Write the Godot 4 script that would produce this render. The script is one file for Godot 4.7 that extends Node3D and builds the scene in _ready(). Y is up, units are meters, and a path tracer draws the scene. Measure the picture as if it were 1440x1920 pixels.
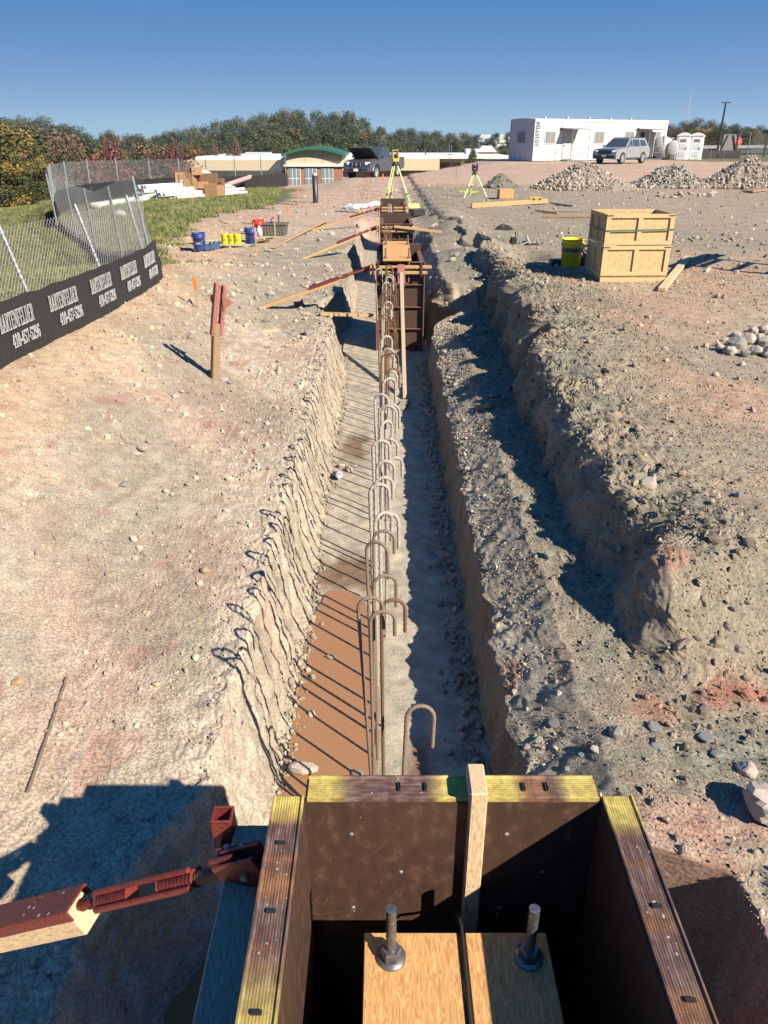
extends Node3D
# A building site seen from above a column form: footing trench with hooked dowels, forms, spoil banks, a silt fence, trailer and wood behind.
# Axes: x right, y up (0 = soil beside the trench), z = minus the distance ahead of the lens ("fwd").

const FPX := 1427.0
const PITCH := 26.2
const CAMY := 2.2

# ---------------------------------------------------------------- mesh helper
class MB:
	var st := SurfaceTool.new()
	func _init():
		st.begin(Mesh.PRIMITIVE_TRIANGLES)
	func flat():
		st.set_smooth_group(-1)
		return self
	func smooth():
		st.set_smooth_group(0)
		return self
	func tri(a, b, c):
		st.add_vertex(a); st.add_vertex(c); st.add_vertex(b)
	func quad(a, b, c, d):
		tri(a, b, c); tri(a, c, d)
	func box(c: Vector3, s: Vector3, bs := Basis(), bev := 0.0):
		flat()
		var h := s * 0.5
		if bev <= 0.0:
			var p := []
			for i in 8:
				p.append(c + bs * Vector3(h.x if i & 1 else -h.x, h.y if i & 2 else -h.y, h.z if i & 4 else -h.z))
			quad(p[0], p[2], p[3], p[1]); quad(p[4], p[5], p[7], p[6])
			quad(p[0], p[4], p[6], p[2]); quad(p[1], p[3], p[7], p[5])
			quad(p[0], p[1], p[5], p[4]); quad(p[2], p[6], p[7], p[3])
			return self
		var b: float = min(bev, min(h.x, min(h.y, h.z)) * 0.9)
		var v := {}
		for i in 8:
			var sg := Vector3(1 if i & 1 else -1, 1 if i & 2 else -1, 1 if i & 4 else -1)
			for ax in 3:
				var q := sg * (h - Vector3(b, b, b))
				q[ax] = sg[ax] * h[ax]
				v[i * 3 + ax] = c + bs * q
		for ax in 3:
			var u := (ax + 1) % 3
			var w := (ax + 2) % 3
			for sd in 2:
				var i0: int = sd << ax
				var A: Array = [i0, i0 | (1 << u), i0 | (1 << u) | (1 << w), i0 | (1 << w)]
				if sd == 0: A.reverse()
				quad(v[A[0] * 3 + ax], v[A[1] * 3 + ax], v[A[2] * 3 + ax], v[A[3] * 3 + ax])
			for s1 in 2:
				for s2 in 2:
					var e: int = (s1 << u) | (s2 << w)
					var e2: int = e | (1 << ax)
					if (s1 == s2):
						quad(v[e * 3 + u], v[e2 * 3 + u], v[e2 * 3 + w], v[e * 3 + w])
					else:
						quad(v[e * 3 + w], v[e2 * 3 + w], v[e2 * 3 + u], v[e * 3 + u])
		for i in 8:
			tri(v[i * 3], v[i * 3 + 1], v[i * 3 + 2])
		return self
	func bar(p: Vector3, q: Vector3, w: float, h: float, bev := 0.0, up := Vector3.UP):
		var d := q - p
		var z := d.normalized()
		var x := up.cross(z)
		if x.length() < 0.01: x = Vector3.RIGHT.cross(z)
		x = x.normalized()
		box((p + q) * 0.5, Vector3(w, h, d.length()), Basis(x, z.cross(x), z), bev)
		return self
	func tube(pts: Array, r, n := 8, caps := true):
		smooth()
		var rings := []
		var prev := Vector3.ZERO
		for i in pts.size():
			var d: Vector3 = (pts[min(i + 1, pts.size() - 1)] - pts[max(i - 1, 0)]).normalized()
			var x := prev
			if i == 0:
				x = Vector3.UP.cross(d)
				if x.length() < 0.1: x = Vector3.RIGHT.cross(d)
			x = (x - d * x.dot(d)).normalized()
			prev = x
			var y := d.cross(x)
			var rr: float = r[i] if r is Array else r
			var ring := []
			for k in n:
				var a := TAU * k / n
				ring.append(pts[i] + (x * cos(a) + y * sin(a)) * rr)
			rings.append(ring)
		for i in rings.size() - 1:
			for k in n:
				var k2 := (k + 1) % n
				quad(rings[i][k], rings[i][k2], rings[i + 1][k2], rings[i + 1][k])
		if caps:
			flat()
			for k in range(1, n - 1):
				tri(rings[0][0], rings[0][k + 1], rings[0][k])
				tri(rings[-1][0], rings[-1][k], rings[-1][k + 1])
		return self
	func lathe(prof: Array, n := 16, o := Vector3.ZERO, bs := Basis(), hard := false):
		if hard: flat()
		else: smooth()
		for i in prof.size() - 1:
			for k in n:
				var a := TAU * k / n
				var b := TAU * (k + 1) / n
				var A := [prof[i], prof[i + 1]]
				var p00: Vector3 = o + bs * Vector3(A[0].x * cos(a), A[0].y, A[0].x * sin(a))
				var p01: Vector3 = o + bs * Vector3(A[0].x * cos(b), A[0].y, A[0].x * sin(b))
				var p10: Vector3 = o + bs * Vector3(A[1].x * cos(a), A[1].y, A[1].x * sin(a))
				var p11: Vector3 = o + bs * Vector3(A[1].x * cos(b), A[1].y, A[1].x * sin(b))
				if A[0].x > 1e-5: tri(p00, p11, p01)
				if A[1].x > 1e-5: tri(p00, p10, p11)
		return self
	func prism(poly: Array, z0: float, z1: float, xf := Transform3D()):
		flat()
		var pk := PackedVector2Array(poly)
		var ix := Geometry2D.triangulate_polygon(pk)
		for i in range(0, ix.size(), 3):
			var a := pk[ix[i]]
			var b := pk[ix[i + 1]]
			var c := pk[ix[i + 2]]
			tri(xf * Vector3(a.x, a.y, z1), xf * Vector3(b.x, b.y, z1), xf * Vector3(c.x, c.y, z1))
			tri(xf * Vector3(a.x, a.y, z0), xf * Vector3(c.x, c.y, z0), xf * Vector3(b.x, b.y, z0))
		for i in pk.size():
			var a := pk[i]
			var b := pk[(i + 1) % pk.size()]
			quad(xf * Vector3(a.x, a.y, z0), xf * Vector3(b.x, b.y, z0), xf * Vector3(b.x, b.y, z1), xf * Vector3(a.x, a.y, z1))
		return self
	func mesh() -> ArrayMesh:
		st.generate_normals()
		return st.commit()

# ---------------------------------------------------------------- node helpers
var taken := {}
func numbered(called: String) -> String:
	if not taken.has(called):
		taken[called] = 0
		return called
	taken[called] += 1
	return "%s_%03d" % [called, taken[called]]

func obj(called: String, m, mat: Material, parent: Node3D, at := Transform3D()) -> MeshInstance3D:
	var o := MeshInstance3D.new()
	o.mesh = m.mesh() if m is MB else m
	o.material_override = mat
	o.transform = at
	if parent == self:
		o.name = numbered(called)
		add_child(o)
	else:
		o.name = called
		parent.add_child(o, true)
	return o

func tag(o: Node, label: String, category: String, group := "") -> Node:
	o.set_meta("label", label)
	o.set_meta("category", category)
	if group != "": o.set_meta("group", group)
	return o

func thing(called: String, label: String, category: String, at := Vector3.ZERO, turn := 0.0, group := "") -> Node3D:
	var o := Node3D.new()
	o.name = numbered(called)
	add_child(o)
	o.position = at
	o.rotation.y = turn
	tag(o, label, category, group)
	return o

func one(called: String, m, mat: Material, label: String, category: String, group := "", at := Transform3D()) -> MeshInstance3D:
	var o := obj(called, m, mat, self, at)
	tag(o, label, category, group)
	return o

func structure(o: Node) -> Node:
	o.set_meta("kind", "structure")
	return o

func copy(src: Node3D, label := "", group := "") -> Node3D:
	var base := String(src.name)
	if base.length() > 4 and base[base.length() - 4] == "_" and base.right(3).is_valid_int(): base = base.left(base.length() - 4)
	var c: Node3D = src.duplicate()
	c.name = numbered(base)
	add_child(c)
	if label != "": c.set_meta("label", label)
	if group != "": c.set_meta("group", group)
	return c

func V(x: float, y: float, f: float) -> Vector3:
	return Vector3(x, y, -f)

# where the ray through a pixel of the photograph meets the level y
func at(px: float, py: float, y: float) -> Vector3:
	var p := deg_to_rad(PITCH)
	var u := (px - 720.0) / FPX
	var v := (py - 960.0) / FPX
	var fw := cos(p) - v * sin(p)
	var dn := sin(p) + v * cos(p)
	var t := (CAMY - y) / dn
	return Vector3(u * t, y, -fw * t)

# where the ray through a pixel reaches the distance f ahead
func ahead(px: float, py: float, f: float) -> Vector3:
	var p := deg_to_rad(PITCH)
	var u := (px - 720.0) / FPX
	var v := (py - 960.0) / FPX
	var fw := cos(p) - v * sin(p)
	var dn := sin(p) + v * cos(p)
	var t := f / fw
	return Vector3(u * t, CAMY - dn * t, -f)

# ---------------------------------------------------------------- materials
func L(r: float, g: float, b: float) -> Color:
	return Color(r, g, b).linear_to_srgb()

var tex := {}
func noise(freq: float, kind: int, octaves: int, sd: int) -> FastNoiseLite:
	var n := FastNoiseLite.new()
	n.noise_type = kind as FastNoiseLite.NoiseType
	n.frequency = freq
	n.seed = sd
	n.fractal_octaves = octaves
	if octaves <= 1: n.fractal_type = FastNoiseLite.FRACTAL_NONE
	else: n.fractal_type = FastNoiseLite.FRACTAL_FBM
	return n

func make_textures():
	# soil grain: fine grit with coarser crumbs
	var a := noise(0.09, FastNoiseLite.TYPE_SIMPLEX_SMOOTH, 4, 3).get_seamless_image(512, 512)
	var cn := noise(0.055, FastNoiseLite.TYPE_CELLULAR, 1, 8)
	cn.cellular_return_type = FastNoiseLite.RETURN_DISTANCE
	var b := cn.get_seamless_image(512, 512)
	var w := noise(0.012, FastNoiseLite.TYPE_SIMPLEX_SMOOTH, 3, 5).get_seamless_image(512, 512)
	var rng := RandomNumberGenerator.new()
	rng.seed = 77
	var col := Image.create(512, 512, false, Image.FORMAT_RGB8)
	var hgt := Image.create(512, 512, false, Image.FORMAT_L8)
	var mot := Image.create(512, 512, false, Image.FORMAT_RGB8)
	for y in 512:
		for x in 512:
			var va := a.get_pixel(x, y).r
			var vb := b.get_pixel(x, y).r
			var vw := w.get_pixel(x, y).r
			var h := va * 0.6 + (1.0 - vb) * 0.4
			hgt.set_pixel(x, y, Color(h, h, h))
			var g := 0.58 + 0.48 * va + 0.12 * (vw - 0.5) + rng.randf_range(-0.10, 0.10)
			if vb < 0.10: g += 0.10
			g = clamp(g, 0.0, 1.0)
			col.set_pixel(x, y, Color(g, g * (0.985 + 0.03 * (vw - 0.5)), g * (0.97 + 0.05 * (vw - 0.5))))
			var m: float = clamp(0.80 + 0.30 * (vw - 0.5) + 0.16 * (va - 0.5), 0.0, 1.0)
			mot.set_pixel(x, y, Color(m, m, m))
	var nrm: Image = hgt.duplicate()
	nrm.convert(Image.FORMAT_RGBA8)
	nrm.bump_map_to_normal_map(6.0)
	tex.soil = ImageTexture.create_from_image(col)
	tex.soil_n = ImageTexture.create_from_image(nrm)
	tex.mottle = ImageTexture.create_from_image(mot)
	# sawn wood: long streaks
	var wi := Image.create(256, 256, false, Image.FORMAT_RGB8)
	var wn := noise(0.05, FastNoiseLite.TYPE_SIMPLEX_SMOOTH, 3, 21).get_seamless_image(256, 256)
	var wf := noise(0.02, FastNoiseLite.TYPE_SIMPLEX_SMOOTH, 2, 22).get_seamless_image(256, 256)
	for y in 256:
		for x in 256:
			var v := wn.get_pixel(x, y).r
			var s := 0.5 + 0.5 * sin((wf.get_pixel(x, y).r * 9.0 + v * 2.0) * TAU * 0.5)
			var q: float = clamp(0.70 + 0.18 * v + 0.14 * s, 0.0, 1.0)
			wi.set_pixel(x, y, Color(q, q * (0.93 + 0.05 * s), q * (0.84 + 0.10 * s)))
	tex.wood = ImageTexture.create_from_image(wi)
	# worn sheet: scuffs and dried slurry on dark board, rust on steel
	var sc := Image.create(512, 512, false, Image.FORMAT_RGB8)
	var s1 := noise(0.03, FastNoiseLite.TYPE_SIMPLEX_SMOOTH, 5, 31).get_seamless_image(512, 512)
	var s2 := noise(0.16, FastNoiseLite.TYPE_SIMPLEX_SMOOTH, 2, 32).get_seamless_image(512, 512)
	for y in 512:
		for x in 512:
			var v := s1.get_pixel(x, y).r
			var u := s2.get_pixel(x, y).r
			var k: float = 0.36 + 0.10 * v + 0.06 * u
			var film: float = smoothstep(0.55, 0.95, v) * 0.10
			sc.set_pixel(x, y, Color(clamp(k * 1.05 + film, 0, 1), clamp(k * 0.92 + film * 0.95, 0, 1), clamp(k * 0.85 + film * 0.88, 0, 1)))
	for i in 26:
		var x0 := rng.randi_range(0, 511)
		var y0 := rng.randi_range(0, 511)
		var dx := rng.randf_range(-1, 1)
		var dy := rng.randf_range(-1, 1)
		for t in rng.randi_range(30, 120):
			var xx := posmod(int(x0 + dx * t), 512)
			var yy := posmod(int(y0 + dy * t), 512)
			var c := sc.get_pixel(xx, yy)
			sc.set_pixel(xx, yy, c.lerp(Color(0.75, 0.68, 0.55), 0.55))
	tex.worn = ImageTexture.create_from_image(sc)
	var ru := Image.create(256, 256, false, Image.FORMAT_RGB8)
	var r1 := noise(0.05, FastNoiseLite.TYPE_SIMPLEX_SMOOTH, 4, 41).get_seamless_image(256, 256)
	for y in 256:
		for x in 256:
			var v := r1.get_pixel(x, y).r
			var q: float = clamp(0.45 + 0.75 * v, 0, 1)
			var rust: float = smoothstep(0.55, 0.7, v)
			ru.set_pixel(x, y, Color(q, q, q).lerp(Color(0.85, 0.62, 0.45), rust * 0.55))
	tex.rust = ImageTexture.create_from_image(ru)
	# concrete / slurry
	var cc := Image.create(512, 512, false, Image.FORMAT_RGB8)
	for y in 512:
		for x in 512:
			var v := a.get_pixel(x, y).r
			var vw := w.get_pixel((x + 200) % 512, y).r
			var q: float = clamp(0.74 + 0.22 * (vw - 0.4) + 0.18 * (v - 0.5) + rng.randf_range(-0.03, 0.03), 0, 1)
			cc.set_pixel(x, y, Color(q, q * 0.985, q * 0.96))
	tex.concrete = ImageTexture.create_from_image(cc)

var M := {}
func mat(c: Color, rough := 0.8, metal := 0.0, t: Texture2D = null, sc := Vector3.ONE, world := false) -> StandardMaterial3D:
	var m := StandardMaterial3D.new()
	m.albedo_color = c
	m.roughness = rough
	m.metallic = metal
	if t != null:
		m.albedo_texture = t
		m.uv1_triplanar = true
		m.uv1_world_triplanar = world
		m.uv1_scale = sc
	return m

func make_materials():
	make_textures()
	var g := mat(Color.WHITE, 0.95, 0, tex.soil, Vector3.ONE * 1.2, true)
	g.vertex_color_use_as_albedo = true
	g.normal_enabled = true
	g.normal_texture = tex.soil_n
	g.normal_scale = 0.5
	M.soil = g
	var gf := mat(Color.WHITE, 0.97, 0, tex.soil, Vector3.ONE * 0.11, true)
	gf.vertex_color_use_as_albedo = true
	M.far_soil = gf
	M.stone = mat(Color.WHITE, 0.92, 0, tex.soil, Vector3.ONE * 4.0, true)
	M.stone.vertex_color_use_as_albedo = true
	M.stone.normal_enabled = true
	M.stone.normal_texture = tex.soil_n
	M.stone_grey = mat(L(0.30, 0.30, 0.28), 0.92, 0, tex.soil, Vector3.ONE * 3.0)
	M.stone_pale = mat(L(0.50, 0.45, 0.40), 0.92, 0, tex.soil, Vector3.ONE * 3.0)
	M.stone_slate = mat(L(0.24, 0.255, 0.25), 0.85, 0, tex.soil, Vector3.ONE * 2.0)
	M.stone_ochre = mat(L(0.45, 0.30, 0.18), 0.9, 0, tex.soil, Vector3.ONE * 3.0)
	for k in ["stone_grey", "stone_pale", "stone_slate", "stone_ochre"]:
		M[k].normal_enabled = true
		M[k].normal_texture = tex.soil_n
	var cm := mat(Color.WHITE, 0.9, 0, tex.concrete, Vector3.ONE * 1.1, true)
	cm.vertex_color_use_as_albedo = true
	cm.normal_enabled = true
	cm.normal_texture = tex.soil_n
	cm.normal_scale = 0.25
	M.footing = cm
	M.water = mat(L(0.245, 0.130, 0.060), 0.04)
	M.lumber = mat(L(0.47, 0.34, 0.19), 0.8, 0, tex.wood, Vector3(1.2, 14, 14))
	M.lumber_pale = mat(L(0.62, 0.50, 0.35), 0.8, 0, tex.wood, Vector3(1.2, 14, 14))
	M.lumber_grey = mat(L(0.32, 0.31, 0.28), 0.85, 0, tex.wood, Vector3(1.2, 14, 14))
	M.lumber_dirty = mat(L(0.33, 0.24, 0.16), 0.85, 0, tex.wood, Vector3(1.2, 14, 14))
	M.kicker = mat(L(0.42, 0.37, 0.30), 0.85, 0, tex.wood, Vector3(1.2, 14, 14))
	M.ply = mat(L(0.60, 0.36, 0.16), 0.72, 0, tex.wood, Vector3(9, 9, 1.3))
	M.crate = mat(L(0.58, 0.465, 0.27), 0.75, 0, tex.wood, Vector3(4, 0.6, 4))
	M.crate_slat = mat(L(0.60, 0.485, 0.285), 0.78, 0, tex.wood, Vector3(1.2, 14, 14))
	M.form_ply = mat(L(0.27, 0.195, 0.16), 0.5, 0, tex.worn, Vector3(1.5, 0.9, 1.5))
	M.form_steel = mat(L(0.24, 0.125, 0.085), 0.6, 0.15, tex.rust, Vector3.ONE * 5.0)
	M.form_steel_dark = mat(L(0.10, 0.04, 0.035), 0.6, 0.1, tex.rust, Vector3.ONE * 5.0)
	M.rail = mat(Color.WHITE, 0.7, 0.0, tex.worn, Vector3.ONE * 5.0)
	M.rail.albedo_texture = tex.mottle
	M.rail.vertex_color_use_as_albedo = true
	M.red = mat(L(0.20, 0.034, 0.030), 0.5, 0.1, tex.rust, Vector3.ONE * 7.0)
	M.red_faded = mat(L(0.44, 0.185, 0.17), 0.65, 0.05, tex.rust, Vector3.ONE * 6.0)
	M.rust = mat(L(0.205, 0.120, 0.068), 0.75, 0.2, tex.rust, Vector3.ONE * 12.0)
	M.rebar = mat(L(0.26, 0.205, 0.165), 0.75, 0.15, tex.rust, Vector3.ONE * 14.0)
	M.rebar_grey = mat(L(0.52, 0.49, 0.45), 0.9, 0.0, tex.concrete, Vector3.ONE * 9.0)
	M.steel = mat(L(0.30, 0.30, 0.31), 0.42, 0.8, tex.mottle, Vector3.ONE * 8.0)
	M.black = mat(L(0.012, 0.012, 0.013), 0.6)
	M.galv = mat(L(0.36, 0.40, 0.43), 0.45, 0.4, tex.mottle, Vector3.ONE * 4.0)
	M.wire = mat(L(0.20, 0.205, 0.21), 0.5, 0.3)
	M.fabric = mat(L(0.022, 0.022, 0.023), 0.75, 0, tex.mottle, Vector3.ONE * 3.0)
	M.letters = mat(L(0.50, 0.50, 0.52), 0.8, 0, tex.mottle, Vector3.ONE * 9.0)
	M.white = mat(L(0.62, 0.62, 0.61), 0.5, 0, tex.mottle, Vector3.ONE * 1.5)
	M.pvc = mat(L(0.66, 0.66, 0.65), 0.4)
	M.pink = mat(L(0.66, 0.25, 0.25), 0.55)
	M.engine = mat(L(0.10, 0.10, 0.10), 0.7, 0.2, tex.mottle, Vector3.ONE * 3.0)
	M.card = mat(L(0.44, 0.26, 0.125), 0.85, 0, tex.mottle, Vector3.ONE * 3.0)
	M.card_dark = mat(L(0.25, 0.14, 0.075), 0.85, 0, tex.mottle, Vector3.ONE * 3.0)
	M.blue_b = mat(L(0.022, 0.045, 0.22), 0.42)
	M.blue_c = mat(L(0.03, 0.07, 0.16), 0.5)
	M.yellow = mat(L(0.62, 0.53, 0.012), 0.42)
	M.orange = mat(L(0.85, 0.16, 0.03), 0.6)
	M.red_b = mat(L(0.62, 0.035, 0.025), 0.42)
	M.tub = mat(L(0.16, 0.16, 0.145), 0.6, 0, tex.mottle, Vector3.ONE * 5.0)
	M.tarp = mat(L(0.50, 0.44, 0.28), 0.7, 0, tex.mottle, Vector3.ONE * 3.0)
	M.sheet = mat(L(0.74, 0.76, 0.80), 0.35)
	M.lime = mat(L(0.42, 0.60, 0.08), 0.5)
	M.lime_pale = mat(L(0.68, 0.68, 0.30), 0.5)
	M.instr = mat(L(0.40, 0.30, 0.06), 0.45)
	M.cloth = mat(L(0.02, 0.022, 0.028), 0.9, 0, tex.mottle, Vector3.ONE * 5.0)
	M.green_strap = mat(L(0.03, 0.10, 0.06), 0.5)
	M.glass = mat(L(0.04, 0.05, 0.06), 0.08)
	M.glass_sky = mat(L(0.16, 0.20, 0.22), 0.12)
	M.truck = mat(L(0.055, 0.060, 0.085), 0.28, 0.35)
	M.truck.clearcoat_enabled = true
	M.suv = mat(L(0.38, 0.39, 0.42), 0.26, 0.55)
	M.suv.clearcoat_enabled = true
	M.tyre = mat(L(0.014, 0.014, 0.015), 0.85)
	M.rim = mat(L(0.45, 0.45, 0.46), 0.35, 0.7)
	M.lamp = mat(L(0.72, 0.72, 0.70), 0.15)
	M.siding = mat(L(0.50, 0.51, 0.52), 0.5)
	M.trailer_trim = mat(L(0.40, 0.41, 0.42), 0.5)
	M.blind = mat(L(0.17, 0.17, 0.17), 0.3)
	M.navy = mat(L(0.02, 0.03, 0.10), 0.5)
	M.toilet = mat(L(0.60, 0.63, 0.65), 0.5)
	M.toilet_roof = mat(L(0.72, 0.73, 0.73), 0.45)
	M.asphalt = mat(L(0.075, 0.075, 0.077), 0.9, 0, tex.soil, Vector3.ONE * 0.5, true)
	M.beige = mat(L(0.46, 0.375, 0.255), 0.85)
	M.tan_wall = mat(L(0.42, 0.28, 0.15), 0.85)
	M.brick = mat(L(0.40, 0.19, 0.12), 0.9, 0, tex.soil, Vector3.ONE * 0.8)
	M.roof_white = mat(L(0.62, 0.62, 0.60), 0.7)
	M.green_roof = mat(L(0.022, 0.10, 0.065), 0.45)
	M.grey_box = mat(L(0.32, 0.33, 0.34), 0.6)
	M.bark = mat(L(0.10, 0.075, 0.055), 0.95, 0, tex.soil, Vector3.ONE * 2.0)
	M.leaf = mat(Color.WHITE, 0.75)
	M.leaf.vertex_color_use_as_albedo = true
	M.leaf.backlight_enabled = true
	M.leaf.backlight = L(0.05, 0.06, 0.01)
	M.grass = mat(Color.WHITE, 0.8)
	M.grass.vertex_color_use_as_albedo = true
	M.sign_red = mat(L(0.55, 0.02, 0.02), 0.5)
	M.plastic_black = mat(L(0.02, 0.02, 0.021), 0.45)

# ---------------------------------------------------------------- terrain
var nA: FastNoiseLite
var nB: FastNoiseLite
var nC: FastNoiseLite
var nD: FastNoiseLite
var nK: FastNoiseLite

func ss(a: float, b: float, x: float) -> float:
	var t: float = clamp((x - a) / (b - a), 0.0, 1.0)
	return t * t * (3.0 - 2.0 * t)

func bump(c: float, w: float, x: float) -> float:
	return exp(-pow((x - c) / w, 2.0))

const FLOOR := -0.60

# edges of the trench at the distance f: left lip, left foot, right foot, right lip, foot of the bank, lip of the bank
func edges(f: float) -> Array:
	var w1 := nB.get_noise_2d(f * 0.8, 11.0)
	var w2 := nB.get_noise_2d(f * 0.8, 47.0)
	var w3 := nB.get_noise_2d(f * 0.6, 83.0)
	var w4 := nA.get_noise_2d(f * 2.6, 121.0)
	var lt := -0.68 + 0.02 * w1
	lt -= 0.24 * (1.0 - ss(1.55, 2.15, f))
	lt -= 0.34 * bump(11.35, 0.62, f) + 0.22 * bump(17.2, 0.8, f) + 0.2 * bump(23.0, 0.8, f)
	var lb := lt + 0.17 + 0.05 * ss(2.0, 3.0, f) * (1.0 - ss(9.0, 11.0, f))
	var rb := 0.47 + 0.010 * f + 0.03 * w2
	rb += 0.62 * (1.0 - ss(1.72, 2.02, f))
	rb += 0.48 * bump(10.9, 0.42, f) + 0.1 * bump(17.2, 0.8, f)
	var rt := rb + 0.075 + 0.02 * w1
	var bb := 1.16 + 0.05 * ss(5.5, 9.0, f) * 6.0 + 0.24 * w4 + 0.07 * w3
	bb = max(bb, rt + 0.10)
	bb = max(bb, 1.16 + 0.5 * (1.0 - ss(2.0, 3.0, f)))
	var bt := bb + 0.12 + 0.10 * (1.0 + w2)
	return [lt, lb, rb, rt, bb, bt]

# the ground without the trench
func base(x: float, f: float, e: Array) -> float:
	var y := 0.0
	y += 0.40 * ss(-1.1, -3.2, x) * (1.0 - ss(12.0, 16.0, f))
	y -= 0.30 * ss(-3.6, -8.0, x) * (1.0 - ss(13.0, 20.0, f))
	if x > 0.3:
		var hp := (0.36 + 0.24 * ss(3.6, 8.5, f)) * (1.0 - ss(11.5, 22.0, f)) + 0.12 * ss(11.5, 22.0, f)
		var f0 := 2.68 + 0.10 * sin(x * 2.3 + 0.5) + 0.05 * x
		var bk := ss(e[4], e[5], x) * ss(f0, f0 + 0.55, f)
		var st := 0.30 * ss(11.15, 11.5, f + 0.25 * nB.get_noise_2d(x, 301.0)) * ss(e[3] - 0.02, e[3] + 0.25, x) * (1.0 - ss(14.0, 24.0, f))
		y += max(bk * hp, st)
		y -= 0.17 * (1.0 - clamp((x - e[3]) / 0.30, 0.0, 1.0)) * (1.0 - ss(9.6, 10.6, f)) * ss(1.9, 2.1, f)
		# heaps beside the far forms
		y += 0.22 * bump(1.45, 0.5, x) * bump(13.6, 0.9, f) + 0.34 * bump(1.6, 0.6, x) * bump(18.6, 1.5, f) + 0.26 * bump(1.7, 0.7, x) * bump(23.5, 1.6, f)
		y -= 0.32 * bump(1.75, 0.28, x) * bump(15.4, 0.7, f) + 0.3 * bump(2.2, 0.3, x) * bump(12.4, 0.5, f)
		# crumbled spoil on the nose of the bank
		y += (0.10 * bump(1.75, 0.35, x) * bump(3.5, 0.35, f) + 0.08 * bump(2.3, 0.4, x) * bump(3.2, 0.3, f))
		y -= 0.10 * bump(1.62, 0.13, x) * bump(3.95, 0.12, f)
	y += 0.34 * ss(34.0, 58.0, f) * ss(2.0, 11.0, x)
	y -= 0.15 * ss(-2.0, -6.0, x) * ss(26.0, 40.0, f) + 0.32 * ss(-1.6, -4.0, x) * ss(36.0, 48.0, f)
	# where the site ends and falls away to the school and the wood
	var fc := 51.0 + 27.0 * ss(0.0, 11.0, x) + 60.0 * ss(14.0, 30.0, x)
	var drop := 7.2 * (1.0 - 0.75 * ss(16.0, 40.0, x))
	y -= drop * ss(fc, fc + 28.0, f)
	# the lawn beyond the far fence
	var xf: float = -10.5 - 0.06 * max(0.0, 30.0 - f) * 3.0 + 0.19 * max(0.0, f - 33.0)
	y -= 2.6 * ss(xf - 0.5, xf - 16.0, x) * ss(18.0, 40.0, f)
	if f > 120.0:
		var px := 720.0 + FPX * x / (0.897 * f)
		y += (5.4 * ss(330.0, 520.0, px) * (1.0 - ss(690.0, 790.0, px)) + 2.0 * (1.0 - ss(60.0, 220.0, px))) * ss(150.0, 285.0, f)
	return y

func hgt(x: float, f: float, e: Array = []) -> float:
	if e.is_empty(): e = edges(f)
	var y := base(x, f, e)
	var close := 1.0 - ss(23.5, 25.0, f)
	if close > 0.0 and x > e[0] and x < e[3]:
		var lo := y * (1.0 - close) + FLOOR * close
		if x < e[1]:
			var t: float = (x - e[0]) / (e[1] - e[0])
			y = lerp(y, lo, pow(t, 1.25) * (2.0 - t) if t < 1.0 else 1.0)
		elif x < e[2]:
			y = lo
		else:
			var t: float = (e[3] - x) / (e[3] - e[2])
			y = lerp(y, lo, 1.0 - pow(1.0 - t, 2.2))
	return y

# rough height including clods, for setting things down
func gy(x: float, f: float) -> float:
	var e := edges(f)
	var y := hgt(x, f, e)
	return y + clods(x, f, e, y)

func clods(x: float, f: float, e: Array, y := 0.0) -> float:
	var r := 0.012
	if x > e[1] and x < e[2]: r = 0.004
	elif x > e[2]:
		r = 0.0065 + 0.006 * bump(e[3] + 0.03, 0.07, x) * (1.0 - ss(20.0, 26.0, f))
		if f > 2.6 and f < 13.0: r += 0.030 * bump(e[5] + 0.16, 0.26, x)
		if f < 3.7 and x > 1.1: r = 0.012
	else:
		r = 0.0045 + 0.010 * bump(e[0], 0.12, x)
	if f > 26.0 or x < -3.5: r = 0.02
	var c := nB.get_noise_3d(x, f, y * 1.4)
	var d := nC.get_noise_3d(x, f, y * 1.4)
	var rut := 0.0
	if x < -0.9 and x > -3.2 and f > 1.5 and f < 12.0:
		var ax := x + 1.62 - 0.16 * (f - 4.3) + 0.05 * sin(f * 0.9)
		for q in [0.0, -0.62]:
			var t: float = ax - q
			rut -= 0.011 * bump(0.0, 0.075, t) * (0.6 + 0.5 * sin((f + 0.35 * abs(t)) * 70.0)) - 0.006 * (bump(0.12, 0.035, t) + bump(-0.12, 0.035, t))
		rut *= ss(-0.25, 0.15, nA.get_noise_2d(x + 60.0, f * 0.7))
	return rut + (0.012 if x < 0.0 else 0.026) * nA.get_noise_2d(x, f) * ss(0.0, 0.5, abs(x) - 0.5) + r * (c * 1.0 + d * 1.2 + (1.7 if x < e[0] else 0.9) * nD.get_noise_3d(x, f, y * 1.2))

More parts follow.
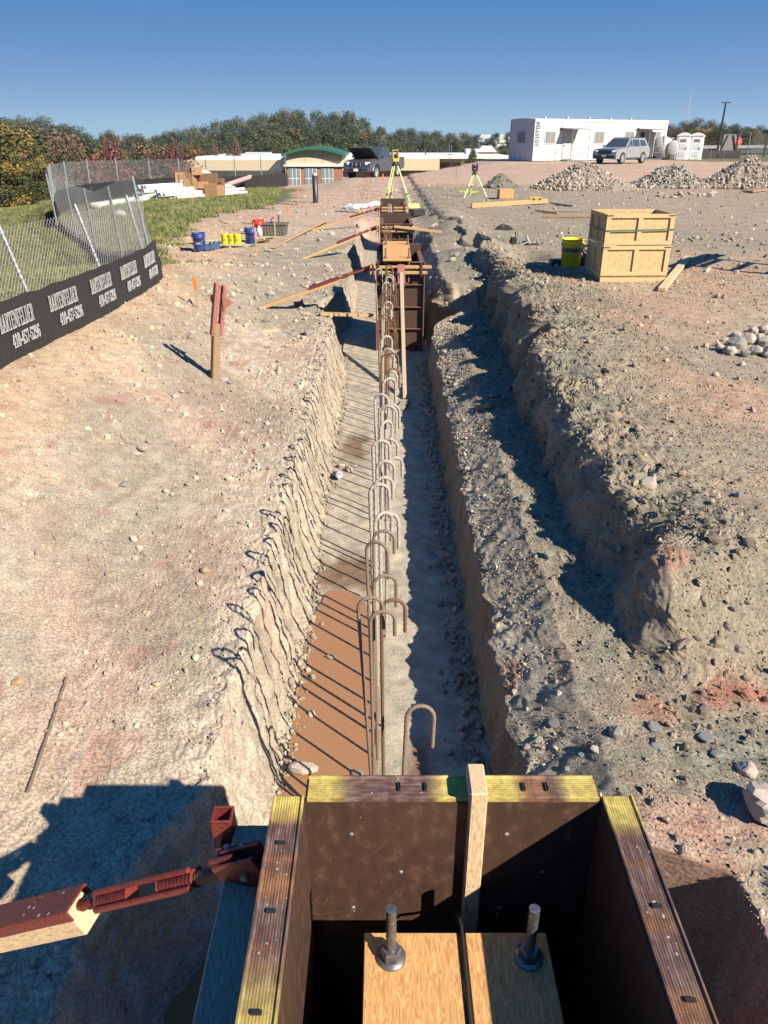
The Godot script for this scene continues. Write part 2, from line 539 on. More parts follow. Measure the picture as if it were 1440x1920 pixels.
func soil_colour(x: float, f: float, y: float, e: Array) -> Color:
	var a := nA.get_noise_2d(x * 1.3 + 40.0, f * 0.8)
	var b := nA.get_noise_2d(x * 3.1 - 7.0, f * 2.2 + 90.0)
	var c := nB.get_noise_2d(x * 0.9 + 13.0, f * 0.9)
	var d := nK.get_noise_2d((x + 0.75 * f) * 1.6, (f - 0.6 * x) * 0.35)
	var e2 := nK.get_noise_2d((x + 0.75 * f) * 7.0, (f - 0.6 * x) * 1.6)
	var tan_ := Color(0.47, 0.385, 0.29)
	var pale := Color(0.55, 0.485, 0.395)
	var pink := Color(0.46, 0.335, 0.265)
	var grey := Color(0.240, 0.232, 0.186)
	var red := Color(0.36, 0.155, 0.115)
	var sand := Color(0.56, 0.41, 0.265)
	var col := tan_
	if x < e[0] + 0.02:
		col = tan_.lerp(pale, clamp(0.5 + 1.1 * b, 0, 1) * 0.7)
		col = col.lerp(pink, ss(0.05, 0.45, a) * 0.75)
		col = col.lerp(sand, ss(-1.9, -3.1, x + 0.5 * c) * 0.85)
		col = col.lerp(grey, ss(0.02, 0.42, d + 0.25 * bump(-1.75 - 0.10 * (f - 5.0), 0.75, x) * ss(3.0, 5.5, f) - 0.15 * ss(-2.4, -3.0, x) + 0.22 * e2) * 0.42)
		col = col.lerp(red, ss(0.36, 0.55, b + 0.35 * bump(-1.5, 0.7, x) * bump(2.3, 0.6, f)) * 0.45)
		if f > 9.0:
			col = col.lerp(grey, ss(9.0, 12.0, f) * (1.0 - ss(17.0, 23.0, f)) * ss(-3.4, -1.6, x) * (0.55 + 0.5 * c))
		col = col.lerp(pale, 0.55 * bump(e[0], 0.16, x) * (1.0 - ss(10.0, 12.0, f)))
	elif x < e[1] + 0.03:
		col = Color(0.46, 0.41, 0.335).lerp(Color(0.36, 0.315, 0.25), clamp(0.4 + 0.9 * c + 0.6 * nC.get_noise_3d(x, f, y), 0, 1))
		col = col.lerp(pink, ss(0.25, 0.5, b) * 0.5)
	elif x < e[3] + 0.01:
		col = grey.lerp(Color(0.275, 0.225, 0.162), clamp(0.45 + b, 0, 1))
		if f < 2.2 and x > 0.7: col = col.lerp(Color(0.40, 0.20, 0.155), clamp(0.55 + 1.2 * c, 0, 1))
	else:
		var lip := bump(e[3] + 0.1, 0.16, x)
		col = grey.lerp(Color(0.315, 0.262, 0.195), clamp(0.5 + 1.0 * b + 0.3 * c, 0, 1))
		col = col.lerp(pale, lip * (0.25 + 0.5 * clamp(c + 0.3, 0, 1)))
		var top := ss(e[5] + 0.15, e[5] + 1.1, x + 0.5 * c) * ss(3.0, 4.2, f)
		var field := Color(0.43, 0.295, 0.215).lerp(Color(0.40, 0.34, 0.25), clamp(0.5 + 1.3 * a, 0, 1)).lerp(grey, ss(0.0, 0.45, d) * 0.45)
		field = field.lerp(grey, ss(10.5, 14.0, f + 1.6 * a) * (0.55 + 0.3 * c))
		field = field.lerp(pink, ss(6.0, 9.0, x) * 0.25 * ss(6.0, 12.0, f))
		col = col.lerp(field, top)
		if f < 3.4:
			col = col.lerp(red, 0.85 * bump(2.66 + 0.08 * c, 0.07, f) * ss(1.3, 1.5, x) + 0.5 * ss(0.35, 0.5, b + 0.4 * bump(1.15, 0.3, x) * bump(1.95, 0.15, f)))
			col = col.lerp(Color(0.47, 0.30, 0.24), 0.75 * bump(1.95, 0.12, f) * ss(0.85, 1.0, x))
	if f > 20.0:
		var rd := Color(0.47, 0.315, 0.245).lerp(Color(0.50, 0.40, 0.32), clamp(0.5 + 1.2 * nK.get_noise_2d(x * 0.35, f * 2.0), 0, 1))
		var k := ss(21.0, 25.0, f + 2.0 * a) if x < 0.8 else ss(38.0, 42.0, f + 2.0 * a)
		col = col.lerp(rd, k)
	var sp := 1.0 + 0.16 * nC.get_noise_2d(x + 3.0, f) + 0.14 * nB.get_noise_2d(x * 2.2, f * 2.2 + 8.0) + 0.10 * e2
	col = Color(col.r * sp, col.g * sp, col.b * sp)
	var g := grassy(x, f)
	if g > 0.0: col = col.lerp(Color(0.105, 0.12, 0.04).lerp(Color(0.19, 0.17, 0.075), clamp(0.4 + b, 0, 1)), g)
	return col

# 1 where grass grows
func grassy(x: float, f: float) -> float:
	var n := nA.get_noise_2d(x * 1.1 + 300.0, f * 1.1)
	var g := 0.0
	if f < 14.0: g = ss(-3.35, -3.7, x)
	else:
		var xr := -3.6 - 0.06 * (f - 14.0) - 1.4 * ss(14.0, 18.0, f) + 2.4 * ss(24.0, 31.0, f)
		g = ss(xr + 0.3, xr - 0.5, x + 1.3 * n)
		if f > 38.0: g = max(g * (1.0 - ss(46.0, 50.0, f)), 0.0)
	if f > 75.0: g = 1.0
	if x < -11.0: g = 1.0
	if f > 66.0 and x > 25.0: g = 1.0
	return g

func build_ground():
	var vs := PackedVector3Array()
	var cs := PackedColorArray()
	var ix := PackedInt32Array()
	var counts := [190, 70, 42, 8, 26, 34, 40, 74, 70, 90]
	var rows := 0
	var ncol := 1
	for c in counts: ncol += c
	var f := 0.30
	while f < 62.0:
		var e := edges(f)
		var XL: float = min(-2.4 - 0.72 * f, e[0] - 1.0)
		var XR: float = 2.6 + 0.74 * f
		var m1: float = e[0] - 0.6
		var l2: float = (e[3] + e[4]) * 0.5
		var brk := [XL, m1, e[0] - 0.03, e[1] + 0.02, e[2] - 0.02, e[3] + 0.03, l2, e[4], e[5] + 0.12, e[5] + 0.9, XR]
		for s in 10:
			var n: int = counts[s]
			for k in n:
				_vert(vs, cs, lerp(brk[s], brk[s + 1], (1.0 - pow(1.0 - float(k) / n, 1.35)) if s == 0 else (pow(float(k) / n, 1.5) if s == 9 else float(k) / n)), f, e)
		_vert(vs, cs, XR, f, e)
		rows += 1
		f += 0.0125 + 0.0036 * f
	for r in rows - 1:
		for k in ncol - 1:
			var a := r * ncol + k
			ix.append_array([a, a + ncol, a + 1, a + 1, a + ncol, a + ncol + 1])
	var arr := []
	arr.resize(Mesh.ARRAY_MAX)
	arr[Mesh.ARRAY_VERTEX] = vs
	arr[Mesh.ARRAY_COLOR] = cs
	arr[Mesh.ARRAY_INDEX] = ix
	var st := SurfaceTool.new()
	st.create_from_arrays(arr)
	st.generate_normals()
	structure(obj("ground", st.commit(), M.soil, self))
	print("ground verts ", vs.size())

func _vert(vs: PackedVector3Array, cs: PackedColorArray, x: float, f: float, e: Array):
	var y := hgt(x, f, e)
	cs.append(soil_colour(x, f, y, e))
	var yy := y + clods(x, f, e, y)
	var dx := 0.0
	if f < 24.0 and x > e[0] - 0.1 and x < e[5] + 0.3:
		dx = 0.022 * nC.get_noise_3d(x * 0.4, y * 1.2, f) + 0.030 * nB.get_noise_3d(x * 0.4, y * 1.4, f * 1.3) + 0.009 * nD.get_noise_3d(x * 0.5, y, f)
		if x > e[4] - 0.15 and f > 2.5: dx += 0.10 * nA.get_noise_3d(x * 2.0, y * 4.0, f * 3.0) * (1.0 - ss(12.0, 14.0, f)) * bump(0.5 * (e[4] + e[5]) + 0.1, 0.30, x)
		if x > e[1] and x < e[2]: dx = 0.0
	vs.append(Vector3(x + dx, yy, -f))

func build_far_ground():
	var vs := PackedVector3Array()
	var cs := PackedColorArray()
	var ix := PackedInt32Array()
	var fs := []
	var q := -60.0
	while q < 1500.0:
		fs.append(q)
		q += 3.0 if q < 170.0 else (q - 170.0) * 0.06 + 4.0
	var nx := 120
	for f in fs:
		for k in nx + 1:
			var u := 2.0 * k / nx - 1.0
			var span: float = 70.0 + 0.9 * max(f, 0.0)
			var x: float = u * span * (0.35 + 0.65 * abs(u))
			var ff: float = max(f, 0.4)
			var e := edges(min(ff, 60.0))
			var y := base(x, ff, e)
			if f < 62.0 and x > -2.4 - 0.72 * ff and x < 2.6 + 0.74 * ff: y -= 1.2
			else: y -= 0.02
			cs.append(soil_colour(x, max(ff, 26.0), y, e))
			vs.append(Vector3(x, y, -f))
	var w := nx + 1
	for r in fs.size() - 1:
		for k in nx:
			var a := r * w + k
			ix.append_array([a, a + w, a + 1, a + 1, a + w, a + w + 1])
	var arr := []
	arr.resize(Mesh.ARRAY_MAX)
	arr[Mesh.ARRAY_VERTEX] = vs
	arr[Mesh.ARRAY_COLOR] = cs
	arr[Mesh.ARRAY_INDEX] = ix
	var st := SurfaceTool.new()
	st.create_from_arrays(arr)
	st.generate_normals()
	structure(obj("terrain", st.commit(), M.far_soil, self))

func build_footing():
	var vs := PackedVector3Array()
	var cs := PackedColorArray()
	var ix := PackedInt32Array()
	var nx := 60
	var nf := 900
	for r in nf + 1:
		var f := 0.5 + 23.6 * pow(float(r) / nf, 1.6)
		for k in nx + 1:
			var x := -0.60 + 1.26 * k / nx
			var n := nB.get_noise_2d(x * 1.2 + 70.0, f)
			var y := -0.572 + 0.006 * n + 0.004 * nC.get_noise_2d(x, f) - 0.010 * ss(0.30, 0.42, x)
			# the slab dips a little where the water stands
			y -= 0.014 * ss(0.02, -0.08, x) * (1.0 - ss(4.2, 4.55, f + 0.3 * n))
			var col := Color(0.50, 0.46, 0.39).lerp(Color(0.56, 0.50, 0.41), clamp(0.5 + n, 0, 1))
			var mud := bump(-0.28, 0.14, x + 0.08 * n) * bump(7.05, 0.38, f + 0.3 * n)
			mud = max(mud, 0.85 * bump(4.62, 0.22, f + 0.25 * n) * ss(0.0, -0.1, x))
			mud = max(mud, 0.75 * bump(0.16, 0.07, x + 0.04 * n) * bump(2.75, 0.16, f + 0.2 * n))
			col = col.lerp(Color(0.22, 0.135, 0.085), clamp(mud * 1.5 - 0.1, 0, 0.9))
			cs.append(col)
			vs.append(Vector3(x, y, -f))
	var w := nx + 1
	for r in nf:
		for k in nx:
			var a := r * w + k
			ix.append_array([a, a + w, a + 1, a + 1, a + w, a + w + 1])
	var arr := []
	arr.resize(Mesh.ARRAY_MAX)
	arr[Mesh.ARRAY_VERTEX] = vs
	arr[Mesh.ARRAY_COLOR] = cs
	arr[Mesh.ARRAY_INDEX] = ix
	var st := SurfaceTool.new()
	st.create_from_arrays(arr)
	st.generate_normals()
	structure(obj("footing", st.commit(), M.footing, self))
	# muddy water standing on the left half of it
	var m := MB.new()
	m.smooth()
	var y := -0.571
	var prev := []
	for i in 61:
		var f := 1.5 + 2.92 * i / 60.0
		var e := edges(f)
		var n := nB.get_noise_2d(f * 2.0, 5.0)
		var xl: float = e[1] - 0.02
		var xr: float = -0.030 + 0.02 * n
		var k := ss(4.05, 4.42, f)
		var mid := -0.30
		var kw := sqrt(max(0.0, 1.0 - pow((f - 3.75) / 0.70, 2.0))) if f > 3.75 else 1.0
		xl = lerp(mid, xl, kw) + 0.05 * n * k
		xr = lerp(mid, xr, kw) + 0.06 * nB.get_noise_2d(f * 3.0, 77.0) * k
		var cur := [V(xl, y, f), V(xr, y, f)]
		if i > 0: m.quad(prev[0], prev[1], cur[1], cur[0])
		prev = cur
	structure(obj("puddle_water", m, M.water, self))

# ---------------------------------------------------------------- stones
var stone_meshes := []
func make_stones():
	var rng := RandomNumberGenerator.new()
	rng.seed = 5
	for v in 12:
		var fine := v >= 6
		var m := MB.new()
		m.flat()
		var nl := 12 if fine else 5
		var ns := 20 if fine else 8
		var planes := []
		for k in (16 if fine else 9):
			var n := Vector3(rng.randfn(), rng.randfn() * 0.8, rng.randfn()).normalized()
			planes.append([n, rng.randf_range(0.62, 0.95)])
		if v % 2 == 0:
			planes.append([Vector3(0.1, 1, 0.05).normalized(), 0.5])
			planes.append([Vector3(0.05, -1, 0.1).normalized(), 0.5])
		var pts := []
		for j in nl + 1:
			var row := []
			for k in ns:
				var th := PI * j / nl
				var ph := TAU * k / ns + 0.15 * (j % 2)
				var d := Vector3(sin(th) * cos(ph), cos(th), sin(th) * sin(ph))
				var r := 1.08
				for q in planes:
					var c: float = d.dot(q[0])
					if c > 0.05: r = min(r, q[1] / c)
				r *= 1.0 + 0.07 * nB.get_noise_3d(d.x * 0.7 + v * 5.0, d.y * 0.7, d.z * 0.7)
				row.append(d * r)
			if j == 0 or j == nl:
				for k in ns: row[k] = row[0]
			pts.append(row)
		for j in nl:
			for k in ns:
				var k2 := (k + 1) % ns
				if j > 0: m.tri(pts[j][k], pts[j][k2], pts[j + 1][k2])
				if j < nl - 1: m.tri(pts[j][k], pts[j + 1][k2], pts[j + 1][k])
		stone_meshes.append(m.mesh())

func stone(px: float, py: float, y_guess: float, size: float, kind: String, label: String, flatness := 0.7, seed_ := 0, group := "loose stones lying on the soil"):
	var p := at(px, py, y_guess)
	p = at(px, py, gy(p.x, -p.z))
	var y := gy(p.x, -p.z)
	if p.x > -0.5 and p.x < 0.5 and y < -0.5: y = max(y, -0.57)
	var rng := RandomNumberGenerator.new()
	rng.seed = int(px * 13 + py * 7 + seed_)
	var b := Basis.from_euler(Vector3(rng.randf_range(-0.25, 0.25), rng.randf() * TAU, rng.randf_range(-0.25, 0.25)))
	b = b * Basis.from_scale(Vector3(size * 0.5 * rng.randf_range(0.9, 1.2), size * 0.5 * flatness, size * 0.5 * rng.randf_range(0.7, 1.0)))
	one("stone", stone_meshes[6 + (rng.randi() % 3) * 2 + (1 if flatness > 0.72 else 0)], M[kind], label, "stone", group, Transform3D(b, Vector3(p.x, y + size * 0.5 * flatness * 0.55, p.z)))

func scatter(called: String, label: String, n: int, sd: int, chooser: Callable, parent: Node3D = self, hue := []):
	var rng := RandomNumberGenerator.new()
	rng.seed = sd
	var mm := MultiMesh.new()
	mm.transform_format = MultiMesh.TRANSFORM_3D
	mm.use_colors = true
	mm.mesh = stone_meshes[sd % 6]
	var ts := []
	var cs := []
	for i in n:
		var r = chooser.call(rng)
		if r == null: continue
		var s: float = r[1]
		var b := Basis.from_euler(Vector3(rng.randf() * TAU, rng.randf() * TAU, rng.randf() * TAU)) * Basis.from_scale(Vector3(s * rng.randf_range(0.8, 1.3), s * rng.randf_range(0.5, 0.9), s))
		ts.append(Transform3D(b, r[0]))
		cs.append(r[2])
	mm.instance_count = ts.size()
	for i in ts.size():
		mm.set_instance_transform(i, ts[i])
		mm.set_instance_color(i, cs[i])
	var o := MultiMeshInstance3D.new()
	o.multimesh = mm
	o.material_override = M.stone
	o.set_meta("kind", "stuff")
	if parent == self:
		o.name = numbered(called)
		add_child(o)
		tag(o, label, "gravel")
	else:
		o.name = called
		parent.add_child(o, true)

func _tone(rng: RandomNumberGenerator, c: Color) -> Color:
	var k := rng.randf_range(0.75, 1.45)
	return Color(c.r * k, c.g * k, c.b * k * rng.randf_range(0.92, 1.05))

func build_gravel():
	# grit over the open soil
	scatter("grit", "fine loose grit strewn over the bare soil", 34000, 11, func(rng):
		var f: float = 1.4 + 14.0 * pow(rng.randf(), 1.6)
		var x: float = rng.randf_range(-1.0, 1.0) * (1.2 + 0.6 * f)
		var e := edges(f)
		if x > e[0] and x < e[3]: return null
		if x < -3.3: return null
		if nB.get_noise_2d(x * 0.5 + 20.0, f * 0.5) < 0.05 and rng.randf() < 0.8: return null
		if x > 0.0 and rng.randf() < 0.5: return null
		var y := hgt(x, f, e)
		var s: float = (0.0018 + 0.0007 * f) * (1.0 + 4.5 * pow(rng.randf(), 9.0))
		return [Vector3(x, y + clods(x, f, e, y) + s * 0.2, -f), s, _tone(rng, soil_colour(x, f, y, e).lerp(Color(0.45, 0.42, 0.38), 0.35))])
	# crumbs of the soil itself
	scatter("soil_crumbs", "loose crumbs of soil covering the ground round the trench", 105000, 16, func(rng):
		var f: float = 0.9 + 10.0 * pow(rng.randf(), 1.6)
		var x: float = rng.randf_range(-1.0, 1.0) * (1.0 + 0.56 * f)
		if rng.randf() < 0.35: x = rng.randf_range(0.5, 2.6)
		var e := edges(f)
		if f > 2.0 and x > e[0] + 0.06 and x < e[3] + 0.01: return null
		if f <= 2.0 and x > -0.45 and x < 0.62: return null
		if x < -3.1: return null
		if x < 0.0 and nB.get_noise_2d(x * 0.7 + 5.0, f * 0.7) < 0.0 and rng.randf() < 0.6: return null
		var y := hgt(x, f, e)
		var s: float = (0.0013 + 0.00075 * f) * (1.0 + 2.2 * pow(rng.randf(), 5.0))
		if x > 0.0: s *= 0.72
		return [Vector3(x, y + clods(x, f, e, y) + s * 0.05, -f), s, soil_colour(x, f, y, e) * rng.randf_range(0.78, 1.3)])
	# broken clods along the lips and the foot of the banks
	scatter("rubble", "broken clods and rubble along the trench lips and bank", 7000, 12, func(rng):
		var f: float = 1.7 + 11.0 * pow(rng.randf(), 1.4)
		var e := edges(f)
		var w: float = rng.randf()
		var x: float
		if w < 0.14: x = e[3] + 0.06 + rng.randfn(0.0, 0.09)
		elif w < 0.56: x = e[5] + 0.1 + rng.randfn(0.0, 0.26)
		elif w < 0.68: x = e[4] - 0.05 + rng.randfn(0.0, 0.12)
		elif w < 0.90: x = rng.randf_range(0.9, 3.2)
		else: x = e[0] + rng.randfn(0.0, 0.10)
		if w > 0.68 and w < 0.90: f = rng.randf_range(2.0, 3.7)
		e = edges(f)
		if x > e[0] + 0.05 and x < e[3] - 0.01: return null
		var y := hgt(x, f, e)
		var s: float = 0.0034 * (1.0 + 4.5 * pow(rng.randf(), 8.0)) * (1.0 + 0.06 * f)
		if w > 0.9: s *= 0.6
		return [Vector3(x, y + clods(x, f, e, y) + s * 0.25, -f), s, _tone(rng, soil_colour(x, f, y, e))])
	# bigger lumps of broken soil on the bank and its nose
	scatter("clods", "lumps of broken soil on the bank lip and nose", 520, 15, func(rng):
		var f: float = rng.randf_range(2.2, 11.5)
		if rng.randf() < 0.45: f = rng.randf_range(2.2, 4.2)
		var e := edges(f)
		var x: float = e[5] + 0.16 + rng.randfn(0.0, 0.20) if rng.randf() < 0.7 else (e[4] - 0.08 + rng.randfn(0.0, 0.1))
		if f < 3.3: x = rng.randf_range(1.1, 3.0)
		if x < e[3] + 0.1: return null
		var y := hgt(x, f, e)
		var s: float = 0.008 * (1.0 + 4.5 * pow(rng.randf(), 5.0)) * (1.0 + 0.04 * f)
		return [Vector3(x, y + clods(x, f, e, y) - s * 0.25, -f), s, soil_colour(x, f, y, e) * rng.randf_range(0.8, 1.2)])
	# shale bits fallen to the foot of the trench walls
	scatter("fallen_rubble", "crumbs of shale fallen on the footing edges", 3600, 13, func(rng):
		var f: float = 1.75 + 9.0 * pow(rng.randf(), 1.5)
		var e := edges(f)
		var x: float = (e[2] - abs(rng.randfn(0.0, 0.07))) if rng.randf() < 0.55 else (e[1] + rng.randfn(-0.02, 0.03))
		x = clamp(x, -0.6, 0.62)
		var s: float = 0.0045 * (1.0 + 4.0 * pow(rng.randf(), 5.0))
		return [Vector3(x, max(hgt(x, f, e), -0.572) + s * 0.3, -f), s, _tone(rng, Color(0.33, 0.30, 0.25))])
	# pebbles farther off
	scatter("scattered_rubble", "stony rubble on the open ground around the forms", 9000, 14, func(rng):
		var f: float = rng.randf_range(10.0, 40.0)
		var x: float = rng.randf_range(-0.5, 0.62) * f
		var e := edges(f)
		if x > e[0] and x < e[3] and f < 25.0: return null
		if grassy(x, f) > 0.4: return null
		if nA.get_noise_2d(x * 1.7, f * 1.7 + 50.0) < 0.02 and rng.randf() < 0.75: return null
		var y := hgt(x, f, e)
		var s: float = 0.013 * (1.0 + 3.0 * pow(rng.randf(), 5.0)) * (0.7 + 0.02 * f)
		return [Vector3(x, y + clods(x, f, e, y) + s * 0.2, -f), s, _tone(rng, soil_colour(x, f, y, e).lerp(Color(0.5, 0.45, 0.4), 0.4))])

func build_stones():
	var g := "stone_grey"
	var p := "stone_pale"
	var s := "stone_slate"
	# [px, py, size, kind, label]
	for a in [
		[1400, 1448, 0.085, p, "white fist-sized stone with its shadow on grey soil by the form"],
		[1155, 1380, 0.075, g, "rough pale grey stone among slate chips beside the form"],
		[1428, 1520, 0.20, p, "big pinkish boulder on the lip of the form pit"],
		[982, 938, 0.085, s, "lilac-grey stone in bank shadow next to the rusty hook"],
		[1030, 1045, 0.085, s, "blue-grey stone in the bank shadow on the ledge"],
		[917, 764, 0.10, s, "flat blue-grey slab in the bank shadow, nearer of two"],
		[925, 746, 0.09, s, "flat blue-grey slab in the bank shadow, farther of two"],
		[903, 625, 0.16, g, "rounded greenish clod at the bank foot by the far form"],
		[876, 632, 0.09, p, "pale broken stone left of the greenish clod"],
		[578, 628, 0.13, g, "squared grey block on the left soil above the trench"],
		[500, 602, 0.13, s, "dark wedge of slate near the foot of the timber brace"],
		[506, 552, 0.15, p, "round pale clod beside the timber brace"],
		[360, 610, 0.075, p, "white stone above a brown block by the orange flag"],
		[355, 620, 0.085, g, "brownish block stone under a white stone by the flag"],
		[385, 1072, 0.06, "stone_ochre", "reddish clod on the tan soil left of the trench"],
		[33, 1277, 0.055, "stone_ochre", "smooth yellow pebble near the straight rebar"],
		[1275, 905, 0.06, "stone_ochre", "orange pebble on the bank top"],
		[1215, 905, 0.11, p, "pink clod crowning the crumbling bank"],
		[1386, 925, 0.06, g, "small dark stone on the plateau soil"],
	]:
		stone(a[0], a[1], 0.0 if a[0] < 1060 or a[1] > 1200 else 0.45, a[2], a[3], a[4], 0.75)
	# slate chips by the form: flat
	for a in [[1037, 1372, 0.06], [1233, 1401, 0.055], [1325, 1388, 0.085], [1345, 1412, 0.075], [1120, 1408, 0.05], [1225, 1365, 0.075], [1065, 1450, 0.04], [1090, 1417, 0.045]]:
		stone(a[0], a[1], 0.0, a[2], s if a[1] != 1408 else p, "flat slate chip on the grey soil beside the near form", 0.32, 3, "slate chips beside the near form")
	# heap of rounded stones on the plateau
	var rng := RandomNumberGenerator.new()
	rng.seed = 99
	for a in [[1380, 655, 0.19], [1402, 645, 0.17], [1415, 668, 0.13], [1365, 668, 0.12], [1437, 650, 0.16], [1350, 662, 0.09], [1425, 640, 0.12], [1395, 672, 0.10], [1440, 672, 0.16], [1358, 640, 0.07], [1378, 632, 0.09], [1410, 625, 0.10], [1430, 622, 0.11], [1345, 652, 0.06], [1455, 640, 0.2], [1460, 665, 0.18], [1342, 628, 0.05], [1390, 690, 0.06]]:
		stone(a[0], a[1], 0.55, a[2], p if rng.randf() < 0.7 else g, "rounded stone in the heap on the plateau soil", 0.85, 9, "rounded stones heaped on the plateau")
	# row of clods along the old wheel rut
	for a in [[395, 700, 0.09], [330, 745, 0.08], [318, 772, 0.07], [268, 842, 0.10], [255, 850, 0.06], [232, 912, 0.08], [388, 620, 0.06], [225, 698, 0.06], [205, 728, 0.04], [420, 715, 0.10], [432, 722, 0.07], [340, 735, 0.06]]:
		stone(a[0], a[1], 0.1, a[2], p if rng.randf() < 0.6 else g, "pale clod in the row along the wheel rut", 0.6, 4, "clods along the wheel rut")
	for a in [[700, 470, 0.18], [745, 475, 0.14], [505, 472, 0.2], [525, 478, 0.16], [555, 470, 0.16], [600, 452, 0.2], [622, 440, 0.22], [575, 440, 0.14], [475, 480, 0.13]]:
		if a[0] < 690: stone(a[0], a[1], 0.0, a[2], p, "pale limestone lump on the soil near the buckets", 0.5, 4, "limestone lumps near the buckets")
	# lumps of concrete at the edge of the water
	for a in [[570, 1452, 0.12, p, "cracked pale lump of concrete at the water's edge"], [668, 1462, 0.07, g, "brown clod half in the water by the form"], [620, 1240, 0.05, g, "muddy clod poking out of the brown water"], [605, 1178, 0.035, g, "small muddy clod in the brown water"]]:
		stone(a[0], a[1], -0.57, a[2], a[3], a[4], 0.5)
	for a in [[655, 888, 0.11], [642, 880, 0.09], [665, 880, 0.06]]:
		stone(a[0], a[1], -0.57, a[2], p, "crumbled clod beside the blue can in the trench", 0.6, 2, "clods beside the can")

# ---------------------------------------------------------------- timber
var lumber_meshes := {}
func lumber_node(called: String, p: Vector3, q: Vector3, w: float, h: float, m: Material, parent: Node3D, up := Vector3.UP) -> MeshInstance3D:
	var d := q - p
	var x := d.normalized()
	var z := x.cross(up)
	if z.length() < 0.02: z = x.cross(Vector3.FORWARD)
	z = z.normalized()
	var mb := MB.new()
	mb.box(Vector3.ZERO, Vector3(d.length(), h, w), Basis(), min(w, h) * 0.09)
	return obj(called, mb, m, parent, Transform3D(Basis(x, z.cross(x), z), (p + q) * 0.5))

func lumber(called: String, p: Vector3, q: Vector3, w: float, h: float, m: Material, label: String, group := "", up := Vector3.UP) -> MeshInstance3D:
	var o := lumber_node(called, p, q, w, h, m, self, up)
	tag(o, label, "timber", group)
	return o

func text_node(s: String, w: float, h: float, serif: bool, parent: Node3D, xf: Transform3D, m: Material, called := "lettering", bold := false):
	var t := TextMesh.new()
	var fo := SystemFont.new()
	fo.font_names = PackedStringArray(["Droid Serif" if serif else "Droid Sans"])
	if bold: fo.font_weight = 700
	t.font = fo
	t.text = s
	t.font_size = 64
	t.depth = 0.5
	t.pixel_size = 0.01
	t.curve_step = 2.0
	var bb := t.get_aabb()
	var k := Vector3(w / bb.size.x, h / bb.size.y, 0.008)
	var o := obj(called, t, m, parent)
	var c := bb.position + bb.size * 0.5
	o.transform = xf * Transform3D(Basis.from_scale(k), -c * k)
	return o

# ---------------------------------------------------------------- formwork
# ribbed steel top rail from p to q, sprayed yellow where the spans in "paint" say (0..1 along it)
func rail_mesh(p: Vector3, q: Vector3, w: float, paint: Array, sd: int) -> ArrayMesh:
	var d := (q - p)
	var z := d.normalized()
	var x := Vector3.UP.cross(z).normalized()
	var prof := []
	var nr := 9
	prof.append(Vector2(-w * 0.5, -0.045))
	prof.append(Vector2(-w * 0.5, 0.004))
	prof.append(Vector2(-w * 0.5 + 0.004, 0.005))
	for i in nr:
		var a := -w * 0.5 + 0.008 + (w - 0.016) * i / nr
		var b := -w * 0.5 + 0.008 + (w - 0.016) * (i + 0.5) / nr
		prof.append(Vector2(a, 0.0))
		prof.append(Vector2(b, 0.0008))
	prof.append(Vector2(w * 0.5 - 0.008, 0.0))
	prof.append(Vector2(w * 0.5 - 0.004, 0.005))
	prof.append(Vector2(w * 0.5, 0.004))
	prof.append(Vector2(w * 0.5, -0.045))
	var st := SurfaceTool.new()
	st.begin(Mesh.PRIMITIVE_TRIANGLES)
	st.set_smooth_group(-1)
	var n := 48
	var rng := RandomNumberGenerator.new()
	rng.seed = sd
	var colf := func(t: float, k: int) -> Color:
		var c := Color(0.11, 0.050, 0.040).lerp(Color(0.30, 0.235, 0.19), clamp(0.12 + 0.9 * nB.get_noise_2d(t * 3.0 + sd, k * 0.16), 0, 1))
		if k % 2 == 0: c = c.lerp(Color(0.10, 0.055, 0.045), 0.14)
		c = c.lerp(Color(0.30, 0.13, 0.05), ss(0.2, 0.5, nB.get_noise_2d(t * 2.0 + 9.0 * sd, 4.0)) * 0.7)
		for s in paint:
			var y: float = ss(s[0] - s[2], s[0] + 0.02, t) * (1.0 - ss(s[1] - 0.02, s[1] + s[2], t))
			y *= clamp(0.92 + 0.4 * nC.get_noise_2d(t * 2.0, k * 0.06 + sd), 0.5, 1)
			c = c.lerp(Color(0.60, 0.48, 0.12), y)
		return c
	for i in n:
		var t0 := float(i) / n
		var t1 := float(i + 1) / n
		for k in prof.size() - 1:
			var A: Vector2 = prof[k]
			var B: Vector2 = prof[k + 1]
			var pts := [p + d * t0 + x * A.x + Vector3.UP * A.y, p + d * t0 + x * B.x + Vector3.UP * B.y, p + d * t1 + x * B.x + Vector3.UP * B.y, p + d * t1 + x * A.x + Vector3.UP * A.y]
			var cl := [colf.call(t0, k), colf.call(t0, k + 1), colf.call(t1, k + 1), colf.call(t1, k)]
			for j in [0, 1, 2, 0, 2, 3]:
				st.set_color(cl[j])
				st.add_vertex(pts[j])
	for e in 2:
		for k in range(1, prof.size() - 1):
			for idx in ([0, k, k + 1] if e == 0 else [0, k + 1, k]):
				st.set_color(Color(0.2, 0.12, 0.08))
				st.add_vertex(p + d * e + x * prof[idx].x + Vector3.UP * prof[idx].y)
	st.generate_normals()
	return st.commit()

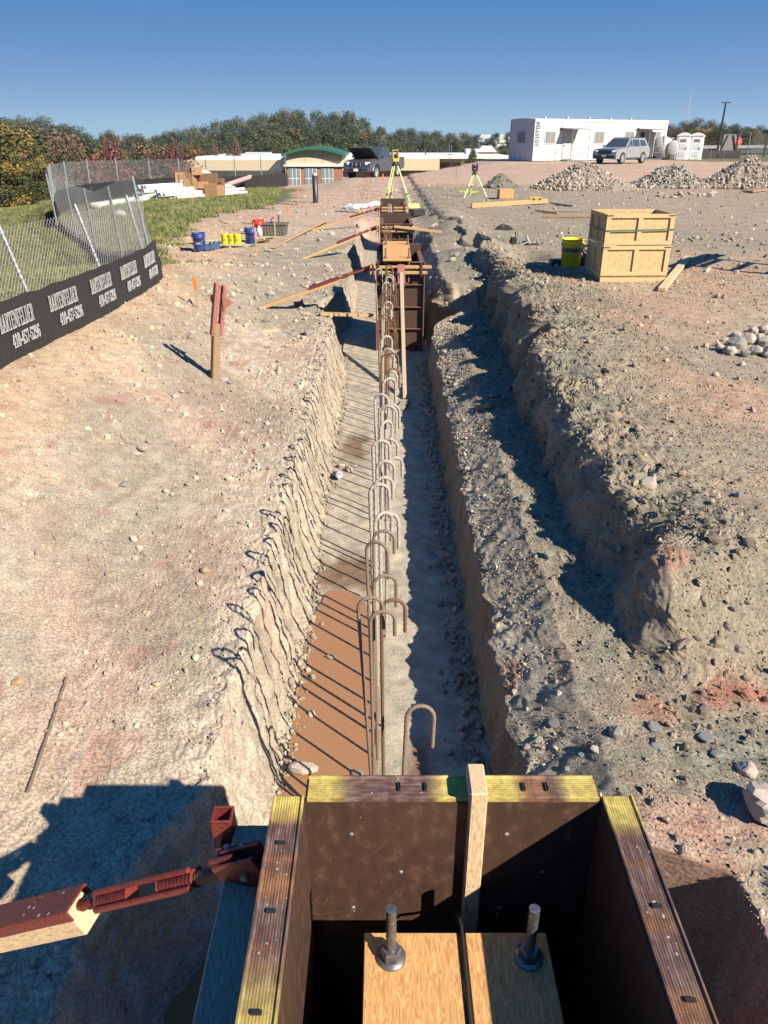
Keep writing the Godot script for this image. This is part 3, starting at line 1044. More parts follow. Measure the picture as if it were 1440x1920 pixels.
# steel-framed plywood panel: w wide along local x, standing on y = 0, the board at z = 0 and the frame behind it towards +z
func form_panel(parent: Node3D, called: String, w: float, h: float, xf: Transform3D, ply: Material, steel: Material, ribs: int, top := true) -> Node3D:
	var n := Node3D.new()
	n.name = called
	parent.add_child(n, true)
	n.transform = xf
	var b := MB.new()
	b.box(Vector3(0, h * 0.5, 0.007), Vector3(w - 0.001, h - 0.004, 0.014))
	obj("plywood_face", b, ply, n)
	for s in [-1, 1]:
		var m := MB.new()
		m.box(Vector3(s * (w * 0.5 - 0.004), h * 0.5, 0.0415), Vector3(0.007, h, 0.053), Basis(), 0.002)
		obj("side_rail", m, steel, n)
	for i in ribs:
		var m := MB.new()
		m.box(Vector3(0, h * (i + 0.5) / ribs if not top else h * (i + 1.0) / (ribs + 1.0), 0.040), Vector3(w - 0.016, 0.010, 0.050), Basis(), 0.002)
		obj("rib", m, steel, n)
	var bm := MB.new()
	bm.box(Vector3(0, 0.005, 0.034), Vector3(w - 0.014, 0.010, 0.062), Basis(), 0.002)
	obj("bottom_rail", bm, steel, n)
	if top:
		var tm := MB.new()
		tm.box(Vector3(0, h - 0.006, 0.034), Vector3(w - 0.014, 0.010, 0.062), Basis(), 0.002)
		obj("top_rail", tm, steel, n)
	return n

const BACK := Vector3(0, 0, 1)

func near_form():
	var t := thing("column_form", "near steel-framed plywood column form with yellow-sprayed rails and open top", "formwork", V(0.148, -0.57, 1.0))
	var yt := 0.93 + 0.57     # top above the thing's base
	var H := yt - 0.004
	var bx := 0.148
	# front panels, boards towards the lens, frames away from it
	var away := Basis(Vector3(-1, 0, 0), Vector3.UP, Vector3(0, 0, -1))
	var z := -0.185
	var wl := 0.351
	form_panel(t, "front_panel", wl, H, Transform3D(away, Vector3(-0.3185 + wl * 0.5, 0, z)), M.form_ply, M.form_steel, 4, false)
	var wr := 0.253
	form_panel(t, "front_panel", wr, H, Transform3D(away, Vector3(0.3185 - wr * 0.5, 0, z)), M.form_ply, M.form_steel, 4, false)
	obj("top_rail", rail_mesh(Vector3(-0.3125, yt, z - 0.036), Vector3(-0.3125 + wl, yt, z - 0.036), 0.066, [[-0.2, 0.13, 0.16], [0.84, 1.2, 0.12]], 3), M.rail, t)
	obj("top_rail", rail_mesh(Vector3(0.3125 - wr, yt, z - 0.036), Vector3(0.3125, yt, z - 0.036), 0.066, [[-0.2, 0.26, 0.16], [0.80, 1.2, 0.16]], 4), M.rail, t)
	# slots in the rails
	for a in [[-0.115, 0.004], [-0.058, 0.004], [0.155, 0.0], [0.205, 0.0]]:
		var m := MB.new()
		m.box(Vector3(a[0], yt + 0.0032, z - 0.036), Vector3(0.006, 0.004, 0.022))
		obj("slot", m, M.black, t)
		var w := MB.new()
		w.box(Vector3(a[0] + 0.004, yt + 0.005, z - 0.036), Vector3(0.003, 0.005, 0.018))
		obj("wedge", w, M.form_steel, t)
	# the 2x4 filler between them, standing proud
	lumber_node("filler", Vector3(0.0505, 0.05, z - 0.02), Vector3(0.0505, yt + 0.045, z - 0.02), 0.037, 0.088, M.lumber_pale, t, Vector3(0, 0, 1))
	# side panels
	var D := 0.62
	var left := Basis(Vector3(0, 0, 1), Vector3.UP, Vector3(-1, 0, 0))
	var right := Basis(Vector3(0, 0, -1), Vector3.UP, Vector3(1, 0, 0))
	form_panel(t, "side_panel", D, H, Transform3D(left, Vector3(-0.3165, 0, z + D * 0.5 - 0.012)), M.form_ply, M.form_steel, 4, false)
	form_panel(t, "side_panel", D, H, Transform3D(right, Vector3(0.3165, 0, z + D * 0.5 - 0.012)), M.form_ply, M.form_steel, 4, false)
	obj("top_rail", rail_mesh(Vector3(-0.3525, yt, z - 0.012), Vector3(-0.3525, yt, z + D), 0.066, [[-0.2, 0.07, 0.06], [0.82, 1.2, 0.30]], 5), M.rail, t)
	obj("top_rail", rail_mesh(Vector3(0.3525, yt, z - 0.012), Vector3(0.3525, yt, z + D), 0.066, [[-0.2, 0.10, 0.08]], 6), M.rail, t)
	for a in [[-0.354, 0.11], [-0.354, 0.26], [0.354, 0.25], [0.354, 0.42], [-0.354, 0.44]]:
		var m := MB.new()
		m.box(Vector3(a[0], yt + 0.0035, z + a[1]), Vector3(0.018, 0.004, 0.007))
		obj("slot", m, M.black, t)
	for s in [-1, 1]:
		for k in 3:
			var m := MB.new()
			m.lathe([Vector2(0.0, 0.0016), Vector2(0.0045, 0.0012), Vector2(0.0055, 0.0)], 10, Vector3(-0.22 + 0.11 * (k % 2) if s < 0 else 0.12 + 0.09 * (k % 2), yt - 0.10 - 0.12 * k, z + 0.001), Basis(Vector3.RIGHT, -PI * -0.5))
			obj("screw", m, M.galv, t)
	# dried slurry spattered on rails and boards
	var rg := RandomNumberGenerator.new()
	rg.seed = 71
	var sm := MB.new()
	for i in 110:
		var r := 0.0007 + 0.0026 * pow(rg.randf(), 4.0)
		var c: Vector3
		var b := Basis()
		if i < 60:
			c = Vector3((-0.3525 if i % 2 == 0 else 0.3525) + rg.randf_range(-0.028, 0.028), yt + 0.0008, z + rg.randf() * D)
		elif i < 90:
			c = Vector3(rg.randf_range(-0.30, 0.30), yt + 0.0008, z - 0.036 + rg.randf_range(-0.028, 0.028))
		else:
			c = Vector3(rg.randf_range(-0.30, 0.30), yt - 0.01 - 0.42 * rg.randf(), z + 0.0004)
			b = Basis(Vector3.RIGHT, PI * 0.5)
		sm.lathe([Vector2(0.0, r * 0.2), Vector2(r * 0.6, r * 0.15), Vector2(r, 0.0)], 7, c, b * Basis.from_scale(Vector3(rg.randf_range(0.7, 1.6), 1, rg.randf_range(0.7, 1.6))))
	obj("slurry_spatter", sm, M.rebar_grey, t).set_meta("kind", "stuff")
	# rear panel, under the place where the lens is
	form_panel(t, "rear_panel", 0.72, H, Transform3D(Basis(), Vector3(0, 0, z + D + 0.012)), M.form_ply, M.form_steel, 4, true)
	# bolt template inside: two plywood boards
	for a in [[-0.042, 0.158, "left"], [0.172, 0.345, "right"]]:
		var w: float = a[1] - a[0]
		var m := MB.new()
		m.box(Vector3.ZERO, Vector3(w, 0.018, 0.44), Basis(), 0.002)
		var o := one("template_board", m, M.ply, "sunlit plywood bolt template board left of the black strap" if a[2] == "left" else "shaded plywood bolt template board right of the black strap", "board", "", Transform3D(Basis(), V(0.5 * (a[0] + a[1]), 0.671, 0.84)))
		o.name = o.name
	lumber("support_block", V(-0.155, 0.628, 0.80), V(-0.03, 0.628, 0.80), 0.088, 0.038, M.lumber_pale, "pale lumber offcut under the template board in the form")
	lumber("support_lumber", V(-0.03, 0.640, 0.955), V(0.335, 0.640, 0.955), 0.038, 0.038, M.lumber_dirty, "dark support lumber under the front of the bolt template")
	# anchor bolts
	for a in [[0.0145, "threaded anchor bolt with hex nut standing on the sunlit template board"], [0.2985, "threaded anchor bolt with hex nut standing on the shaded template board"]]:
		var b := thing("anchor_bolt", a[1], "bolt", V(a[0], 0.680, 1.005), 0.0, "anchor bolts in the near template")
		var pts := []
		var rr := []
		for k in 61:
			pts.append(Vector3(0, -0.35 + 0.50 * k / 60.0, 0))
			rr.append(0.0112 if k % 2 == 0 else 0.0100)
		obj("rod", MB.new().tube(pts, rr, 12), M.steel, b)
		var nut := MB.new()
		nut.lathe([Vector2(0.0, 0.030), Vector2(0.019, 0.030), Vector2(0.0215, 0.027), Vector2(0.0215, 0.004), Vector2(0.0, 0.004)], 6, Vector3.ZERO, Basis(), true)
		obj("nut", nut, M.steel, b)
		obj("washer", MB.new().lathe([Vector2(0.0, 0.0045), Vector2(0.030, 0.0045), Vector2(0.031, 0.003), Vector2(0.031, 0.0), Vector2(0.0, 0.0)], 24), M.steel, b)
	one("strap", MB.new().tube([V(0.166, 0.60, 1.17), V(0.1645, 0.685, 1.07), V(0.165, 0.684, 0.9), V(0.166, 0.684, 0.72)], 0.0045, 6), M.black, "thin black strap running between the two template boards", "strap")
	# board lying along the left of the form
	lumber("waler_board", V(-0.285, 0.785, 1.235), V(-0.285, 0.785, 0.48), 0.105, 0.036, M.lumber_grey, "grey plank fixed flat along the left side of the near form")

# brace with a red turnbuckle head: head at a, timber foot at b
func brace(a: Vector3, b: Vector3, red_part: float, label: String, group: String, wood: Material, detailed := false, s := 1.0):
	var t := thing("form_brace", label, "brace", b, 0.0, group)
	var A := a - b
	var d := -A.normalized()           # from head to foot
	var x := Vector3.UP.cross(d).normalized()
	var u := d.cross(x)
	if u.y < 0.0: u = -u
	var len := A.length()
	var red := len * red_part
	var k0 := 0.07 if detailed else 0.10
	var k1 := 0.13 if detailed else 0.16
	var k2 := 0.43 if detailed else red * 0.45
	var P := func(k: float, sx := 0.0, su := 0.0) -> Vector3: return A + d * k + x * sx + u * su
	var m := MB.new()
	m.bar(P.call(0.0), P.call(k0, 0, 0), 0.012, 0.075, 0.003, u)
	m.bar(P.call(-0.06, 0.02), P.call(0.05, 0.02), 0.008, 0.07, 0.002, u)
	m.bar(P.call(-0.06, -0.02), P.call(0.05, -0.02), 0.008, 0.07, 0.002, u)
	obj("bracket", m, M.red, t)
	m = MB.new()
	m.tube([P.call(-0.02, -0.035, 0.0), P.call(-0.02, 0.035, 0.0)], 0.008, 8)
	obj("pin", m, M.galv, t)
	var pts := []
	var rr := []
	var n := 25 if detailed else 7
	for i in n:
		pts.append(P.call(lerp(k0 - 0.02, k1 + 0.03, float(i) / (n - 1))))
		rr.append(0.0145 if i % 2 == 0 else 0.0105)
	obj("threaded_rod", MB.new().tube(pts, rr, 10), M.rust, t)
	m = MB.new()
	for sx in [-0.026, 0.026]:
		m.bar(P.call(k1, sx, 0.0), P.call(k2, sx, 0.0), 0.011, 0.015, 0.003, u)
	m.bar(P.call(k1, 0.0, 0.026), P.call(k2, 0.0, 0.026), 0.012, 0.012, 0.003, u)
	obj("barrel_rod", m, M.red, t)
	for q in [[k1, lerp(k1, k2, 0.34)], [lerp(k1, k2, 0.66), k2]]:
		pts = []
		rr = []
		for i in 19:
			pts.append(P.call(lerp(q[0], q[1], i / 18.0)))
			rr.append(0.0215 if i % 2 == 0 else 0.0175)
		obj("coil_nut", MB.new().tube(pts, rr, 10), M.red, t)
	pts = []
	rr = []
	for i in 9:
		pts.append(P.call(lerp(k2 - 0.02, k2 + 0.07 * s, i / 8.0)))
		rr.append(0.0145 if i % 2 == 0 else 0.0105)
	obj("threaded_rod", MB.new().tube(pts, rr, 10), M.red, t)
	# channel over the timber
	var kc := k2 + 0.05 * s
	var cw := 0.076 if detailed else 0.10
	m = MB.new()
	m.bar(P.call(kc, 0.0, 0.026), P.call(red, 0.0, 0.026), cw, 0.006, 0.002, u)
	for sx in [-cw * 0.5, cw * 0.5]:
		m.bar(P.call(kc, sx, 0.012), P.call(red, sx, 0.012), 0.005, 0.032, 0.002, u)
	obj("channel", m, M.red, t)
	if detailed:
		var rg := RandomNumberGenerator.new()
		rg.seed = 72
		var sm := MB.new()
		for i in 70:
			var r := 0.001 + 0.005 * pow(rg.randf(), 4.0)
			sm.lathe([Vector2(0.0, r * 0.25), Vector2(r * 0.6, r * 0.2), Vector2(r, 0.0)], 7, P.call(rg.randf_range(kc, red), rg.randf_range(-0.034, 0.034), 0.0292), Basis(x, u, x.cross(u)))
		obj("slurry_spatter", sm, M.rebar_grey, t).set_meta("kind", "stuff")
	var p0: Vector3 = P.call(kc + 0.012, 0.0, -0.022)
	var p1: Vector3 = P.call(len, 0.0, -0.022)
	var dd := p1 - p0
	var mb := MB.new()
	mb.box(Vector3.ZERO, Vector3(dd.length(), 0.078 if detailed else 0.05, cw - 0.012), Basis(), 0.004)
	obj("timber", mb, wood, t, Transform3D(Basis(dd.normalized(), u, dd.normalized().cross(u)), (p0 + p1) * 0.5))
	return t

func far_form(cx: float, f: float, w: float, depth: float, yt: float, yb: float, label: String, rear_up: float) -> Node3D:
	var t := thing("column_form", label, "formwork", V(cx, yb, f))
	var H := yt - yb
	var rot := Basis()
	form_panel(t, "front_panel", w * 0.58, H, Transform3D(Basis(), Vector3(-w * 0.21, 0, -0.075)), M.form_ply, M.form_steel, 3)
	form_panel(t, "front_panel", w * 0.42, H, Transform3D(Basis(), Vector3(w * 0.29, 0, -0.075)), M.form_ply, M.form_steel, 3)
	form_panel(t, "rear_panel", w, H + rear_up, Transform3D(Basis(Vector3(-1, 0, 0), Vector3.UP, Vector3(0, 0, -1)), Vector3(0, 0, -depth)), M.form_ply, M.form_steel, 3)
	for s in [-1, 1]:
		form_panel(t, "side_panel", depth - 0.08, H, Transform3D(Basis(Vector3(0, 0, -s), Vector3.UP, Vector3(s, 0, 0)), Vector3(s * (w * 0.5 - 0.064), 0, -0.04 - depth * 0.5)), M.form_ply, M.form_steel, 3)
		var m := MB.new()
		m.box(Vector3(s * (w * 0.5 + 0.004), H * 0.5, -0.03), Vector3(0.014, H + 0.01, 0.09), Basis(), 0.003)
		obj("corner_angle", m, M.form_steel, t)
	# walers strapped across the front, and clamps
	for k in 2:
		lumber_node("waler", Vector3(-w * 0.5 - 0.10, H - 0.06 - 0.075 * k, 0.03 + 0.0), Vector3(w * 0.5 + (0.10 if k == 0 else 0.04), H - 0.06 - 0.075 * k, 0.03), 0.055, 0.04, M.lumber, t)
	for s in [-0.46, 0.0, 0.44]:
		var m := MB.new()
		m.box(Vector3(s * w, H - 0.095, 0.068), Vector3(0.03, 0.17, 0.014), Basis(), 0.003)
		m.box(Vector3(s * w, H - 0.02, 0.02), Vector3(0.03, 0.02, 0.09), Basis(), 0.003)
		obj("clamp", m, M.form_steel_dark, t)
	# hanging clamp hooks left
	for q in [0.0, 0.05]:
		var m := MB.new()
		m.tube([Vector3(-w * 0.5 - 0.09 + q, H - 0.03, 0.07), Vector3(-w * 0.5 - 0.09 + q, H - 0.20 - q, 0.075)], 0.007, 6)
		obj("clamp_handle", m, M.form_steel_dark, t)
	return t

func far_forms():
	far_form(0.225, 10.93, 0.66, 1.15, 0.66, -0.572, "tallest rusty column form in the trench with a bolt template on top", 0.10)
	far_form(0.26, 16.5, 0.66, 1.3, 0.62, -0.572, "middle column form with a cross timber over its top rails", 0.10)
	far_form(0.24, 21.6, 0.68, 1.2, 0.60, -0.572, "farthest column form standing in front of the yellow tripod", 0.08)
	# template on the tall form
	var m := MB.new()
	m.box(Vector3.ZERO, Vector3(0.39, 0.019, 1.22), Basis(), 0.003)
	var tb := Basis(Vector3.RIGHT, 0.085)
	var tp := V(0.178, 0.747, 11.43)
	one("template_board", m, M.ply, "orange plywood bolt template lying across the tall form", "board", "", Transform3D(tb, tp))
	for a in [[-0.155, 0.52], [0.165, 0.52], [-0.15, -0.36], [0.17, -0.36]]:
		var b := thing("anchor_bolt", "dark anchor bolt with washer standing on the tall form's template", "bolt", tp + tb * Vector3(a[0], 0.010, a[1]), 0.0, "anchor bolts in the far template")
		b.basis = tb
		obj("rod", MB.new().tube([Vector3(0, -0.32, 0), Vector3(0, 0.135, 0)], 0.011, 8), M.rebar, b)
		obj("nut", MB.new().lathe([Vector2(0.0, 0.030), Vector2(0.022, 0.030), Vector2(0.022, 0.004), Vector2(0.0, 0.004)], 6, Vector3.ZERO, Basis(), true), M.rebar, b)
		obj("washer", MB.new().lathe([Vector2(0.0, 0.005), Vector2(0.032, 0.005), Vector2(0.032, 0.0), Vector2(0.0, 0.0)], 14), M.rebar, b)
	# kicker leaning from the tall form to the footing
	var k := thing("kicker_brace", "whitewashed timber kicker with red steel head leaning on the tall form", "brace", V(0.245, -0.57, 8.63))
	lumber_node("timber", Vector3(0, 0.0, 0), V(0.232, 0.56, 10.62) - k.position, 0.048, 0.05, M.kicker, k)
	var rm := MB.new()
	rm.bar(V(0.234, 0.44, 10.42) - k.position, V(0.230, 0.62, 10.84) - k.position, 0.10, 0.055, 0.004)
	obj("steel_head", rm, M.red_faded, k)
	lumber("stake_board", V(0.26, -0.56, 8.52), V(0.175, -0.56, 8.20), 0.09, 0.06, M.lumber_grey, "grey block wedged at the kicker's foot on the footing")
	# long braces to the left
	brace(V(-0.20, 0.58, 10.95), V(-2.02, 0.0, 10.72), 0.46, "triple red turnbuckle brace with timber foot holding the tall form", "form braces", M.lumber)
	brace(V(-0.18, 0.54, 16.55), V(-1.70, 0.0, 16.05), 0.50, "red brace with timber foot holding the middle form", "form braces", M.lumber)
	brace(V(-0.16, 0.50, 21.65), V(-2.0, 0.0, 21.3), 0.40, "red brace with timber foot holding the farthest form", "form braces", M.lumber)
	lumber("cross_timber", V(-0.88, 0.035, 10.55), V(-0.12, -0.03, 10.75), 0.088, 0.04, M.lumber, "pale timber bridging from the left soil to the tall form")
	lumber("cross_timber", V(0.2, 0.58, 16.42), V(1.18, 0.47, 16.42), 0.05, 0.05, M.lumber, "pale timber running right from the middle form")
	lumber("lath", at(512, 467, 0.0) + Vector3(0, 0.03, 0), at(618, 418, 0.0) + Vector3(0, 0.10, 0), 0.05, 0.03, M.lumber, "thin timber lath lying on the soil beyond the buckets")
	lumber("offcut", at(590, 535, 0.0) + Vector3(0, 0.03, 0), at(625, 531, 0.0) + Vector3(0, 0.03, 0), 0.09, 0.04, M.lumber_pale, "short pale timber offcut under the long red brace")
	lumber("offcut", at(482, 626, 0.0) + Vector3(0, 0.02, 0), at(523, 623, 0.0) + Vector3(0, 0.03, 0), 0.07, 0.03, M.lumber_pale, "short pale board offcut near the slate wedge")
	one("plastic_sheet", sheet_mesh(at(655, 391, 0.05), at(712, 383, 0.05), 1.3, 4), M.sheet, "crumpled white plastic sheet left of the farthest form", "sheet")
	var red := thing("steel_clip", "small red steel clip dropped on the soil below the brace", "clip", at(560, 573, 0.02))
	obj("plate", MB.new().box(Vector3(0, 0.03, 0), Vector3(0.13, 0.05, 0.09), Basis(Vector3.UP, 0.4), 0.006), M.red, red)
	obj("tab", MB.new().box(Vector3(0.05, 0.06, 0.0), Vector3(0.03, 0.05, 0.05), Basis(), 0.004), M.red, red)

func sheet_mesh(a: Vector3, b: Vector3, depth: float, sd: int) -> ArrayMesh:
	var m := MB.new()
	m.smooth()
	var n := 14
	var g := []
	for i in n + 1:
		var row := []
		for k in n + 1:
			var p := a.lerp(b, float(i) / n) + Vector3(0.25 * sin(k * 0.9 + sd), 0, -depth * k / n)
			p.x += 0.12 * nB.get_noise_2d(k * 0.3, sd)
			p.y = gy(p.x, -p.z) + 0.035 + 0.05 * nC.get_noise_2d(p.x * 0.5 + sd, p.z * 0.5) + 0.03 * nB.get_noise_2d(p.x * 2.0, p.z * 2.0)
			row.append(p)
		g.append(row)
	for i in n:
		for k in n:
			m.quad(g[i][k], g[i + 1][k], g[i + 1][k + 1], g[i][k + 1])
	return m.mesh()

# ---------------------------------------------------------------- reinforcing bars
func dowel_mesh(h: float, w: float, down: float, r: float, ribs: bool, crust: float, sd: int) -> ArrayMesh:
	var pts := []
	var rr := []
	var rng := RandomNumberGenerator.new()
	rng.seed = sd
	var step := 0.011 if ribs else 0.05
	var y := 0.0
	var path := []
	while y < h - w * 0.5:
		path.append(Vector3(0, y, 0))
		y += step
	var na := 18
	for i in na + 1:
		var a := PI * i / na
		path.append(Vector3(w * 0.5 - w * 0.5 * cos(a), h - w * 0.5 + w * 0.5 * sin(a), 0))
	y = h - w * 0.5 - step
	while y > h - w * 0.5 - down:
		path.append(Vector3(w, y, 0))
		y -= step
	for i in path.size():
		pts.append(path[i])
		var q := r * (1.10 if i % 2 == 0 else 0.94)
		if crust > 0.0: q += crust * rng.randf_range(0.0, 1.0) * (0.4 + 0.6 * clamp(path[i].y / h, 0, 1))
		rr.append(q)
	return MB.new().tube(pts, rr, 7).mesh()

func build_rebar():
	var rng := RandomNumberGenerator.new()
	rng.seed = 42
	var rusty := []
	var grey := []
	for v in 3:
		rusty.append(dowel_mesh(1.28 + 0.03 * v, 0.088, 0.07 + 0.03 * v, 0.0066, true, 0.0006, v))
		grey.append(dowel_mesh(1.27 + 0.03 * v, 0.090, 0.08 + 0.03 * v, 0.0070, true, 0.0034, 10 + v))
	var fs := []
	var f := 2.27
	while f < 10.4:
		fs.append(f)
		f += 0.200 + rng.randf_range(-0.025, 0.025)
	for i in fs.size():
		var ff: float = fs[i]
		var pale: bool = (ff > 2.9 and ff < 5.3) or (ff > 5.8 and ff < 6.6) or (ff > 7.6 and ff < 8.0) or (ff > 9.0 and ff < 9.6)
		var m: ArrayMesh = grey[i % 3] if pale else rusty[i % 3]
		var x := -0.045 + rng.randf_range(-0.015, 0.015) + 0.012 * ff * 0.4
		if ff > 9.2: x += 0.02
		var b := Basis.from_euler(Vector3(rng.randf_range(-0.022, 0.022), rng.randf_range(-0.35, 0.35) + (0.45 if pale and i % 2 == 0 else 0.0), rng.randf_range(-0.028, 0.028)))
		one("rebar_dowel", m, M.rebar_grey if pale else (M.rust if ff > 4.5 else M.rebar), "slurry-crusted grey hooked rebar dowel standing in the footing row" if pale else "rusty hooked rebar dowel standing in the footing row", "rebar", "hooked dowels in the footing row", Transform3D(b, V(x, -0.58 - (0.02 if i % 3 == 1 else 0.0), ff)))
		# a partner bar close by on the right for some of them, lower and straighter
		if i % 4 == 0 and ff < 9.9:
			var b2 := Basis.from_euler(Vector3(rng.randf_range(-0.03, 0.03), rng.randf_range(-0.5, 0.5), rng.randf_range(-0.01, 0.035)))
			var pale2: bool = ff > 2.4 and ff < 5.4
			one("rebar_dowel", grey[(i + 1) % 3] if pale2 else rusty[(i + 1) % 3], M.rebar_grey if pale2 else M.rust, "slurry-crusted grey hooked rebar dowel standing in the footing row" if pale2 else "rusty hooked rebar dowel standing in the footing row", "rebar", "hooked dowels in the footing row", Transform3D(b2, V(x + 0.028 + rng.randf_range(0.0, 0.02), -0.62 - rng.randf_range(0.0, 0.10), ff + 0.06)))
	# the doubled bar at the near end
	one("rebar_dowel", rusty[1], M.rebar, "dark doubled rebar dowel leaning at the near end of the row", "rebar", "", Transform3D(Basis.from_euler(Vector3(0.0, 0.15, 0.05)), V(-0.03, -0.58, 2.30)))
	# farther rows between the forms
	f = 12.6
	while f < 16.0:
		one("rebar_dowel", rusty[0], M.rust, "rusty hooked rebar dowel in the row behind the tall form", "rebar", "hooked dowels behind the tall form", Transform3D(Basis.from_euler(Vector3(0, rng.randf_range(-0.3, 0.3), rng.randf_range(-0.02, 0.02))), V(0.02 + rng.randf_range(-0.02, 0.02), -0.60, f)))
		f += 0.3
	f = 18.6
	while f < 21.3:
		one("rebar_dowel", grey[0], M.rebar_grey, "grey hooked rebar dowel in the row behind the middle form", "rebar", "hooked dowels behind the middle form", Transform3D(Basis.from_euler(Vector3(0, rng.randf_range(-0.3, 0.3), 0)), V(0.10, -0.62, f)))
		f += 0.45
	# a bar leaning by itself at the left of the tall form
	one("rebar_dowel", grey[2], M.rebar_grey, "grey hooked bar leaning alone against the tall form's left side", "rebar", "", Transform3D(Basis.from_euler(Vector3(0, 0.1, 0.05)), V(-0.05, -0.66, 10.25)))
	# short hook leaning by the near form
	var hk := dowel_mesh(0.86, 0.105, 0.13, 0.0085, true, 0.0, 33)
	one("rebar_hook", hk, M.rebar, "single short rebar hook leaning away beside the near form", "rebar", "", Transform3D(Basis.from_euler(Vector3(-0.22, 0.05, -0.05)), V(0.055, -0.575, 2.08)))
	# straight bar on the left soil
	var pa := at(54, 1492, 0.0)
	var pb := at(127, 1280, 0.0)
	var pts := []
	var rr := []
	for i in 90:
		var q := pa.lerp(pb, i / 89.0)
		q.y = max(gy(pa.x, -pa.z) + 0.012, gy(q.x, -q.z) + 0.006)
		pts.append(q)
		rr.append(0.0075 if i % 2 == 0 else 0.0062)
	one("rebar_rod", MB.new().tube(pts, rr, 8), M.rebar, "straight dark rebar rod lying on the tan soil", "rebar")
	# rusty bent bar on the ledge
	var a := at(918, 968, 0.02)
	var c := at(966, 957, 0.05)
	var ya := gy(a.x, -a.z) + 0.016
	a.y = ya
	c.y = ya + 0.012
	one("bent_rebar", MB.new().tube([a, a.lerp(c, 0.3) + Vector3(0, 0.0, 0.012), a.lerp(c, 0.6), c, c + Vector3(0.006, 0.02, -0.05), c + Vector3(0.008, 0.03, -0.14)], 0.009, 8), M.rust, "rusty bent rebar hook lying on the ledge at the shadow's edge", "rebar")

func near_brace():
	brace(V(-0.298, 0.825, 1.105), V(-1.40, 0.16, 1.36), 0.97, "near red turnbuckle brace over pale timber fixed to the near form", "", M.lumber_pale, true, 1.2)
	var t := thing("post_bracket", "red steel bracket plate with a square tube socket on the grey plank", "bracket", V(-0.33, 0.806, 1.14))
	var m := MB.new()
	m.box(Vector3(0.02, 0.010, 0.0), Vector3(0.10, 0.016, 0.055), Basis(Vector3.UP, 0.25), 0.004)
	obj("plate", m, M.red, t)
	m = MB.new()
	for s in [-1, 1]:
		m.box(Vector3(-0.03 + s * 0.02, 0.0, -0.085), Vector3(0.005, 0.085, 0.045), Basis(), 0.001)
		m.box(Vector3(-0.03, 0.0, -0.085 + s * 0.02), Vector3(0.036, 0.085, 0.005), Basis(), 0.001)
	m.box(Vector3(-0.01, -0.02, -0.05), Vector3(0.05, 0.012, 0.06), Basis(), 0.002)
	obj("square_tube", m, M.red, t)
	for k in 4:
		obj("screw", MB.new().lathe([Vector2(0.0, 0.005), Vector2(0.006, 0.003), Vector2(0.007, 0.0)], 8, Vector3(-0.01 + 0.03 * (k % 2), 0.019, -0.015 + 0.028 * (k / 2))), M.galv, t)

func red_stake():
	# faded red steel stake head over a timber post
	var b := at(398, 712, 0.05)
	var top := ahead(412, 530, -b.z - 0.06)
	var t := thing("brace_stake", "faded red steel stake head over a brown timber post in the soil", "stake", b)
	var q := top - b
	var mid := q * 0.48
	lumber_node("post", Vector3(0, -0.2, 0), q * 0.6, 0.075, 0.075, M.lumber_dirty, t, Vector3(0.6, 0, 1))
	var d := q.normalized()
	var m := MB.new()
	m.bar(mid + Vector3(-0.025, 0, 0.02), q + Vector3(-0.02, 0, 0.02), 0.045, 0.06, 0.004, Vector3(0.6, 0, 1))
	m.bar(mid + Vector3(0.04, 0, -0.01), q * 0.97 + Vector3(0.04, 0, -0.01), 0.035, 0.07, 0.004, Vector3(0.6, 0, 1))
	obj("steel_channel", m, M.red_faded, t)
	m = MB.new()
	var w := q * 0.86
	m.prism([Vector2(-0.03, 0.02), Vector2(-0.10, 0.02), Vector2(-0.03, -0.14)], -0.006, 0.006, Transform3D(Basis(), w))
	obj("gusset", m, M.red_faded, t)
	m = MB.new()
	m.prism([Vector2(0.04, -0.12), Vector2(0.13, -0.05), Vector2(0.04, 0.03)], -0.006, 0.03, Transform3D(Basis(), w))
	obj("gusset", m, M.red_faded, t)

func flag_stake(px: float, py: float, y: float, hpx: float, label: String, flag: Material, lean := 0.0, tube := false):
	var b := at(px, py, y)
	b.y = gy(b.x, -b.z)
	var top := ahead(px + lean, py - hpx, -b.z)
	var h: float = top.y - b.y
	var t := thing("survey_stake", label, "stake", b)
	var q := Vector3(top.x - b.x, h, 0)
	lumber_node("lath", Vector3(0, -0.05, 0), q, 0.032, 0.012, M.lumber, t, Vector3(0, 0, 1))
	if flag != null:
		var m := MB.new()
		m.bar(q * 0.62, q * 1.02, 0.036, 0.016, 0.003, Vector3(0, 0, 1))
		m.box(q * 0.8 + Vector3(0.02, -0.02, 0.01), Vector3(0.03, h * 0.3, 0.006), Basis(Vector3.BACK, 0.12))
		obj("ribbon", m, flag, t)
	return t

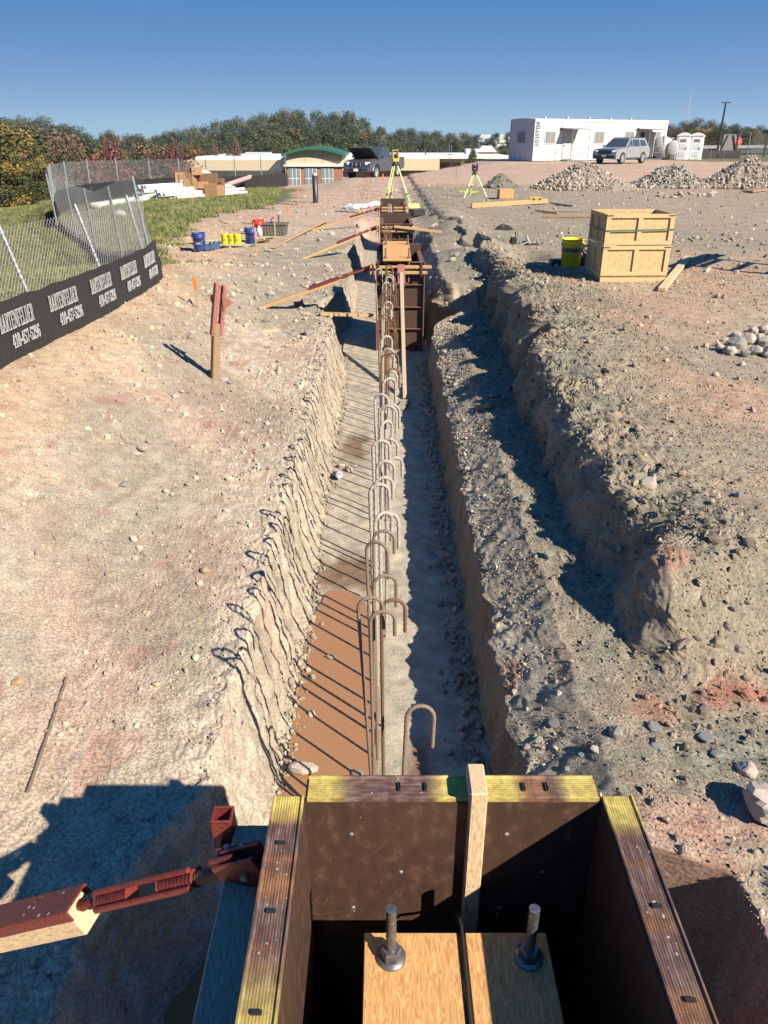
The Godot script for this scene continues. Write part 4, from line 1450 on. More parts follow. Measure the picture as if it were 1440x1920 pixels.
# ---------------------------------------------------------------- fences
# path: array of Vector3 (ground); fabric height, mesh height, post tops
func chain_fence(path: Array, fab: float, top: float, cell: float, wire: float, posts: Array, label: String, lean: Vector3, post_r: float, letters: bool):
	var t := thing("silt_fence", label, "fence", path[0])
	var o: Vector3 = path[0]
	# arc length
	var acc := [0.0]
	for i in path.size() - 1: acc.append(acc[-1] + path[i].distance_to(path[i + 1]))
	var at_s := func(s: float) -> Vector3:
		for i in path.size() - 1:
			if s <= acc[i + 1] or i == path.size() - 2:
				return path[i].lerp(path[i + 1], clamp((s - acc[i]) / (acc[i + 1] - acc[i]), 0.0, 1.0)) - o
		return Vector3.ZERO
	var total: float = acc[-1]
	# fabric
	if fab > 0.0:
		var m := MB.new()
		m.smooth()
		var n := int(total / 0.12) + 2
		var prev := []
		for i in n + 1:
			var s := total * i / n
			var g: Vector3 = at_s.call(s)
			var g2: Vector3 = at_s.call(min(s + 0.05, total))
			var g1: Vector3 = at_s.call(max(s - 0.05, 0.0))
			var side := (g2 - g1).normalized().cross(Vector3.UP)
			var row := []
			for k in 7:
				var u := k / 6.0
				var w := 0.010 * nB.get_noise_2d(s * 0.9, u * 2.0) + 0.006 * sin(s * 7.0)
				var h := -0.10 + (fab + 0.10 + 0.035 * nA.get_noise_2d(s * 2.2, 7.0) * u) * u
				row.append(g + Vector3.UP * h + side * (w + 0.035) + lean * h)
			if i > 0:
				for k in 6:
					m.quad(prev[k], row[k], row[k + 1], prev[k + 1])
			prev = row
		obj("fabric", m, M.fabric, t)
	# diagonal wires
	var m2 := MB.new()
	m2.flat()
	var hh := top - (fab * 0.55)
	var y0 := fab * 0.55
	var nd := int((total + hh) / cell)
	for dir in [1, -1]:
		for i in nd:
			var s0 := i * cell - (hh if dir > 0 else 0.0)
			var s1: float = s0 + dir * hh
			var a := Vector2(s0, y0)
			var b := Vector2(s1, top)
			# clip to the length of the fence
			var lo: float = min(a.x, b.x)
			var hi: float = max(a.x, b.x)
			if hi <= 0.0 or lo >= total: continue
			var seg := max(1, int(hh / 0.6))
			for q in seg:
				var p0 := a.lerp(b, float(q) / seg)
				var p1 := a.lerp(b, float(q + 1) / seg)
				if min(p0.x, p1.x) < 0.0 or max(p0.x, p1.x) > total: continue
				var A: Vector3 = at_s.call(p0.x) + Vector3.UP * p0.y + lean * p0.y
				var B: Vector3 = at_s.call(p1.x) + Vector3.UP * p1.y + lean * p1.y
				var d := (B - A).normalized()
				var xx := d.cross(Vector3.UP).normalized() * wire
				var yy := d.cross(xx).normalized() * wire
				m2.quad(A + xx, A + yy, B + yy, B + xx)
				m2.quad(A + yy, A - xx - yy, B - xx - yy, B + yy)
				m2.quad(A - xx - yy, A + xx, B + xx, B - xx - yy)
	var mesh_o := obj("chain_link_mesh", m2, M.wire, t)
	mesh_o.set_meta("kind", "stuff")
	# posts: [s, height, lean vector]
	for p in posts:
		var g: Vector3 = at_s.call(p[0])
		var l: Vector3 = p[2]
		obj("post", MB.new().tube([g + Vector3(0, -0.2, 0) - l * 0.2, g + Vector3(0, p[1], 0) + l * p[1]], post_r, 10), M.galv, t)
		if letters:
			obj("tie", MB.new().lathe([Vector2(post_r + 0.001, -0.004), Vector2(post_r + 0.004, 0.0), Vector2(post_r + 0.001, 0.004)], 10, g + Vector3(0, p[1] * 0.62, 0) + l * p[1] * 0.62), M.galv, t)
	if letters:
		var pitch := 0.93
		var s := 0.42
		while s + 0.62 < total:
			var g: Vector3 = at_s.call(s)
			var gb: Vector3 = at_s.call(s + 0.6)
			var dx := (gb - g).normalized()
			var nz := dx.cross(Vector3.UP).normalized()
			var up := nz.cross(dx).normalized()
			var b := Basis(dx, up, nz)
			var mid := g.lerp(gb, 0.5) + nz * 0.056
			text_node("BARTENFELDER", 0.60, 0.155, true, t, Transform3D(b, mid + up * (fab * 0.70) + lean * 0.35), M.letters)
			text_node("410-457-5296", 0.50, 0.125, true, t, Transform3D(b, mid + up * (fab * 0.36) + dx * 0.08 + lean * 0.2), M.letters, "lettering", true)
			s += pitch
	return t

func fences():
	# near run beside the soil, from behind the left edge of the picture to its corner
	var path := []
	for q in [[-3.55, 3.4], [-3.42, 4.6], [-3.36, 5.8], [-3.34, 6.6], [-3.27, 7.6], [-3.18, 8.6], [-3.15, 9.6], [-3.14, 10.5], [-3.20, 11.3]]:
		path.append(V(q[0], hgt(q[0], q[1]) - 0.02, q[1]))
	var back := Vector3(-0.30, 0, -0.12)
	chain_fence(path, 0.52, 1.10, 0.062, 0.0016, [[2.2, 1.12, back], [4.05, 1.12, back], [5.75, 1.14, back], [7.35, 1.14, back * 0.7]], "black printed silt fence with leaning chain link along the left soil", Vector3(-0.10, 0, -0.03), 0.021, true)
	# return leg
	path = []
	for q in [[-3.22, 11.35], [-3.65, 12.4], [-5.2, 15.0], [-6.9, 18.2], [-8.3, 20.6]]:
		path.append(V(q[0], hgt(q[0], q[1]) - 0.02, q[1]))
	chain_fence(path, 0.28, 1.35, 0.085, 0.0019, [[0.9, 1.32, Vector3(-0.1, 0, 0)], [2.9, 1.32, Vector3(-0.08, 0, 0)], [5.4, 1.36, Vector3(-0.06, 0, 0)], [8.0, 1.38, Vector3(-0.06, 0, 0)], [10.6, 1.42, Vector3(-0.05, 0, 0)]], "silt fence leg with taller chain link turning back to the lawn", Vector3(-0.05, 0, 0), 0.024, false)
	# far run behind the pipes and boxes
	path = []
	for q in [[-8.4, 20.8], [-10.0, 25.0], [-10.7, 29.0], [-10.6, 33.0], [-9.9, 37.5], [-8.9, 42.0], [-7.4, 46.5], [-5.9, 50.5]]:
		path.append(V(q[0], hgt(q[0], q[1]) - 0.02, q[1]))
	var ps := []
	for k in 11: ps.append([0.6 + 3.0 * k, 1.75 if k > 7 else 1.55, Vector3.ZERO])
	chain_fence(path, 0.75, 1.5, 0.11, 0.0022, ps, "long chain link silt fence behind the pipe pile and boxes", Vector3.ZERO, 0.03, false)

# ---------------------------------------------------------------- buckets and small goods
func bucket(called: String, label: String, p: Vector3, m: Material, s := 1.0, group := "", lid := false) -> Node3D:
	var t := thing(called, label, "bucket", p, 0.0, group)
	var prof := [Vector2(0.0, 0.003), Vector2(0.128, 0.003), Vector2(0.131, 0.008), Vector2(0.140, 0.27), Vector2(0.150, 0.272), Vector2(0.150, 0.284), Vector2(0.142, 0.287), Vector2(0.1425, 0.305), Vector2(0.152, 0.307), Vector2(0.152, 0.318), Vector2(0.1435, 0.321), Vector2(0.144, 0.358), Vector2(0.155, 0.360), Vector2(0.155, 0.372), Vector2(0.146, 0.372), Vector2(0.140, 0.30), Vector2(0.127, 0.012), Vector2(0.0, 0.012)]
	var q := []
	for v in prof: q.append(v * s)
	obj("shell", MB.new().lathe(q, 26), m, t)
	var hp := []
	for i in 15:
		var a := PI * i / 14.0
		hp.append(Vector3(cos(a) * 0.156, 0.30 - sin(a) * 0.13, 0.03 + sin(a) * 0.115) * s)
	obj("handle", MB.new().tube(hp, 0.0028 * s, 6), M.galv, t)
	for sx in [-1, 1]:
		obj("lug", MB.new().box(Vector3(sx * 0.153, 0.30, 0.03) * s, Vector3(0.014, 0.04, 0.035) * s, Basis(), 0.003), m, t)
	return t

func on(px: float, py: float, y0: float) -> Vector3:
	var p := at(px, py, y0)
	p = at(px, py, gy(p.x, -p.z))
	p.y = gy(p.x, -p.z)
	return p

func small_goods():
	# tarp under the buckets
	one("tarp", sheet_mesh(on(352, 470, 0.0), on(480, 462, 0.0), 1.6, 9), M.tarp, "pale yellow tarp spread under the blue and yellow buckets", "tarp")
	var lift := Vector3(0, 0.05, 0)
	var b := bucket("bucket", "blue bucket with white print standing alone at the tarp's left end", on(375, 471, 0.0) + lift * 0.4, M.blue_b, 0.93)
	text_node("LOWE'S", 0.12, 0.045, false, b, Transform3D(Basis(), Vector3(0.02, 0.14, 0.133)), M.white, "lettering", true)
	b = bucket("bucket", "blue bucket with tool handles beside the pink-flagged stake", on(472, 458, 0.0) + Vector3(0, 0.01, 0), M.blue_b, 0.96)
	for a in [[-0.05, 0.30, -0.10, 0.56], [0.03, 0.30, 0.02, 0.50], [0.05, 0.28, 0.08, 0.47]]:
		obj("tool_handle", MB.new().tube([Vector3(a[0], 0.05, 0), Vector3(a[2], a[3], 0.02)], 0.012, 6), M.lumber, b)
	bucket("bucket", "red bucket behind the grey tote", on(486, 441, 0.0), M.red_b, 1.0)
	one("white_jug", MB.new().lathe([Vector2(0, 0), Vector2(0.07, 0.0), Vector2(0.075, 0.15), Vector2(0.06, 0.22), Vector2(0.025, 0.25), Vector2(0.025, 0.28), Vector2(0, 0.28)], 12), M.white, "small white jug between the blue bucket and grey tote", "jug", "", Transform3D(Basis(), on(487, 446, 0.0)))
	# yellow pails with dark print
	for a in [[423, 461], [435, 460], [446, 460]]:
		var y := thing("paint_pail", "small yellow pail in the row on the tarp", "pail", on(a[0], a[1], 0.0) + lift * 0.4, 0.0, "yellow pails on the tarp")
		obj("shell", MB.new().lathe([Vector2(0, 0), Vector2(0.085, 0), Vector2(0.087, 0.01), Vector2(0.087, 0.20), Vector2(0.092, 0.205), Vector2(0.092, 0.215), Vector2(0.0, 0.215)], 18), M.yellow, y)
		obj("print", MB.new().box(Vector3(0.0, 0.10, 0.086), Vector3(0.05, 0.05, 0.006)), M.lumber_dirty, y)
	# blue tool trays
	for a in [[394, 468], [404, 468]]:
		var q := thing("tool_tray", "dark blue open tool tray on the tarp by the blue bucket", "tray", on(a[0], a[1], 0.0) + lift * 0.5, 0.3, "blue trays on the tarp")
		var m := MB.new()
		m.box(Vector3(0, 0.012, 0), Vector3(0.20, 0.02, 0.16))
		for s in [-1, 1]:
			m.box(Vector3(s * 0.095, 0.08, 0), Vector3(0.015, 0.14, 0.16))
			m.box(Vector3(0, 0.06, s * 0.075), Vector3(0.19, 0.10, 0.012))
		obj("shell", m, M.blue_c, q)
		obj("divider", MB.new().box(Vector3(0, 0.08, 0), Vector3(0.012, 0.15, 0.14)), M.blue_c, q)
	# grey tote with tools
	var p := on(517, 441, 0.0)
	var t := thing("storage_tote", "grey plastic storage tote with tools sticking out of it", "tote", p, -0.08)
	var m := MB.new()
	var pl := [Vector2(-0.26, 0.0), Vector2(0.26, 0.0), Vector2(0.30, 0.27), Vector2(-0.30, 0.27)]
	m.prism(pl, -0.18, 0.18)
	obj("body", m, M.tub, t)
	for k in 7:
		obj("rib", MB.new().box(Vector3(-0.23 + 0.075 * k, 0.13, 0.186), Vector3(0.022, 0.24, 0.014), Basis(), 0.004), M.tub, t)
	m = MB.new()
	m.box(Vector3(0, 0.28, 0.195), Vector3(0.66, 0.045, 0.03), Basis(), 0.008)
	m.box(Vector3(0, 0.28, -0.195), Vector3(0.66, 0.045, 0.03), Basis(), 0.008)
	m.box(Vector3(0.315, 0.28, 0), Vector3(0.03, 0.045, 0.37), Basis(), 0.008)
	m.box(Vector3(-0.315, 0.28, 0), Vector3(0.03, 0.045, 0.37), Basis(), 0.008)
	obj("rim", m, M.tub, t)
	var to := thing("hand_drill", "grey hand tool standing up out of the tote", "tool", p + Vector3(0.09, 0.27, 0))
	obj("shaft", MB.new().tube([Vector3(0, -0.02, 0), Vector3(0.01, 0.22, 0)], 0.02, 8), M.steel, to)
	obj("head", MB.new().box(Vector3(0.03, 0.25, 0), Vector3(0.10, 0.07, 0.05), Basis(Vector3.BACK, 0.5), 0.01), M.grey_box, to)
	to = thing("blue_handle", "blue tool handle sticking out of the tote", "tool", p + Vector3(-0.12, 0.27, 0))
	obj("shaft", MB.new().tube([Vector3(0, -0.02, 0), Vector3(0.03, 0.10, 0), Vector3(0.08, 0.16, 0)], 0.014, 8), M.blue_b, to)
	obj("grip", MB.new().tube([Vector3(0.08, 0.16, 0), Vector3(0.11, 0.18, 0)], 0.017, 8), M.orange, to)
	# rope in the grass
	var pts := []
	for a in [[358, 396], [375, 394], [392, 397], [408, 398], [412, 405], [411, 413], [418, 419], [432, 420], [448, 417], [462, 420], [474, 421]]:
		pts.append(on(a[0], a[1], 0.0) + Vector3(0, 0.05 if a[0] < 400 else 0.02, 0))
	one("rope", MB.new().tube(pts, 0.022, 7), M.tarp, "yellow rope trailing from the grass to the buckets", "rope")
	# survey stakes
	flag_stake(372, 585, 0.2, 66, "survey lath with orange ribbon on the soil by the silt fence", M.orange, -9)
	flag_stake(482, 482, 0.0, 54, "survey lath with pink ribbon in front of the blue bucket", M.pink, -4)
	flag_stake(517, 447, 0.0, 36, "bare survey lath standing before the grey tote", null, -3)
	flag_stake(540, 412, 0.0, 26, "survey lath with orange ribbon behind the grey tote", M.orange, -1)
	flag_stake(560, 384, 0.0, 30, "short survey lath with orange tip beside the black pipe", M.orange, -1)
	flag_stake(580, 382, 0.0, 28, "brown survey lath right beside the black pipe", null, 0)
	flag_stake(361, 384, 0.0, 22, "bare survey lath in the grass before the boxes", null, -1)
	flag_stake(927, 331 + 20, 0.1, 30, "survey lath with orange tip before the middle gravel pile", M.orange, 2).position = on(1205, 350, 0.2)
	flag_stake(718, 360, 0.0, 34, "orange-topped survey lath left of the yellow tripod", M.orange, 0)
	flag_stake(737, 345, 0.0, 18, "short orange-topped lath behind the yellow tripod", M.orange, 0)
	for a in [[772, 352, 28, "thin wire rod standing on the road right of the tripod"], [855, 337, 30, "dark steel rod standing near the far edge of the road"], [820, 357, 16, "short wire hoop rod beyond the mounds"]]:
		var q := on(a[0], a[1], 0.0)
		var h: float = ahead(a[0], a[1] - a[2], -q.z).y - q.y
		one("steel_rod", MB.new().tube([Vector3(0, -0.1, 0), Vector3(0, h, 0)], 0.015, 6), M.rebar, a[3], "rod", "", Transform3D(Basis(), q))
	# black riser pipe
	p = on(592, 381, 0.0)
	t = thing("riser_pipe", "black plastic riser pipe with pale cap standing in the soil", "pipe", p)
	obj("pipe", MB.new().lathe([Vector2(0.10, -0.1), Vector2(0.10, 0.95), Vector2(0.0, 0.95)], 18), M.plastic_black, t)
	obj("cap", MB.new().lathe([Vector2(0.085, 0.95), Vector2(0.085, 1.02), Vector2(0.0, 1.04)], 18), M.grey_box, t)
	# can in the trench
	p = at(632, 897, -0.565)
	t = thing("drink_can", "blue and silver drink can lying by the left trench wall", "can", p + Vector3(0, 0.034, 0), 0.5)
	var ro := Basis(Vector3.RIGHT, 1.25)
	obj("shell", MB.new().lathe([Vector2(0.0, -0.06), Vector2(0.026, -0.06), Vector2(0.033, -0.05), Vector2(0.033, 0.045)], 16, Vector3.ZERO, ro), M.blue_b, t)
	obj("lid", MB.new().lathe([Vector2(0.033, 0.045), Vector2(0.027, 0.058), Vector2(0.025, 0.055), Vector2(0.0, 0.055)], 16, Vector3.ZERO, ro), M.rim, t)

func crate_goods():
	# open plywood crate
	var bl := on(1123, 530, 0.6)
	var br := on(1247, 528, 0.6)
	bl.y = gy((bl.x + br.x) * 0.5, -bl.z - 0.3)
	br.y = bl.y
	var w := bl.distance_to(br)
	var ax := (br - bl).normalized()
	var t := thing("plywood_crate", "open-topped plywood shipping crate with green strap on the plateau", "crate", bl + ax * w * 0.5, atan2(-ax.z, ax.x))
	var D := 0.66
	var H := 0.80
	for k in 2:
		var y := 0.075 + 0.005 + k * (H - 0.08) * 0.5
		var h := (H - 0.08) * 0.5 - 0.010
		for s in 4:
			var wid := w if s % 2 == 0 else D
			var n := Node3D.new()
			n.name = "panel"
			t.add_child(n, true)
			var ctr := Vector3(0, y + h * 0.5, 0 if s == 0 else (-D if s == 2 else -D * 0.5))
			if s == 1: ctr.x = w * 0.5
			if s == 3: ctr.x = -w * 0.5
			n.position = ctr
			n.rotation.y = [0.0, PI * 0.5, PI, -PI * 0.5][s]
			obj("sheet", MB.new().box(Vector3(0, 0, -0.012), Vector3(wid - 0.004 - (0.03 if s % 2 == 1 else 0.0), h - 0.003, 0.010)), M.crate, n)
			var sw := 0.055
			for q in [[0, h * 0.5 - sw * 0.42, wid, sw * 0.84], [0, -h * 0.5 + sw * 0.42, wid, sw * 0.84]]:
				var mb = MB.new().box(Vector3.ZERO, Vector3(q[2] - (0.0 if s % 2 == 0 else 0.036), q[3], 0.020), Basis(), 0.002)
				obj("slat", mb, M.crate_slat, n, Transform3D(Basis(), Vector3(q[0], q[1], 0.0035)))
			for q in [-wid * 0.5 + sw * 0.5, 0.0, wid * 0.5 - sw * 0.5]:
				if s % 2 == 1 and q != 0.0: q *= 0.94
				var mb = MB.new().box(Vector3.ZERO, Vector3(h - sw * 1.70, sw, 0.019), Basis(), 0.002)
				obj("slat", mb, M.crate_slat, n, Transform3D(Basis(Vector3.BACK, PI * 0.5), Vector3(q, 0, 0.003)))
			if s == 0:
				for q in [-1, 1]:
					obj("corner_clip", MB.new().box(Vector3(q * (wid * 0.5 - 0.04), h * 0.5 - 0.018, 0.0165), Vector3(0.075, 0.010, 0.004)), M.form_steel_dark, n)
	obj("floor_board", MB.new().box(Vector3(0, 0.068, -D * 0.5), Vector3(w - 0.005, 0.016, D - 0.005)), M.crate, t)
	for s in [-1, 0, 1]:
		lumber_node("runner", Vector3(s * (w * 0.5 - 0.05), 0.025, 0.01), Vector3(s * (w * 0.5 - 0.05), 0.025, -D), 0.07, 0.065, M.crate_slat, t)
	lumber_node("skid", Vector3(-w * 0.5, 0.03, 0.012), Vector3(w * 0.5, 0.03, 0.012), 0.02, 0.055, M.crate_slat, t)
	var sm := MB.new()
	sm.box(Vector3(0, H * 0.76, 0.0175), Vector3(w + 0.01, 0.016, 0.003), Basis(Vector3.BACK, 0.018))
	sm.box(Vector3(-w * 0.5 - 0.016, H * 0.755, -D * 0.5), Vector3(0.003, 0.016, D))
	obj("strap", sm, M.green_strap, t)
	# yellow bucket and clutter
	var p := on(1069, 500, 0.6)
	var b := bucket("bucket", "tall yellow bucket with blue band left of the plywood crate", p, M.yellow, 0.98)
	obj("label_band", MB.new().lathe([Vector2(0.1385, 0.20), Vector2(0.1395, 0.245)], 26), M.blue_c, b)
	p = on(1090, 497, 0.6)
	t = thing("tool_case", "dark open tool case between the yellow bucket and crate", "case", p + Vector3(0.02, 0, 0))
	obj("tray", MB.new().box(Vector3(0, 0.06, 0), Vector3(0.16, 0.11, 0.14), Basis(Vector3.UP, 0.3), 0.01), M.plastic_black, t)
	obj("lid", MB.new().box(Vector3(0.02, 0.17, -0.06), Vector3(0.15, 0.11, 0.02), Basis(Vector3.RIGHT, -0.4), 0.006), M.lumber_dirty, t)
	obj("coil", MB.new().lathe([Vector2(0.04, -0.02), Vector2(0.07, -0.02), Vector2(0.07, 0.02), Vector2(0.04, 0.02), Vector2(0.04, -0.02)], 16, Vector3(0.03, 0.20, 0.02), Basis(Vector3.RIGHT, 1.2)), M.plastic_black, t)
	one("plastic_tray", MB.new().box(Vector3(0, 0.04, 0), Vector3(0.17, 0.08, 0.14), Basis(Vector3.UP, 0.1), 0.01), M.plastic_black, "flat black tray left of the yellow bucket", "tray", "", Transform3D(Basis(), on(1043, 496, 0.6)))
	lumber("loose_stud", on(1240, 548, 0.6) + Vector3(0, 0.03, 0), on(1289, 487, 0.55) + Vector3(0, 0.03, 0), 0.09, 0.042, M.lumber_pale, "pale stud lying on the soil right of the plywood crate")
	# brown carton and lumber near the second tripod
	p = on(947, 372, 0.1)
	t = thing("wooden_box", "small orange-brown wooden box near the second tripod", "box", p, 0.1)
	obj("body", MB.new().box(Vector3(0, 0.16, 0), Vector3(0.54, 0.31, 0.4), Basis(), 0.008), M.ply, t)
	obj("lid", MB.new().box(Vector3(0, 0.325, 0), Vector3(0.56, 0.02, 0.42), Basis(), 0.004), M.crate_slat, t)
	lumber("long_beam", on(884, 389, 0.1) + Vector3(0, 0.08, 0), on(1026, 382, 0.1) + Vector3(0, 0.08, 0), 0.06, 0.15, M.lumber, "long pale beam lying on edge before the wooden box")
	lumber("loose_board", on(1034, 384, 0.1) + Vector3(0, 0.04, 0), on(1078, 388, 0.1) + Vector3(0, 0.04, 0), 0.16, 0.05, M.lumber_grey, "grey board lying right of the long beam")
	lumber("loose_board", on(1018, 408, 0.15) + Vector3(0, 0.03, 0), on(1108, 409, 0.15) + Vector3(0, 0.03, 0), 0.1, 0.05, M.lumber_dirty, "brown board lying behind the plywood crate")
	lumber("loose_board", on(1005, 398, 0.15) + Vector3(0, 0.05, 0), on(1046, 403, 0.15) + Vector3(0, 0.04, 0), 0.1, 0.04, M.lumber_dirty, "splintered brown board in the debris left of the crate")
	lumber("loose_board", on(1020, 396, 0.15) + Vector3(0, 0.05, 0), on(1085, 397, 0.15) + Vector3(0, 0.05, 0), 0.09, 0.04, M.lumber_grey, "weathered board across the debris left of the crate")
	lumber("plank", on(1400, 362, 0.15) + Vector3(0, 0.06, 0), on(1432, 358, 0.15) + Vector3(0, 0.08, 0), 0.5, 0.06, M.lumber_dirty, "dark plank lying before the right gravel pile")
	for a in [[997, 378, "yellow cordless drill lying on the long beam"], [1008, 378, "second yellow cordless tool beside the drill on the beam"]]:
		p = on(a[0], a[1] + 6, 0.1) + Vector3(0, 0.17, 0)
		t = thing("cordless_drill", a[2], "drill", p)
		obj("body", MB.new().box(Vector3(0, 0.05, 0), Vector3(0.24, 0.08, 0.08), Basis(), 0.015), M.instr, t)
		obj("grip", MB.new().box(Vector3(0.06, 0.02, 0.04), Vector3(0.05, 0.05, 0.16), Basis(), 0.01), M.plastic_black, t)
	# dropped jacket
	p = on(945, 427, 0.3)
	var jm := MB.new()
	jm.smooth()
	var nn := 18
	var g := []
	for i in nn + 1:
		var row := []
		for k in nn + 1:
			var u := 2.0 * i / nn - 1.0
			var v := 2.0 * k / nn - 1.0
			var r := sqrt(u * u + v * v)
			var h: float = max(0.0, 1.0 - r * r) * (0.11 + 0.10 * nB.get_noise_2d(u * 0.6 + 3.0, v * 0.6)) + 0.02 * nC.get_noise_2d(u * 0.3, v * 0.3)
			row.append(Vector3(u * 0.26, h - 0.01, v * 0.20))
		g.append(row)
	for i in nn:
		for k in nn: jm.quad(g[i][k], g[i][k + 1], g[i + 1][k + 1], g[i + 1][k])
	t = thing("dropped_jacket", "black jacket dropped in a heap on the mound", "jacket", p)
	obj("cloth", jm, M.cloth, t)
	obj("yellow_trim", MB.new().box(Vector3(-0.05, 0.10, 0.05), Vector3(0.05, 0.02, 0.02), Basis(Vector3.BACK, 0.4), 0.004), M.yellow, t)
	# dark steel plates and tool belt
	p = on(992, 462, 0.45)
	t = thing("steel_plates", "dark folded steel plates lying on the mound", "plates", p)
	obj("plate", MB.new().box(Vector3(-0.02, 0.07, 0), Vector3(0.03, 0.20, 0.13), Basis(Vector3.BACK, 0.45), 0.003), M.grey_box, t)
	obj("plate", MB.new().box(Vector3(-0.10, 0.03, 0.02), Vector3(0.22, 0.016, 0.12), Basis(Vector3.BACK, 0.45), 0.003), M.grey_box, t)
	obj("plate", MB.new().box(Vector3(0.05, 0.02, 0.05), Vector3(0.22, 0.02, 0.10), Basis(Vector3.UP, 0.3), 0.003), M.plastic_black, t)
	p = on(962, 464, 0.45)
	t = thing("tool_belt", "dark tool pouch left of the folded steel plates", "pouch", p)
	obj("pouch", MB.new().box(Vector3(0, 0.06, 0), Vector3(0.11, 0.12, 0.08), Basis(), 0.02), M.cloth, t)
	obj("handle", MB.new().tube([Vector3(0.02, 0.10, 0), Vector3(0.025, 0.20, 0)], 0.010, 6), M.plastic_black, t)
	# scaffold frame added out of view to cast the ladder-like shadow on the plateau
	var sp := V(5.85, 0.0, 10.1)
	sp.y = gy(5.85, 10.1)
	t = thing("scaffold_frame", "added steel scaffold frame out of view, casting the ladder-like shadow", "scaffold", sp, 0.9)
	for s in [-1, 1]:
		obj("post", MB.new().tube([Vector3(s * 0.45, 0, 0), Vector3(s * 0.45, 1.35, 0)], 0.045, 10), M.galv, t)
	for k in 4:
		obj("rung", MB.new().tube([Vector3(-0.45, 0.25 + 0.32 * k, 0), Vector3(0.45, 0.25 + 0.32 * k, 0)], 0.035, 8), M.galv, t)
	obj("deck_plank", MB.new().box(Vector3(0.2, 1.38, 0), Vector3(1.9, 0.05, 0.25), Basis(), 0.005), M.lumber_dirty, t)

# ---------------------------------------------------------------- tripods
func tripod(called: String, label: String, p: Vector3, h: float, spread: float, leg: Material, leg2: Material, inst: Material, turn: float):
	var t := thing(called, label, "tripod", p, turn)
	for k in 3:
		var a := TAU * k / 3.0 + 0.5
		var foot := Vector3(cos(a) * spread, -0.03, sin(a) * spread)
		var hd := Vector3(cos(a) * 0.07, h, sin(a) * 0.07)
		var n := Node3D.new()
		n.name = "leg"
		t.add_child(n, true)
		var side := Vector3(-sin(a), 0, cos(a)) * 0.035
		for s in [-1, 1]:
			obj("rail", MB.new().bar(hd + side * s, hd.lerp(foot, 0.55) + side * s, 0.024, 0.024, 0.003), leg2, n)
		obj("lower_leg", MB.new().bar(hd.lerp(foot, 0.45), foot, 0.05, 0.028, 0.004), leg, n)
		obj("clamp", MB.new().box(hd.lerp(foot, 0.55), Vector3(0.07, 0.05, 0.07), Basis(), 0.008), M.plastic_black, n)
	obj("head", MB.new().lathe([Vector2(0, -0.04), Vector2(0.10, -0.03), Vector2(0.11, 0.02), Vector2(0.0, 0.03)], 18, Vector3(0, h, 0)), M.plastic_black, t)
	# the instrument is screwed on: a thing that sits on the tripod
	var i := thing("total_station", "surveying instrument mounted on the %s" % ("yellow-green tripod behind the forms" if called == "survey_tripod" else "tripod by the wooden box"), "instrument", p + Vector3(0, h + 0.03, 0), turn)
	obj("tribrach", MB.new().lathe([Vector2(0, 0), Vector2(0.075, 0), Vector2(0.075, 0.03), Vector2(0.06, 0.035), Vector2(0.07, 0.06), Vector2(0, 0.06)], 14), M.plastic_black, i)
	obj("base", MB.new().box(Vector3(0, 0.10, 0), Vector3(0.20, 0.09, 0.17), Basis(), 0.012), inst, i)
	for s in [-1, 1]:
		obj("standard", MB.new().box(Vector3(s * 0.085, 0.22, 0), Vector3(0.05, 0.18, 0.14), Basis(), 0.012), inst, i)
	obj("telescope", MB.new().lathe([Vector2(0, -0.09), Vector2(0.045, -0.09), Vector2(0.055, 0.0), Vector2(0.05, 0.10), Vector2(0.0, 0.10)], 14, Vector3(0, 0.22, 0), Basis(Vector3.RIGHT, 1.4)), M.plastic_black, i)
	obj("handle", MB.new().tube([Vector3(-0.085, 0.30, 0), Vector3(-0.085, 0.37, 0), Vector3(0.085, 0.37, 0), Vector3(0.085, 0.30, 0)], 0.014, 8), inst, i)

func tripods():
	var p := on(740, 362, 0.05)
	p = V(0.34, gy(0.34, 25.4), 25.4)
	var hd := ahead(741, 309, 25.4)
	tripod("survey_tripod", "yellow-green survey tripod standing behind the farthest form", p, hd.y - p.y, 0.62, M.lime, M.lime_pale, M.instr, 0.35)
	p = on(888, 368, 0.1)
	var h2: float = ahead(891, 326, -p.z).y - p.y
	tripod("level_tripod", "pale yellow survey tripod standing by the wooden box", p, h2, 0.55, M.lime_pale, M.lime_pale, M.plastic_black, 0.15)
	# yellow case and bag by the tripod
	var c := V(0.98, gy(0.98, 24.3), 24.3)
	var t := thing("instrument_case", "open yellow and black instrument case beside the farthest form", "case", c, 0.5)
	obj("shell", MB.new().box(Vector3(0, 0.12, 0), Vector3(0.44, 0.2, 0.32), Basis(), 0.03), M.plastic_black, t)
	obj("lid", MB.new().box(Vector3(0, 0.28, -0.2), Vector3(0.42, 0.16, 0.06), Basis(Vector3.RIGHT, -0.3), 0.02), M.instr, t)
	var q := on(872, 362, 0.1)
	one("yellow_vest", sheet_mesh(q, q + Vector3(0.35, 0, 0), 0.4, 17), M.lime, "lime safety vest crumpled at the second tripod's foot", "vest")

